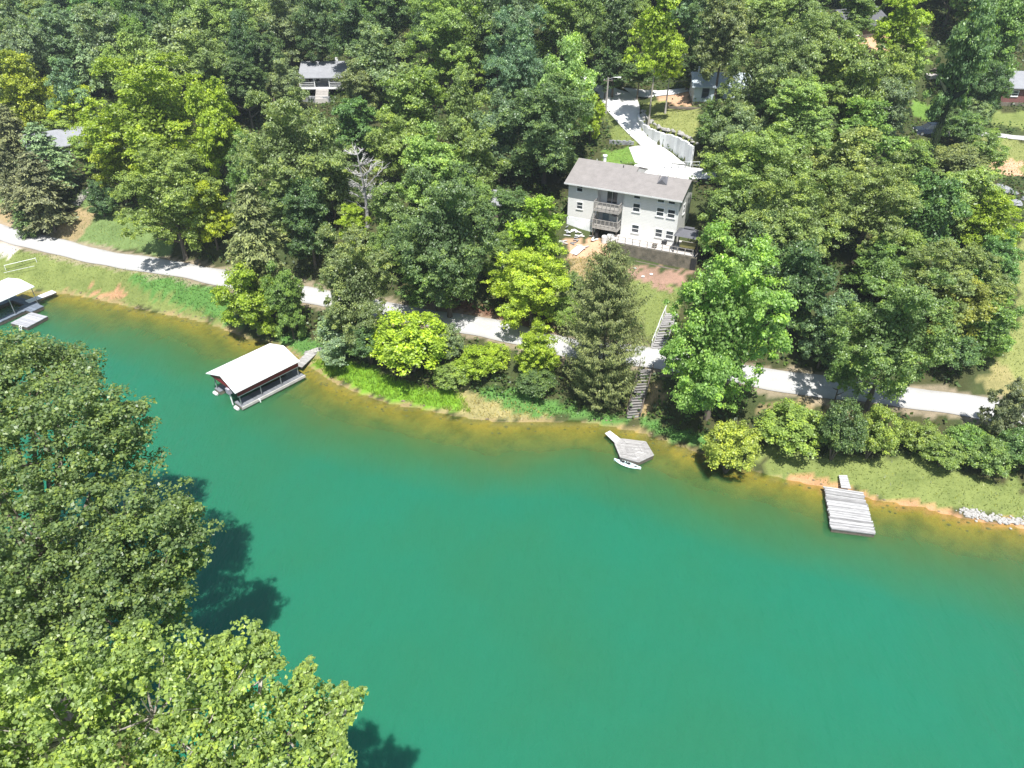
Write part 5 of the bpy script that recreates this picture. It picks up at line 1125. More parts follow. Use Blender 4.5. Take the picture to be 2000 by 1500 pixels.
# ------------------------------------------------------------------ the two near trees on this bank
def near_tree(name, label, base, lobes, nclump, cr, per, leaf, colr, seed, fold, leaders=(), bark=BARK, r0=.45, inner=1500):
    """lobes: (x, y, z, radius) in metres; leaders: bough tips that stand clear of the crown"""
    rg = np.random.default_rng(seed)
    o = thing(name, label, 'tree', base, 0)
    L = np.array(lobes, float); w = L[:, 3] ** 2; k = rg.choice(len(L), nclump, p=w / w.sum())
    cen = L[:, :3].mean(0)
    d = unit(rdir(rg, nclump) + .5 * unit(L[k, :3] - cen) + np.array((0, 0, .35)))
    C = L[k, :3] + d * (L[k, 3] * rg.uniform(.55, 1.04, nclump))[:, None]
    R = rg.uniform(cr[0], cr[1], nclump)
    b = MB(); trunk_top = Vector(cen) - Vector(base)
    b.tube([(0, 0, -.4), (.1, .1, trunk_top.z * .3), (trunk_top.x * .35, trunk_top.y * .35, trunk_top.z * .6), tuple(trunk_top * .98)], [r0 * 1.2, r0 * .9, r0 * .7, r0 * .35], 9)
    bw = MB()
    for x, y, z, r in lobes:
        e = Vector((x, y, z)) - Vector(base); s = Vector((trunk_top.x * .4, trunk_top.y * .4, trunk_top.z * rg.uniform(.5, .75)))
        b.tube([s, s.lerp(e, .5) + Vector((0, 0, -.6)), e, e + (e - s).normalized() * r * .55], [r0 * .3, r0 * .2, r0 * .11, r0 * .03], 6)
        for j in range(9):
            dd = rdir(rg, 1)[0]; dd[2] = abs(dd[2]) * .8; t = e + Vector(dd) * r * .9
            b.tube([e, e.lerp(t, .5) + Vector((0, 0, -.12)), t], [r0 * .09, r0 * .06, r0 * .02], 5)
    ex = []; er = []
    for (x0, y0, z0), (x1, y1, z1), rr in leaders:
        A = np.array((x0, y0, z0)); B = np.array((x1, y1, z1)); off = Vector(base)
        b.tube([Vector(A) - off, Vector(A * .5 + B * .5) - off + Vector((.08, 0, -.1)), Vector(B) - off], [.075, .05, .015], 6)
        for t in np.linspace(.3, 1, 12):
            for q in range(3):
                ex.append(A + (B - A) * t + rg.standard_normal(3) * rr * (.62 - .3 * t)); er.append(rr * rg.uniform(.22, .42))
    if ex: C = np.r_[C, np.array(ex)]; R = np.r_[R, np.array(er)]
    n = len(C); kk = np.repeat(np.arange(n), per); N_ = n * per
    dd = rdir(rg, N_); dd[:, 2] = np.where(dd[:, 2] < -.3, -dd[:, 2], dd[:, 2])
    P = C[kk] + dd * (R[kk] * rg.uniform(.15, 1.0, N_) ** .55)[:, None] * np.array((1, 1, .72))
    NN = dd * .5 + np.array((0, 0, .6)) + rg.standard_normal((N_, 3)) * .48
    cv = rg.random(n); v = np.clip(.3 * cv[kk] + .7 * rg.random(N_), 0, 1); s = leaf * rg.uniform(.5, 1.45, N_)
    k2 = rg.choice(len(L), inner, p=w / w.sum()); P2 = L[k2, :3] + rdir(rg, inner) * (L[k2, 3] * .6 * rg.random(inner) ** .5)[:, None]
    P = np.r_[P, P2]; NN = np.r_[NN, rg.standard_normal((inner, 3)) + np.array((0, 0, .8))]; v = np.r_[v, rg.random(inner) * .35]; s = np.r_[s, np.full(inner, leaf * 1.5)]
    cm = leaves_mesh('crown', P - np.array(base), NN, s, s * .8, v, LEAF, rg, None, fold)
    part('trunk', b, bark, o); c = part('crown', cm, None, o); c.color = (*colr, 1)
    return o
near_tree('oak_tree', 'huge olive green oak filling the left edge over the lake', (-27.5, 25.5, 3.0), OAK, 2500, (.32, .8), 76, .18, (.168, .245, .088), 301, False, r0=.75, inner=7000)
near_tree('sycamore_tree', 'bright pale green tree with large leaves in the bottom left corner', (-11.5, 9.5, 2.5), SYC, 1500, (.18, .5), 52, .13, (.265, .370, .105), 302, True, SYC_LEAD, PALEBARK, .5, 5000)

# ------------------------------------------------------------------ big house
WHITE = M('white_paint', (.80, .80, .78), .5, .10, 2)
TRIM = M('trim_paint', (.66, .66, .64), .5, .12, 2)
SIDING = lapped('lap_siding', (.74, .73, .69), .2, .6)
ROOFG = lapped('shingle_roof', (.25, .228, .212), .3, .9, 'Y', .25, .22)
GREYROOF = lapped('grey_shingle', (.27, .275, .29), .3, .85, 'Y', .22, .2)
BLUEROOF = lapped('ribbed_metal_roof', (.40, .45, .48), .35, .45, 'X', .12, .25)
DARKROOF = lapped('dark_shingle', (.115, .115, .125), .3, .85, 'Y', .25, .2)
GLASS = M('window_glass', (.045, .055, .065), .08, .3, 1.5, spec=.8)
DECKW = M('weathered_wood', (.46, .435, .40), .85, .45, 3, (.20, .185, .165), .01, stretch=(.35, 3, 3))
GREYW = M('grey_wood', (.44, .425, .41), .9, .5, 3, (.19, .18, .17), .01, stretch=(.4, 4, 4))
DARKW = M('dark_wood', (.16, .13, .105), .85, .4, 4)
CONC = M('old_concrete', (.25, .215, .165), .95, .55, 1.3, (.085, .08, .06), .02)
PALEC = M('pale_concrete', (.52, .485, .45), .9, .25, 2)
WCONC = M('white_concrete', (.78, .78, .76), .85, .22, .8, (.56, .57, .57), .01)
BLACK = M('black_metal', (.03, .03, .032), .5, .3, 4)
STEEL = M('grey_steel', (.42, .43, .44), .4, .25, 4, metal=.6)
RED = M('red_paint', (.22, .022, .030), .45, .25, 3)
DECKG = M('grey_deck', (.18, .19, .205), .8, .25, 3)
BRICK = lapped('red_brick', (.20, .085, .075), .08, .9)
ROCK = M('pale_rock', (.46, .44, .41), .95, .4, 3, (.22, .21, .19), .05)
GREYROCK = M('grey_rock', (.36, .37, .38), .95, .45, 3, (.16, .16, .165), .05)

def window(parent, x0, x1, z0, z1, y=0.0, frame=None, axis='y', sill=True):
    """window standing proud of a wall that faces -y (or +x): frame > two panes and sill"""
    f = MB(); t = .09; a, b = .05, .06
    for (u0, u1, w0, w1) in ((x0, x0 + t, z0, z1), (x1 - t, x1, z0, z1), (x0 + t, x1 - t, z1 - t, z1), (x0 + t, x1 - t, z0, z0 + t), (x0 + t, x1 - t, (z0 + z1) / 2 - .03, (z0 + z1) / 2 + .03)):
        if axis == 'y': f.box(u0, u1, y - b, y + .02, w0, w1)
        else: f.box(y - .02, y + b, u0, u1, w0, w1)
    w = part('window', f, frame or WHITE, parent)
    for q0, q1 in ((z0 + t, (z0 + z1) / 2 - .03), ((z0 + z1) / 2 + .03, z1 - t)):
        p = MB()
        if axis == 'y': p.box(x0 + t, x1 - t, y - .025, y + .015, q0, q1)
        else: p.box(y - .015, y + .025, x0 + t, x1 - t, q0, q1)
        part('pane', p, GLASS, w)
    if sill:
        s = MB()
        if axis == 'y': s.box(x0 - .05, x1 + .05, y - .11, y, z0 - .07, z0 - .003)
        else: s.box(y, y + .11, x0 - .05, x1 + .05, z0 - .07, z0 - .003)
        part('sill', s, frame or WHITE, w)
    return w
def slab_roof(prof, th, x0, x1):
    """two roof slopes from a profile of (y, z) points"""
    b = MB()
    for (ya, za), (yb, zb) in zip(prof[:-1], prof[1:]):
        b.xprism([(ya, za), (yb, zb), (yb, zb - th), (ya, za - th)], x0, x1)
    return b

PHI = math.radians(25.5)
HO = Vector((7.322, 90.585, 8.5))
def hp(x, y, z=0): return HO + Vector((x * math.cos(PHI) + y * math.sin(PHI), -x * math.sin(PHI) + y * math.cos(PHI), z))
house = thing('lake_house', 'big pale grey three storey house with balconies above a stone terrace', 'house', HO, -PHI)
w = MB(); w.box(0, 4.0, 0, 8.4, -2.6, 6.0); w.box(4.003, 7.4, 1.2, 8.397, -2.6, 6.0); w.box(7.403, 14.6, .003, 6.4, -2.6, 6.0)
w.xprism([(.02, 6.003), (8.38, 6.003), (4.2, 7.47)], .02, 7.88); w.xprism([(.02, 6.003), (6.38, 6.003), (3.2, 7.11)], 7.9, 14.58)
part('wall', w, SIDING, house)
part('foundation_wall', MB().box(-.03, 3.85, -.035, .6, -2.6, 1.2), WCONC, house, 'white painted block wall at the lower left corner')
part('roof', slab_roof([(-.7, 5.93), (4.2, 7.68), (8.85, 6.02)], .16, -.35, 7.9).xprism([(-.7, 5.93), (3.2, 7.32), (6.85, 6.02), (6.85, 5.86), (3.2, 7.16), (-.7, 5.77)], 7.903, 14.98), ROOFG, house)
part('fascia', MB().box(-.37, 14.99, -.75, -.703, 5.74, 5.92), TRIM, house)
part('gutter_pipe', MB().tube([(7.47, -.06, 5.8), (7.47, -.06, 0)], .045), TRIM, house)
d = part('dormer', MB().xprism([(2.0, 6.9), (3.0, 6.9), (3.0, 7.45)], 11.0, 11.05).add([(11.0, 1.6, 6.75), (12.3, 1.6, 6.75), (11.65, 1.6, 7.32), (11.0, 3.1, 7.25), (12.3, 3.1, 7.25), (11.65, 3.1, 7.33)], [(0, 1, 2), (1, 4, 5, 2), (0, 2, 5, 3)]), DARKROOF, house, 'small dark roof vent gable')
part('chimney', MB().tube([(3.1, 4.6, 7.3), (3.1, 4.6, 8.25)], .2, 10).tube([(3.1, 4.6, 8.25), (3.1, 4.6, 8.4)], .3, 10), WHITE, house)
part('vent_pipe', MB().tube([(6.0, 3.6, 7.2), (6.0, 3.6, 7.75)], .06, 8), BLACK, house)
for x0, x1, z0, z1 in ((1.1, 2.0, 4.75, 5.85), (1.22, 2.12, 2.45, 3.45), (8.7, 9.65, 5.05, 5.85), (11.75, 12.7, 5.05, 5.85), (13.1, 14.05, 5.05, 5.85),
                       (8.72, 9.73, 3.35, 4.5), (11.79, 12.81, 3.3, 4.45), (13.18, 14.22, 3.3, 4.45), (8.84, 9.88, .58, 1.7), (11.95, 12.92, .56, 1.68), (13.31, 14.35, .55, 1.67)):
    window(house, x0, x1, z0, z1, 0)
window(house, 2.2, 3.1, 3.1, 4.4, 14.6, axis='x')
# recessed bay behind the balconies
sd_ = part('sliding_door', MB().box(4.85, 6.35, 1.13, 1.22, 3.42, 5.5), TRIM, house)
part('pane', MB().box(4.93, 5.57, 1.11, 1.15, 3.5, 5.42), GLASS, sd_); part('pane', MB().box(5.63, 6.27, 1.11, 1.15, 3.5, 5.42), GLASS, sd_)
dr = part('door', MB().box(4.5, 5.35, 1.13, 1.22, 1.1, 3.05), M('blue_grey_door', (.30, .36, .38), .5), house)
part('handle', MB().box(5.22, 5.28, 1.07, 1.128, 1.95, 2.1), STEEL, dr)
window(house, 5.65, 6.55, 1.7, 2.85, 1.2)
part('basement_door', MB().box(5.0, 5.9, 1.13, 1.22, -1.2, .75), DARKW, house)
def balcony(zf, x0, x1, y0, label):
    b = part('balcony', MB().box(x0, x1, y0, 1.12, zf - .3, zf), DECKW, house, label)
    r = MB(); r.box(x0, x1, y0, y0 + .07, zf + .86, zf + .95); r.box(x0, x0 + .07, y0 + .07, -.01, zf + .86, zf + .95); r.box(x1 - .07, x1, y0 + .07, -.01, zf + .86, zf + .95)
    r.box(x0 + .1, x1 - .1, y0 + .02, y0 + .05, zf + .12, zf + .18)
    part('handrail', r, DECKW, b)
    n_ = 7
    for i in range(n_):
        x = x0 + .05 + (x1 - x0 - .1) * i / (n_ - 1); part('post', MB().box(x - .045, x + .045, y0 - .04, y0 - .002, zf - .28, zf + .9), DECKW, b)
    bl = MB()
    for i in range(34):
        x = x0 + .12 + (x1 - x0 - .24) * i / 33; bl.box(x - .018, x + .018, y0 + .025, y0 + .05, zf + .183, zf + .858)
    for s in (x0 + .02, x1 - .05):
        for i in range(8): bl.box(s, s + .03, y0 + .15 + i * .14, y0 + .18 + i * .14, zf + .003, zf + .858)
    part('balusters', bl, DECKW, b, kind='stuff')
    return b
balcony(3.35, 3.95, 7.35, -1.2, 'upper wooden balcony'); balcony(1.05, 3.95, 7.37, -1.25, 'lower wooden balcony with slimmer floor')
for x in (4.05, 7.2): part('support_post', MB().box(x - .06, x + .06, -1.1, -.98, -1.6, .745), DARKW, house); part('support_post', MB().box(x - .06, x + .06, -1.1, -.98, 1.053, 3.045), DECKW, house)

# terrace with its retaining wall
ter = thing('terrace', 'long terrace with stained concrete retaining wall in front of the big house', 'terrace', HO, -PHI)
part('slab', MB().box(7.0, 17.9, -2.72, -.05, -.25, 0).box(14.7, 17.9, -.047, 1.5, -.25, 0), PALEC, ter)
part('retaining_wall', MB().box(6.9, 18.0, -2.95, -2.723, -3.2, .02).box(6.9, 7.15, -2.72, -.06, -3.2, -.253).box(17.903, 18.1, -2.95, 1.5, -3.2, .02), CONC, ter)
part('wall_pier', MB().box(17.5, 18.15, -3.05, -2.953, -3.2, -.1), BLACK, ter, 'dark stained pier at the right end')
solo('edging_beam', MB().tube([(7.2, -3.5, -1.62), (12, -3.42, -1.72), (17.6, -3.4, -1.86)], .13, 8), DARKW, 'dark round timber laid along the foot of the terrace wall', 'timber', HO, -PHI)
tr_ = thing('terrace_railing', 'thin grey railing along the edge of the house terrace', 'railing', HO, -PHI)
for i in range(12):
    x = 7.1 + i * .95; part('post', MB().box(x - .04, x + .04, -2.9, -2.82, .02, .92), DECKW, tr_)
for z in (.12, .5, .92): part('rail', MB().box(7.05, 17.6, -2.885, -2.835, z, z + .05), DECKW, tr_)
gz = thing('gazebo', 'small gazebo with dark hipped roof on the house terrace', 'gazebo', hp(16.4, -1.2), -PHI)
part('roof', MB().add([(-1.55, -1.35, 2.2), (1.55, -1.35, 2.2), (1.55, 1.35, 2.2), (-1.55, 1.35, 2.2), (-.5, -.1, 2.9), (.5, -.1, 2.9), (-.5, .1, 2.9), (.5, .1, 2.9)],
     [(0, 1, 5, 4), (1, 2, 7, 5), (2, 3, 6, 7), (3, 0, 4, 6), (4, 5, 7, 6), (3, 2, 1, 0)]), DARKROOF, gz)
part('roof_cap', MB().box(-.6, .6, -.3, .3, 2.92, 2.98), DARKROOF, gz)
for x in (-1.35, 1.35):
    for y in (-1.15, 1.15): part('post', MB().box(x - .06, x + .06, y - .06, y + .06, 0, 2.2), BLACK, gz)
part('wind_wall', MB().box(1.38, 1.42, -1.05, 1.05, .1, 2.1), DARKW, gz)
yb = thing('daybed', 'pale yellow covered daybed under the gazebo', 'daybed', hp(16.5, -.9), -PHI)
YEL = M('yellow_cover', (.80, .70, .25), .8, .15, 3)
part('cushion', MB().box(-.95, .95, -.6, .6, .45, .75), YEL, yb); part('base', MB().box(-.9, .9, -.55, .55, .06, .447), DARKW, yb)
for x in (-.85, .85):
    for y in (-.5, .5): part('leg', MB().box(x - .04, x + .04, y - .04, y + .04, 0, .06), DARKW, yb)
solo('storage_box', MB().box(-.3, .3, -.2, .2, 0, .35).box(-.33, .33, -.23, .23, .353, .4), BLACK, 'small black box on the terrace by the house wall', 'box', hp(13.4, -.5), -PHI)
solo('planter', MB().prism([(-.25, -.2), (.25, -.2), (.25, .2), (-.25, .2)], 0, .4).box(-.3, .3, -.25, .25, .403, .46), DARKW, 'dark planter beside the terrace railing', 'planter', hp(12.6, -2.1), -PHI)
def zat(x, y): return float(height(np.array([x]), np.array([y]))[0])
def onhouse(x, y):
    p = hp(x, y); p.z = zat(p.x, p.y); return p
for i, (x, y, lab) in enumerate(((6.5, -1.0, 'white round water tank under the balcony at the terrace corner'), (5.75, -1.3, 'smaller white tank beside the round water tank'))):
    r = .48 - .12 * i; t = thing('water_tank', lab, 'tank', onhouse(x, y), 0, 'white tanks under the balcony')
    part('drum', MB().tube([(0, 0, -.05), (0, 0, 1.0 - .2 * i)], r, 14), WHITE, t); part('lid', MB().tube([(0, 0, 1.003 - .2 * i), (0, 0, 1.1 - .2 * i)], r * .8, 14), TRIM, t)
solo('barrel', MB().tube([(0, 0, -.05), (0, 0, .3), (0, 0, .65), (0, 0, .95)], [.28, .32, .32, .28], 12), BLACK, 'black barrel in the shade under the balcony post', 'barrel', onhouse(4.5, -.7))
rb = random.Random(8)
solo('white_board', MB().box(-.55, .55, -1.0, 1.0, .02, .08), WHITE, 'large white panel lying in front of the debris beside the house', 'panel', onhouse(3.2, -4.2) + Vector((0, 0, .1)), math.radians(-38)).rotation_euler[0] = math.radians(10)
for i in range(26):
    x, y = rb.uniform(.2, 4.6), rb.uniform(-3.6, -.6); L = rb.uniform(.5, 1.3)
    o = solo('scrap_board', MB().box(-L / 2, L / 2, -rb.uniform(.06, .2), .1, 0, .05), rb.choice((WHITE, GREYW, PALEC, GREYROCK, WHITE)), 'loose board in the scattered debris heap by the lower house wall', 'board', onhouse(x, y) + Vector((0, 0, .05 + .04 * (i % 4))), rb.uniform(0, 3.1), 'debris boards beside the house')
    o.rotation_euler[0] = rb.uniform(-.25, .25)
for i, (x, y) in enumerate(((12.6, -6.2), (13.4, -5.4), (11.2, -5.0))):
    solo('paper_scrap', MB().prism([(-.2, -.15), (.15, -.2), (.22, .12), (-.1, .2)], 0, .06), WHITE, ('white scrap on the brown bed nearest the lawn', 'white scrap on the brown bed right of the other', 'white scrap on the brown bed close to the wall')[i], 'scrap', onhouse(x, y) + Vector((0, 0, .05)), i, 'white scraps on the brown bed')

# ------------------------------------------------------------------ behind the house
dw = thing('drive_wall', 'curved white concrete retaining wall beside the drive', 'wall', (0, 0, 0))
WP = resample(DRIVE_WALL_XY, 29)
wh = np.interp(np.linspace(0, 1, 29), np.linspace(0, 1, len(WALL_H)), WALL_H)
for i in range(28):
    a, b_ = Vector(WP[i]), Vector(WP[i + 1]); d_ = (b_ - a).normalized(); n_ = Vector((-d_.y, d_.x))
    q = [a + d_ * .006 - n_ * .45, b_ - d_ * .006 - n_ * .45, b_ - d_ * .006 - n_ * .12, a + d_ * .006 - n_ * .12]
    zb = [zat(*(p - n_ * .5)) for p in q]; h_ = wh[i] + .06 * math.sin(i * 2.1)
    part('wall_block', MB().prism([tuple(p) for p in q], min(zb) - .4, min(zb) + h_), WCONC, dw)
RM = []
for s_ in range(4):
    rg = random.Random(s_); bm_ = MB(); V = []; 
    for j, zz in enumerate((-.5, -.1, .35, .6)):
        for k_ in range(6):
            t = k_ * math.pi / 3 + j * .3; rr = (.75, 1, .8, .35)[j] * rg.uniform(.8, 1.15); V.append((rr * math.cos(t), rr * math.sin(t), zz * rg.uniform(.85, 1.1)))
    F_ = [(j * 6 + k_, j * 6 + (k_ + 1) % 6, (j + 1) * 6 + (k_ + 1) % 6, (j + 1) * 6 + k_) for j in range(3) for k_ in range(6)] + [tuple(range(18, 24)), tuple(range(5, -1, -1))]
    RM.append(bm_.add(V, F_))
RMP = [b_.mesh('rock', ROCK) for b_ in RM]; RMG = [b_.mesh('grey_rock', GREYROCK) for b_ in RM]
def rock(x, y, s, label, group, grey=False, name='boulder'):
    o = thing(name, label, 'rock', (x, y, zat(x, y) + s * .15), rb.uniform(0, 6), group, (RMG if grey else RMP)[rb.randrange(4)])
    o.scale = (s * rb.uniform(.8, 1.2), s * rb.uniform(.8, 1.2), s * rb.uniform(.6, .9)); return o
for i in range(1, 28, 1):
    a, b_ = Vector(WP[i]), Vector(WP[min(i + 1, 28)]); d_ = (b_ - a).normalized(); n_ = Vector((-d_.y, d_.x)); p = a + n_ * rb.uniform(.25, .8)
    rock(p.x, p.y, rb.uniform(.22, .5), 'pale rock lying along the top of the curved white wall', 'rocks behind the white drive wall')
lw = thing('low_wall', 'low grey stone wall across the small lawn behind the house', 'wall', (0, 0, 0))
A_, B_ = Vector(PT['wallA1']), Vector(PT['wallA2'])
for i in range(9):
    a = A_.lerp(B_, i / 9); b_ = A_.lerp(B_, (i + .94) / 9)
    part('stone', MB().prism([(a.x, a.y), (b_.x, b_.y), (b_.x + .05, b_.y + .35), (a.x, a.y + .35)], min(a.z, b_.z) - .3, (a.z + b_.z) / 2 + .5 + .08 * math.sin(i * 3)), GREYROCK, lw)
rl = thing('drive_railing', 'thin metal railing on the parking edge behind the house roof', 'railing', (0, 0, 0))
A_, B_ = Vector(PT['rail1']), Vector(PT['rail2'])
for i in range(7):
    p = A_.lerp(B_, i / 6); part('post', MB().tube([p + Vector((0, 0, -.1)), p + Vector((0, 0, 1.0))], .04, 6), STEEL, rl)
for z in (.55, 1.0): part('rail', MB().tube([A_ + Vector((0, 0, z)), B_ + Vector((0, 0, z))], .03, 6), STEEL, rl)

def pole(pt, h, label, lamp):
    o = thing('utility_pole', label, 'utility pole', pt, 0, 'wooden utility poles by the drive')
    part('shaft', MB().tube([(0, 0, -.3), (0, 0, h)], [.17, .11], 8), M('pole_wood', (.36, .33, .30), .9, .3, 4, stretch=(2, 2, .3)), o)
    part('crossarm', MB().box(-.7, .7, -.06, .06, h - .5, h - .38), DARKW, o)
    for x in (-.6, .6): part('insulator', MB().tube([(x, 0, h - .38), (x, 0, h - .2)], .05, 6), WHITE, o)
    if lamp:
        a = part('lamp_arm', MB().tube([(.1, 0, h - .2), (.9, -.1, h + .05), (1.5, -.15, h + .05)], .035, 6), STEEL, o); part('lamp_head', MB().box(1.4, 1.95, -.28, -.02, h - .02, h + .12), WHITE, a)
    return o
pole(PT['pole1'], 5.4, 'utility pole with lamp arm at the left rim of the white drive', True)
pole(PT['pole2'], 6.5, 'plain utility pole in front of the dark wood above the drive', False)
p1 = Vector(PT['pole1']) + Vector((0, 0, 5.2)); p2 = Vector(PT['pole2']) + Vector((0, 0, 6.2)); p3 = Vector(PT['cottage']) + Vector((1, 2, 3.2))
def wire(a, b_, sag, label):
    solo('power_line', MB().tube([a.lerp(b_, t) - Vector((0, 0, sag * 4 * t * (1 - t))) for t in np.linspace(0, 1, 12)], .022, 4), BLACK, label, 'cable', group='overhead cables by the drive')
wire(p1, p3, .35, 'black cable from the lamp pole to the blue grey cottage'); wire(p1, p2, .2, 'black cable between the two utility poles')

def car(label, paint, loc, rz):
    o = thing('parked_car', label, 'car', loc, rz, 'cars parked on the lanes')
    prof = [(-2.15, .35), (2.15, .35), (2.2, .75), (2.05, .95), (1.0, 1.05), (-2.05, 1.05), (-2.2, .8)]
    b = MB(); b.xprism([(y, z) for y, z in prof], -.88, .88)
    part('body', b, paint, o)
    c = MB().add([(-.84, -1.95, 1.053), (.84, -1.95, 1.053), (.84, 1.0, 1.053), (-.84, 1.0, 1.053), (-.68, -1.7, 1.62), (.68, -1.7, 1.62), (.68, .3, 1.62), (-.68, .3, 1.62)],
                 [(3, 2, 1, 0), (4, 5, 6, 7), (0, 1, 5, 4), (1, 2, 6, 5), (2, 3, 7, 6), (3, 0, 4, 7)])
    part('windows', c, GLASS, o); part('roof_panel', MB().box(-.7, .7, -1.72, .32, 1.623, 1.67), paint, o)
    for x in (-.82, .82):
        for y in (-1.35, 1.35):
            wl_ = part('wheel', MB().tube([(x - .11, y, .34), (x + .11, y, .34)], .34, 14), BLACK, o)
            part('rim', MB().tube([(x - .125, y, .34), (x + .125, y, .34)], .19, 10), STEEL, wl_)
    for x in (-.62, .62): part('headlight', MB().box(x - .16, x + .16, 2.13, 2.22, .66, .82), WHITE, o); part('tail_light', MB().box(x - .14, x + .14, -2.22, -2.14, .72, .95), RED, o)
    return o
NAVY = M('navy_paint', (.025, .035, .06), .25, .1, 2, spec=.6)
c_ = PT['car']; car('dark blue car parked behind the leaning ivy covered tree', NAVY, (c_[0] + 1.1, c_[1] + .2, zat(c_[0] + 1.1, c_[1] + .2) + .12), math.radians(88))
c_ = PT['mailcar']; car('dark vehicle with pale roof at the top end of the white drive', WHITE, (c_[0] - .6, c_[1] + 1.8, zat(c_[0] - .6, c_[1] + 1.8) + .15), math.radians(170))

def gable_house(name, label, loc, rz, W_, D_, hw, hr, wall, roof, wins, eave=.4, base=1.2, chim=None, extra=None, frame=None):
    o = thing(name, label, 'house', loc, rz)
    part('wall', MB().box(0, W_, 0, D_, 0, hw).xprism([(.01, hw + .003), (D_ - .01, hw + .003), (D_ / 2, hw + hr - .2)], .01, W_ - .01), wall, o)
    part('foundation', MB().box(-.06, W_ + .06, -.06, D_ + .06, -base - 2, -.003), CONC, o)
    sl = hr / (D_ / 2)
    part('roof', MB().xprism([(-eave, hw - eave * sl), (D_ / 2, hw + hr), (D_ + eave, hw - eave * sl), (D_ + eave, hw - eave * sl - .14), (D_ / 2, hw + hr - .14), (-eave, hw - eave * sl - .14)], -eave, W_ + eave), roof, o)
    for (x0, x1, z0, z1) in wins: window(o, x0, x1, z0, z1, 0, frame)
    if chim: part('chimney', MB().box(chim[0] - chim[3], chim[0] + chim[3], chim[1] - chim[3], chim[1] + chim[3], hw, hw + hr + chim[2]), chim[4], o)
    return o
CB = lapped('blue_grey_siding', (.50, .57, .60), .2, .6)
c_ = Vector(PT['cottage'])
gable_house('cottage', 'small blue grey cottage with metal roof and two dark framed windows', c_ + Vector((0, 0, .5)), math.radians(-6), 10.5, 6.5, 2.35, 1.25, CB, BLUEROOF, [(1.2, 2.25, .65, 2.0), (3.3, 4.35, .65, 2.0), (6.2, 7.2, .65, 2.0)], chim=(.9, 4.6, .5, .12, WHITE), frame=M('dark_frame', (.06, .08, .12), .5))
for i in range(3):
    solo('retaining_timber', MB().box(-2.6, 2.4, -.12, .12, -.1, .2), DARKW, ('dark timber edging the red soil left of the cottage, upper one', 'dark timber edging the red soil left of the cottage, middle one', 'dark timber edging the lawn below the cottage')[i], 'timber', (26.0 + .8 * i, 114.4 - .9 * i, zat(26.0 + .8 * i, 114.4 - .9 * i)), math.radians(-8), 'timbers beside the cottage')
# porch house
c_ = Vector((-38.6, 137.6, 15.3)); PW = M('pale_wall', (.50, .50, .50), .7, .15, 2)
ph = gable_house('porch_house', 'grey roofed house with white porch railing among the left trees', c_ + Vector((0, 2.4, 0)), math.radians(2), 11, 6, 2.3, 1.15, PW, GREYROOF, [(1.2, 2.1, .5, 1.9), (2.5, 3.4, .5, 1.9), (6.4, 7.4, .5, 1.9)], eave=.3, base=2.5, chim=(6.2, 3.4, .5, .25, WHITE))
part('porch_roof', MB().xprism([(-2.7, 1.75), (-.32, 2.25), (-.32, 2.15), (-2.7, 1.63)], -.3, 11.3), GREYROOF, ph)
part('porch_floor', MB().box(0, 11, -2.5, -.065, -.25, 0), WHITE, ph)
for x in (.1, 2.75, 5.4, 8.1, 10.9): part('porch_post', MB().box(x - .07, x + .07, -2.45, -2.31, 0, 1.66), WHITE, ph)
for x0, x1 in ((.2, 2.6), (5.5, 10.8)):
    for z in (.25, .55, .85): part('porch_rail', MB().box(x0, x1, -2.41, -2.36, z, z + .06), WHITE, ph)
stp = part('porch_steps', MB(), WHITE, ph)
for i in range(7): part('step', MB().box(2.9, 5.2, -2.8 - i * .3, -2.51 - i * .3, -2.6, -.22 - i * .2), PALEC, stp)
sw = thing('stone_wall', 'grey stone retaining wall under the porch house', 'wall', (0, 0, 0))
A_, B_ = Vector(PT['stonew1']), Vector(PT['stonew2'])
for j in range(3):
    for i in range(8):
        a = A_.lerp(B_, (i + .5 * (j % 2) * .5) / 8); b_ = A_.lerp(B_, (i + .9 + .25 * (j % 2)) / 8)
        part('stone', MB().prism([(a.x, a.y), (b_.x, b_.y), (b_.x, b_.y + .5), (a.x, a.y + .5)], a.z - .2 + j * .37, a.z + .15 + j * .37), GREYROCK, sw)
# left house
lh = gable_house('low_house', 'low house with grey roof half hidden by pines at the left', (-75.5, 113.2, 9.2), math.radians(38), 9.5, 7.5, 2.3, 1.5, M('brown_wall', (.20, .14, .10), .8, .3, 2), GREYROOF, [(1.0, 2.0, .8, 1.9), (4.2, 5.2, .8, 1.9)], chim=(2.2, 5.0, .7, .4, BRICK))
# brick house
c_ = Vector(PT['brick'])
gable_house('brick_house', 'dark red brick house with grey roof at the right edge', c_ + Vector((-.3, .3, .6)), math.radians(-4), 12, 8, 2.4, 1.5, BRICK, GREYROOF, [(1.3, 2.4, .9, 1.8), (4.5, 5.6, .9, 1.8)], eave=.5)
c_ = Vector(PT['toproof'])
gable_house('hillside_house', 'house with dark grey roof hidden high in the top right wood', c_ + Vector((-2.5, 1.5, .8)), math.radians(28), 9, 7, 2.4, 1.9, DARKW, DARKROOF, [(1.2, 2.2, .8, 1.8)], eave=.5)
c_ = Vector(PT['hiddenroof'])
gable_house('shed', 'small shed with dark grey roof peeping out between the middle trees', (c_.x - 1.5, c_.y - 1.2, c_.z + .1), math.radians(-12), 4.2, 3.6, 2.4, 1.0, DARKW, GREYROOF, [(.8, 1.5, 1.0, 1.8)])
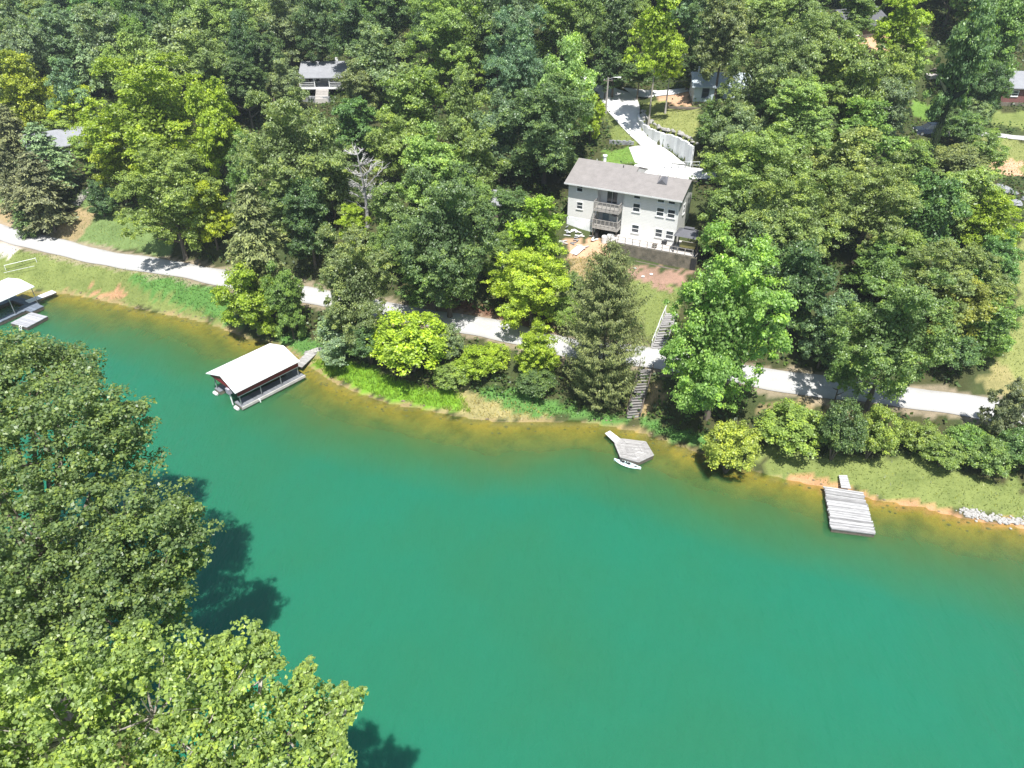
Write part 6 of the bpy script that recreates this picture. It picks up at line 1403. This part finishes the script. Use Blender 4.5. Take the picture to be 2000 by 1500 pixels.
# patio at the upper right
c_ = PT['patio']; pt_ = thing('stone_patio', 'pale stone patio on the slope above the parked car', 'patio', (c_[0], c_[1], c_[2]), math.radians(10))
for i in range(4):
    for j in range(3): part('paving_stone', MB().box(-2 + i * 1.0, -1.05 + i * 1.0, -1.5 + j * .95, -.6 + j * .95, -.4, .12 + .02 * ((i + j) % 3)), PALEC, pt_)
tb = thing('picnic_table', 'dark picnic table on the pale stone patio', 'table', (c_[0] + .2, c_[1], c_[2] + .15), .3)
part('table_top', MB().box(-.8, .8, -.4, .4, .68, .75), DARKW, tb)
for y in (-.65, .65): part('bench', MB().box(-.8, .8, y - .13, y + .13, .4, .46), DARKW, tb)
for x in (-.55, .55): part('leg', MB().box(x - .05, x + .05, -.7, .7, .3, .397).box(x - .05, x + .05, -.06, .06, 0, .29).box(x - .05, x + .05, -.055, .055, .4, .677), DARKW, tb)
for i in range(9):
    c_ = PT['slate']; rock(c_[0] + rb.uniform(-3, 2.5), c_[1] + rb.uniform(-1.5, 6), rb.uniform(.5, 1.1), 'grey boulder in the rocky patch at the right edge of the wood', 'boulders in the rocky patch', True)
# ------------------------------------------------------------------ timber steps
def steps(name, label, top, bot, nst, width, rail, mat, railmat, skew=0.0):
    top, bot = Vector(top), Vector(bot); h = bot - top; d_ = Vector((h.x, h.y, 0)); run = d_.length; rz = math.atan2(d_.y, d_.x) + math.pi / 2
    o = thing(name, label, 'steps', top, rz)       # local -y runs down the flight
    for i in range(nst):
        y = -run * (i + .5) / nst; x_, y_ = top.x + d_.x * (i + .5) / nst, top.y + d_.y * (i + .5) / nst
        z = max(h.z * (i + .5) / nst, zat(x_, y_) - top.z) + .1; t = run / nst
        cs, sn = math.cos(skew), math.sin(skew); hw = width / 2 / cs; hd = t * .34
        part('step', MB().prism([(cs * u - sn * w_, y + sn * u + cs * w_) for u, w_ in ((-hw, -hd), (hw, -hd), (hw, hd), (-hw, hd))], z - .1, z), mat, o)
    zz = lambda t: max(h.z * t, zat(top.x + d_.x * t, top.y + d_.y * t) - top.z)
    for s_ in (-1, 1):
        part('stringer', MB().tube([(s_ * (width / 2 + .05), -run * t, zz(t) + .02) for t in np.linspace(0, 1, 6)], .07, 4), mat, o)
    for s_ in rail:
        for t in np.linspace(.04, .96, 5): part('post', MB().box(s_ * (width / 2 + .12) - .04, s_ * (width / 2 + .12) + .04, -run * t - .04, -run * t + .04, zz(t) - .1, zz(t) + .85), railmat, o)
        part('handrail', MB().tube([(s_ * (width / 2 + .12), -run * t, zz(t) + .88) for t in np.linspace(0, 1, 6)], .05, 4), railmat, o)
    return o
steps('lakeside_steps', 'weathered wooden steps from the lane down to the lake beside the cedar', PT['stairA_top'], PT['stairA_bot'], 18, 1.15, (-1, 1), M('step_wood', (.27, .255, .24), .9, .4, 4), DARKW, math.radians(27))
steps('upper_steps', 'grey wooden steps with white handrail climbing from the lane to the house', PT['stairB_top'], PT['stairB_bot'], 15, 1.2, (-1,), GREYW, WHITE, math.radians(30))
steps('garden_steps', 'upper flight of brown timber steps under the left pines', PT['stepsC_top'], PT['stepsC_bot'], 9, 1.3, (1,), DECKW, DECKW)
steps('garden_steps', 'lower flight of brown timber steps near the left end of the lane', PT['stepsD_top'], PT['stepsD_bot'], 8, 1.3, (1,), DECKW, DECKW)
A_, B_ = Vector(PT['pipe1']), Vector(PT['pipe2'])
pf = thing('pipe_frame', 'low white pipe frame lying in the grass at the left shore', 'frame', (0, 0, 0))
part('crossbar', MB().tube([A_ + Vector((0, 0, .75)), B_ + Vector((0, 0, .6))], .04, 6), WHITE, pf)
for q in (A_, B_): part('leg', MB().tube([q + Vector((0, 0, -.1)), q + Vector((0, 0, .7))], .04, 6), WHITE, pf)
part('ground_bar', MB().tube([A_ + Vector((.3, -1.0, .12)), B_ + Vector((.3, -1.2, .0))], .03, 6), WHITE, pf)

# ------------------------------------------------------------------ boathouse
BO = Vector((-30.55, 62.58, 0)); BR = math.atan2(-.65, .76)
bh = thing('boathouse', 'floating boathouse with broad white metal roof and grey decks', 'boathouse', BO, BR)
WROOF = lapped('white_metal_roof', (.80, .80, .80), .45, .4, 'Y', .05, .12)
part('roof', MB().add([(-2.95, -.45, 2.5), (0, -.3, 3.4), (0, -.3, 3.31), (-2.95, -.45, 2.41), (-2.95, 7.6, 2.5), (0, 7.6, 3.4), (0, 7.6, 3.31), (-2.95, 7.6, 2.41)], [(0, 4, 5, 1), (3, 2, 6, 7), (0, 1, 2, 3), (4, 7, 6, 5), (0, 3, 7, 4)])
     .add([(2.75, -.45, 2.5), (0.002, -.3, 3.4), (0.002, -.3, 3.31), (2.75, -.45, 2.41), (2.75, 7.6, 2.5), (0.002, 7.6, 3.4), (0.002, 7.6, 3.31), (2.75, 7.6, 2.41)], [(1, 5, 4, 0), (7, 6, 2, 3), (3, 2, 1, 0), (5, 6, 7, 4), (4, 7, 3, 0)]), WROOF, bh)
part('gable_panel', MB().prism([(-2.5, -.2), (2.4, -.2), (2.4, -.12), (-2.5, -.12)], [2.2] * 4, [2.44, 2.44, 2.44, 2.44]).add([(-2.4, -.16, 2.45), (2.3, -.16, 2.45), (0, -.16, 3.25), (-2.4, -.13, 2.45), (2.3, -.13, 2.45), (0, -.13, 3.25)], [(0, 1, 2), (5, 4, 3), (0, 3, 4, 1), (1, 4, 5, 2), (2, 5, 3, 0)]), RED, bh, 'red gable panel')
part('side_beam', MB().box(2.35, 2.47, -.1, 7.5, 1.72, 2.38), RED, bh, 'red valance under the right eave'); part('valance_hem', MB().box(2.345, 2.475, -.1, 7.5, 1.64, 1.717), WHITE, bh); part('side_beam', MB().box(-2.62, -2.5, -.1, 7.5, 2.05, 2.38), RED, bh, 'red beam under the left eave')
for x in (-2.45, -1.6, 1.35, 2.35):
    for y in (.1, 2.6, 5.1, 7.35):
        if abs(x) > 2: part('post', MB().tube([(x, y, .3), (x, y, 2.2)], .06, 6), STEEL, bh)
def deck(parent, x0, x1, y0, y1, z, board, mat, along='x', label=None):
    """planked deck: frame with planks as separate boards"""
    dk = part('deck', MB().box(x0 + .02, x1 - .02, y0 + .02, y1 - .02, z - .45, z - .06), CONC if parent.name.startswith('boat') else DARKW, parent, label)
    n_ = max(1, int(round(((y1 - y0) if along == 'x' else (x1 - x0)) / board))); st = ((y1 - y0) if along == 'x' else (x1 - x0)) / n_
    me = {}
    for i in range(n_):
        if along == 'x': b = MB().box(x0, x1, y0 + i * st + .012, y0 + (i + 1) * st - .012, z - .057, z + .012 * (i % 3))
        else: b = MB().box(x0 + i * st + .012, x0 + (i + 1) * st - .012, y0, y1, z - .057, z + .012 * (i % 3))
        part('plank', b, mat, dk)
    return dk
deck(bh, 1.25, 2.7, -.1, 7.9, .45, .42, DECKG, 'x', 'right side deck'); deck(bh, -2.7, -1.6, -.1, 7.9, .45, .42, DECKG, 'x', 'left side deck'); deck(bh, -1.597, 1.247, 6.6, 7.9, .45, .42, DECKG, 'x', 'rear deck')
part('kerb', MB().box(2.703, 2.8, -.12, 7.92, .18, .48), PALEC, bh, 'outer edge of the right deck, sunlight put into its pale colour')  # sunlit strip beside the shaded boards, put into a paler colour
for x, y in ((-2.15, -.35), (2.0, -.35)): part('float_drum', MB().tube([(x - .38, y, .15), (x - .26, y, .15), (x + .26, y, .15), (x + .38, y, .15)], [.12, .2, .2, .12], 12), TRIM, bh)
part('lift_motor', MB().box(.65, 1.25, -.42, -.02, 1.55, 2.15), M('grey_box', (.40, .38, .44), .6), bh); part('lift_post', MB().tube([(1.15, -.25, .1), (1.0, -.25, 2.15)], .07, 8), WHITE, bh)
part('cleat', MB().tube([(2.85, 1.9, .55), (3.0, 1.9, .5), (3.05, 1.9, .15)], .06, 6), WHITE, bh)
mb = thing('motor_boat', 'red motor boat lifted under the white boathouse roof', 'boat', BO, BR)
hull = MB(); secs = [(-.0, .02, .95, 1.55), (.7, .55, .8, 1.5), (1.8, .85, .72, 1.45), (4.6, .92, .72, 1.42), (5.8, .88, .75, 1.42)]
V = []
for y, hw_, z0_, z1_ in secs: V += [(-hw_, y + .4, z1_), (-hw_ * .8, y + .4, (z0_ + z1_) / 2 - .1), (0, y + .4, z0_), (hw_ * .8, y + .4, (z0_ + z1_) / 2 - .1), (hw_, y + .4, z1_)]
F_ = [(i * 5 + k_, i * 5 + k_ + 1, (i + 1) * 5 + k_ + 1, (i + 1) * 5 + k_) for i in range(4) for k_ in range(4)] + [(20, 21, 22, 23, 24)] + [(i * 5 + 4, i * 5, (i + 1) * 5, (i + 1) * 5 + 4) for i in range(4)]
part('hull', hull.add(V, F_), RED, mb); part('rub_rail', MB().tube([(.02, .35, 1.56), (.57, 1.1, 1.5), (.88, 2.2, 1.45), (.95, 5.0, 1.42), (.9, 6.2, 1.42)], .05, 5).tube([(-.02, .35, 1.56), (-.57, 1.1, 1.5), (-.88, 2.2, 1.45), (-.95, 5.0, 1.42), (-.9, 6.2, 1.42)], .05, 5), WHITE, mb)
part('windscreen', MB().box(-.6, .6, 2.6, 2.66, 1.47, 1.85), GLASS, mb)
for x in (-.45, .45): part('seat', MB().box(x - .22, x + .22, 3.4, 3.9, 1.43, 1.75).box(x - .22, x + .22, 3.85, 3.95, 1.753, 2.1), WHITE, mb)
part('outboard', MB().box(-.2, .2, 6.22, 6.6, .6, 1.8), BLACK, mb)
gw = thing('gangway', 'short grey plank gangway from the boathouse to the shore', 'gangway', (0, 0, 0))
G0 = (Vector(GANG[0]) + Vector(GANG[1])) / 2; G1 = (Vector(GANG[2]) + Vector(GANG[3])) / 2 + Vector((.4, .5, 0)); gd = (G1 - G0); gl_ = gd.length
gw.location = (G0.x, G0.y, .55); gw.rotation_euler[2] = math.atan2(gd.y, gd.x) - math.pi / 2
for i in range(9): part('plank', MB().box(-.6, .6, i * gl_ / 9 + .01, (i + 1) * gl_ / 9 - .01, -.06, .015 * (i % 2)), GREYW, gw)
for x in (-.5, .5): part('beam', MB().box(x - .06, x + .06, 0, gl_, -.2, -.063), DARKW, gw)
A_, B_ = Vector(PT['stA']), Vector(PT['stB'])
for i in range(5):
    p = A_.lerp(B_, i / 4); rock(p.x, p.y, .42, 'pale stepping stone climbing the bank from the boathouse gangway', 'stepping stones behind the boathouse')

# ------------------------------------------------------------------ left dock
LO = Vector((-66.4, 80.6, 0)); LR = math.atan2(.45, .89) * -1
ld = thing('covered_dock', 'white roofed dock with dark walkways at the left edge', 'dock', LO, LR)
part('roof', MB().xprism([(-3.0, 2.95), (0, 3.55), (0, 3.45), (-3.0, 2.85)], 0, .01), WROOF, ld) if False else None
part('roof', MB().add([(-2.7, -1.6, 3.0), (0, -1.6, 3.45), (2.7, -1.6, 3.0), (-2.7, 4.6, 3.0), (0, 4.6, 3.45), (2.7, 4.6, 3.0), (-2.7, -1.6, 2.9), (0, -1.6, 3.35), (2.7, -1.6, 2.9), (-2.7, 4.6, 2.9), (0, 4.6, 3.35), (2.7, 4.6, 2.9)],
     [(0, 1, 4, 3), (1, 2, 5, 4), (9, 10, 7, 6), (10, 11, 8, 7), (2, 8, 11, 5), (3, 9, 6, 0), (0, 6, 7, 1), (1, 7, 8, 2), (4, 10, 9, 3), (5, 11, 10, 4)]), WROOF, ld)
for x in (-2.4, 2.4):
    for y in (-1.2, 1.2, 4.3): part('post', MB().tube([(x, y, .2), (x, y, 2.95)], .05, 6), STEEL, ld)
BLUED = M('blue_grey_deck', (.17, .20, .25), .75, .3, 3)
deck(ld, 1.6, 2.6, -1.4, 4.4, .5, .4, BLUED, 'x', 'right walkway'); deck(ld, -2.6, -1.6, -1.4, 4.4, .5, .4, BLUED, 'x', 'left walkway'); deck(ld, -1.597, 1.597, 3.4, 4.4, .5, .4, BLUED, 'x', 'rear walkway')
fp = thing('swim_platform', 'grey floating platform moored in front of the covered dock', 'platform', (-61.2, 79.2, 0), math.radians(-22))
deck(fp, -1.45, 1.45, -1.5, 1.5, .5, .3, M('light_deck', (.40, .40, .42), .8, .25, 3), 'x')
for y in (-.9, .9): part('float_drum', MB().tube([(-1.3, y, .02), (1.3, y, .02)], .22, 10), BLACK, fp)
part('ladder', MB().tube([(.4, -1.5, .6), (.4, -1.75, .5), (.4, -1.85, -.2)], .05, 6).tube([(.75, -1.5, .6), (.75, -1.75, .5), (.75, -1.85, -.2)], .05, 6).box(.4, .75, -1.83, -1.78, .1, .14), WHITE, fp)
lr = thing('dock_ramp', 'white ramp from the covered dock to the grassy shore', 'ramp', (0, 0, 0))
G0 = (Vector(LRAMP[0]) + Vector(LRAMP[1])) / 2 - Vector((.5, .8, 0)); G1 = (Vector(LRAMP[2]) + Vector(LRAMP[3])) / 2; gd = G1 - G0; gl_ = gd.length
lr.location = (G0.x, G0.y, .62); lr.rotation_euler[2] = math.atan2(gd.y, gd.x) - math.pi / 2
for i in range(10): part('plank', MB().box(-.55, .55, i * gl_ / 10 + .01, (i + 1) * gl_ / 10 - .01, -.05, .01 * (i % 2)), WHITE, lr)
for x in (-.5, .5): part('beam', MB().box(x - .05, x + .05, 0, gl_, -.2, -.053), DARKW, lr)
lj = thing('dock_landing', 'dark landing deck joining ramp and covered dock', 'deck', (-63.0, 82.6, 0), LR)
deck(lj, -1.0, 1.6, -.9, .9, .55, .4, BLUED, 'x')

# ------------------------------------------------------------------ hexagonal platform, kayak, plank dock
hx = thing('hexagon_dock', 'weathered six sided swimming platform near the shore', 'platform', (0, 0, 0))
HP = [Vector(p[:2]) for p in HEX]; hc_ = sum(HP, Vector((0, 0))) / 6
part('frame', MB().prism([tuple(hc_ + (p - hc_) * .97) for p in HP], -.05, .38), DARKW, hx)
for i in range(6):
    a, b_ = HP[i] - hc_, HP[(i + 1) % 6] - hc_
    for j in range(7):
        t0, t1 = j / 7 + (.004 if j else 0), (j + 1) / 7 - .003
        q = [a * t0 * .995 + b_ * t0 * .005, b_ * t0 * .995 + a * t0 * .005, b_ * t1 * .99 + a * t1 * .01, a * t1 * .99 + b_ * t1 * .01] if j else [a * .004 + b_ * .004, b_ * t1 * .985 + a * t1 * .015, a * t1 * .985 + b_ * t1 * .015]
        zt = .45 + .006 * ((i * 7 + j * 3) % 4)
        part('plank', MB().prism([tuple(hc_ + v_) for v_ in q], .383, zt), GREYW, hx)
rp = thing('platform_ramp', 'pale plank ramp leaning on the six sided platform', 'ramp', (0, 0, 0))
r0_, r1_, r2_, r3_ = [Vector(p) for p in HEXRAMP]
for i in range(3):
    a, b_ = i / 3 + .015, (i + 1) / 3 - .015
    q = [r0_.lerp(r1_, a), r0_.lerp(r1_, b_), r3_.lerp(r2_, b_), r3_.lerp(r2_, a)]
    part('plank', MB().prism([(p.x, p.y) for p in q], [p.z - .02 for p in q], [p.z + .05 for p in q]), M('light_plank', (.68, .66, .64), .85, .3, 4), rp)
ky = thing('kayak', 'white kayak with two dark cockpits moored beside the six sided platform', 'kayak', ((KAYAK[0][0] + KAYAK[1][0]) / 2, (KAYAK[0][1] + KAYAK[1][1]) / 2, 0))
kd = Vector(KAYAK[1]) - Vector(KAYAK[0]); ky.rotation_euler[2] = math.atan2(kd.y, kd.x)
V = []; ns = 15
for i in range(ns):
    t = i / (ns - 1) * 2 - 1; hw_ = .36 * (1 - abs(t) ** 2.3) + .01; sh_ = .10 * t * t; xx = t * kd.length * .52
    V += [(xx, 0, -.08 + sh_), (xx, hw_ * .85, .02 + sh_), (xx, hw_, .14 + sh_), (xx, hw_ * .55, .23 + sh_), (xx, 0, .26 + sh_), (xx, -hw_ * .55, .23 + sh_), (xx, -hw_, .14 + sh_), (xx, -hw_ * .85, .02 + sh_)]
F_ = [(i * 8 + k_, (i + 1) * 8 + k_, (i + 1) * 8 + (k_ + 1) % 8, i * 8 + (k_ + 1) % 8) for i in range(ns - 1) for k_ in range(8)] + [tuple(range(8)), tuple(range((ns - 1) * 8, ns * 8))[::-1]]
part('hull', MB().add(V, F_), M('kayak_white', (.60, .78, .77), .35, .08, 3), ky)
for x in (-.45, .12): part('cockpit', MB().prism([(x + .2 * math.cos(t) , .17 * math.sin(t)) for t in np.linspace(0, 2 * math.pi, 10, False)], .255, .285), BLACK, ky)
for x in (-.72, -.16): part('seat', MB().box(x, x + .08, -.15, .15, .26, .42), BLACK, ky)
part('paddle', MB().tube([(-.9, .1, .31), (.75, -.12, .31)], .018, 6).box(.75, 1.0, -.2, -.06, .30, .325).box(-1.15, -.9, .04, .2, .30, .325), BLACK, ky)
pd_c = sum((Vector(p) for p in PLANKDOCK), Vector()) / 4
pk = thing('plank_dock', 'square dock of weathered grey planks at the right shore', 'dock', (pd_c.x, pd_c.y, 0), math.radians(-12))
DP = [(Matrix.Rotation(math.radians(12), 2) @ Vector((p[0] - pd_c.x, p[1] - pd_c.y))) for p in PLANKDOCK]
part('frame', MB().prism([tuple(p * .97) for p in DP], -.05, .36), DARKW, pk)
L0, R0, R1, L1 = DP; npl = 36; PLM = [M('plank_a', (.47, .46, .45), .9, .45, 4, (.22, .215, .21), .01, stretch=(.4, 4, 4)), M('plank_b', (.36, .352, .345), .9, .5, 4, (.15, .147, .143), .01, stretch=(.4, 4, 4)), M('plank_c', (.58, .57, .56), .9, .35, 4, (.32, .315, .31), .01, stretch=(.4, 4, 4))]
for i in range(npl):
    a, b_ = i / npl + .003, (i + 1) / npl - .004; e0, e1 = rb.uniform(-.10, .08), rb.uniform(-.08, .10)
    q = [L0.lerp(L1, a) - Vector((e0, 0)), R0.lerp(R1, a) + Vector((e1, 0)), R0.lerp(R1, b_) + Vector((e1, 0)), L0.lerp(L1, b_) - Vector((e0, 0))]
    tl = rb.uniform(-.012, .012); z = .47 + rb.uniform(0, .03)
    part('plank', MB().prism([tuple(p) for p in q], .363, [z - tl, z + tl, z + tl, z - tl]) , rb.choice(PLM), pk)
pr = thing('dock_gangplank', 'short pale ramp from the lawn to the grey plank dock', 'ramp', (0, 0, 0))
r0_, r1_, r2_, r3_ = [Vector(p) for p in PLANKRAMP]
for i in range(6):
    a, b_ = i / 6 + .01, (i + 1) / 6 - .01
    q = [r0_.lerp(r3_, a), r1_.lerp(r2_, a), r1_.lerp(r2_, b_), r0_.lerp(r3_, b_)]
    part('plank', MB().prism([(p.x, p.y) for p in q], [p.z - .03 for p in q], [p.z + .05 for p in q]), PLM[2], pr)
# ------------------------------------------------------------------ stones and low growth
def scatter(nmax, test, x0, x1, y0, y1, seed):
    rg = np.random.default_rng(seed); x = rg.uniform(x0, x1, nmax); y = rg.uniform(y0, y1, nmax); k = test(x, y); return x[k], y[k], rg
A_, B_ = Vector(PT['rip1']), Vector(PT['rip2']); V = []; F_ = []; rp_ = MB()
rg = random.Random(21)
for i in range(330):
    p = A_.lerp(B_, rg.random() * 1.15); x, y = p.x + rg.gauss(0, .2), p.y + rg.gauss(0, .22) ; s_ = rg.uniform(.06, .16); z = zat(x, y)
    src = RM[rg.randrange(4)]; rp_.add([(x + a * s_, y + b_ * s_, z + c_ * s_ + .05) for a, b_, c_ in src.v], src.f)
setting('riprap_stones', rp_.mesh('riprap_stones', ROCK), 'stuff', 'pale stones heaped along the right shore')
sp_ = MB(); rg = random.Random(33); xs = np.random.default_rng(9).uniform(-60, 60, 9000); ys = np.random.default_rng(10).uniform(40, 92, 9000)
sdv = shore_sd(xs, ys); k_ = (sdv > -1.6) & (sdv < .5) & (poly_dist(xs, ys, SHORE_A)[0] < 2); xs, ys = xs[k_][:900], ys[k_][:900]; zs = height(xs, ys)
for x, y, z in zip(xs, ys, zs):
    s_ = rg.uniform(.04, .13) * (1.6 if rg.random() < .1 else 1); src = RM[rg.randrange(4)]
    sp_.add([(x + a * s_ * 1.3, y + b_ * s_, z + c_ * s_ * .6 + .02) for a, b_, c_ in src.v], src.f)
setting('shore_stones', sp_.mesh('shore_stones', M('brown_stone', (.30, .24, .15), .95, .5, 2, (.10, .085, .05))), 'stuff', 'small brown stones along the waterline')
def zone(*names):
    Zs = [z_ for z_ in ZONES if z_[0] in names]
    def t(x, y):
        k = np.zeros(x.shape, bool)
        for z_ in Zs: k |= in_poly(x, y, z_[1])
        d, _, _ = poly_dist(x, y, ROAD_A); return k & (d > 2.0) & (shore_sd(x, y) > .3)
    return t
def blades(name, x, y, rg, h0, h1, w, colv, lean=.35, mat=None, label=None, leafy=False):
    z = height(x, y); n_ = len(x); h = rg.uniform(h0, h1, n_)
    if leafy:
        P = np.c_[x, y, z + h * rg.uniform(.2, 1, n_)]; N = rg.standard_normal((n_, 3)) * .55 + np.array((0, 0, .9))
        me = leaves_mesh(name, P, N, w * rg.uniform(.7, 1.4, n_), w * .75, rg.random(n_), LEAF, rg)
    else:
        a = rg.uniform(0, 6.28, n_); dx = np.c_[np.cos(a), np.sin(a), np.zeros(n_)] * w / 2
        B_ = np.c_[x, y, z]; T = B_ + np.c_[rg.normal(0, lean, n_) * h, rg.normal(0, lean, n_) * h, h]
        V = np.stack([B_ - dx, B_ + dx, T], 1).reshape(-1, 3)
        me = quick_mesh(name, V, np.arange(3 * n_).reshape(n_, 3), LEAF, {'v': ('FACE', 'FLOAT', rg.random(n_))})
    o = setting(name, me, 'stuff', label); o.color = (*colv, 1); return o
x, y, rg = scatter(60000, zone('pen'), -30, 5, 50, 75, 1); blades('marsh_grass', x, y, rg, .25, .65, .07, (.20, .34, .035), .45, label='bright marsh grass on the small spit')
x, y, rg = scatter(150000, zone('cover1', 'grn3', 'grn4', 'weed1'), -70, 40, 45, 100, 2); blades('shore_weeds', x, y, rg, .1, .6, .16, (.10, .22, .055), leafy=True, label='low leafy weeds along the shore')
x, y, rg = scatter(260000, zone('grass', 'slope', 'yard', 'lawnA', 'lawnC', 'shoreR', 'lawnF', 'lawnD', 'lawnB'), -100, 95, 38, 125, 3); blades('grass', x, y, rg, .06, .22, .09, (.19, .235, .075), .6, label='short mown grass')
x, y, rg = scatter(60000, zone('sand2', 'tanb', 'yard2'), -20, 30, 50, 90, 6); blades('dry_grass', x, y, rg, .1, .35, .08, (.30, .27, .11), .7, label='thin dry grass on bare ground')
def wood(x, y):
    k = shore_sd(x, y) > 1.2; d, _, _ = poly_dist(x, y, ROAD_A); k &= d > 3.0
    for z_ in ZONES:
        if z_[0] not in ('grn3', 'grn4', 'cover1', 'weed1', 'brown'): k &= ~in_poly(x, y, z_[1])
    for P_ in (DRIVE_L + DRIVE_R[::-1], SIDE_L + SIDE_R[::-1], APRON, APRON2, CARLANE_L + CARLANE_R[::-1]): k &= ~in_poly(x, y, P_)
    hx_ = (x - HO.x) * math.cos(PHI) - (y - HO.y) * math.sin(PHI); hy_ = (x - HO.x) * math.sin(PHI) + (y - HO.y) * math.cos(PHI)
    k &= ~((hx_ > -1) & (hx_ < 19) & (hy_ > -4.5) & (hy_ < 10)); k &= wob(x, y, 2.3, 7.0) > -.35
    return k
x, y, rg = scatter(170000, wood, -110, 100, 48, 170, 4); blades('undergrowth', x, y, rg, .15, 1.1, .42, (.075, .135, .040), leafy=True, label='leafy undergrowth on the forest floor')

# ------------------------------------------------------------------ summer haze over the valley
hz = MB().box(-420, 420, -60, 520, -9, 205)
hm = bpy.data.materials.new('haze'); hm.use_nodes = True; hn = hm.node_tree.nodes; hn.clear()
ho_ = hn.new('ShaderNodeOutputMaterial'); pv = hn.new('ShaderNodeVolumePrincipled'); pv.inputs['Density'].default_value = HAZE
pv.inputs['Color'].default_value = (.80, .88, .95, 1); pv.inputs['Anisotropy'].default_value = .2
hm.node_tree.links.new(pv.outputs[0], ho_.inputs['Volume'])
if HAZE > 0: setting('haze', hz.mesh('haze', hm), 'stuff', 'thin summer haze over lake and wood')
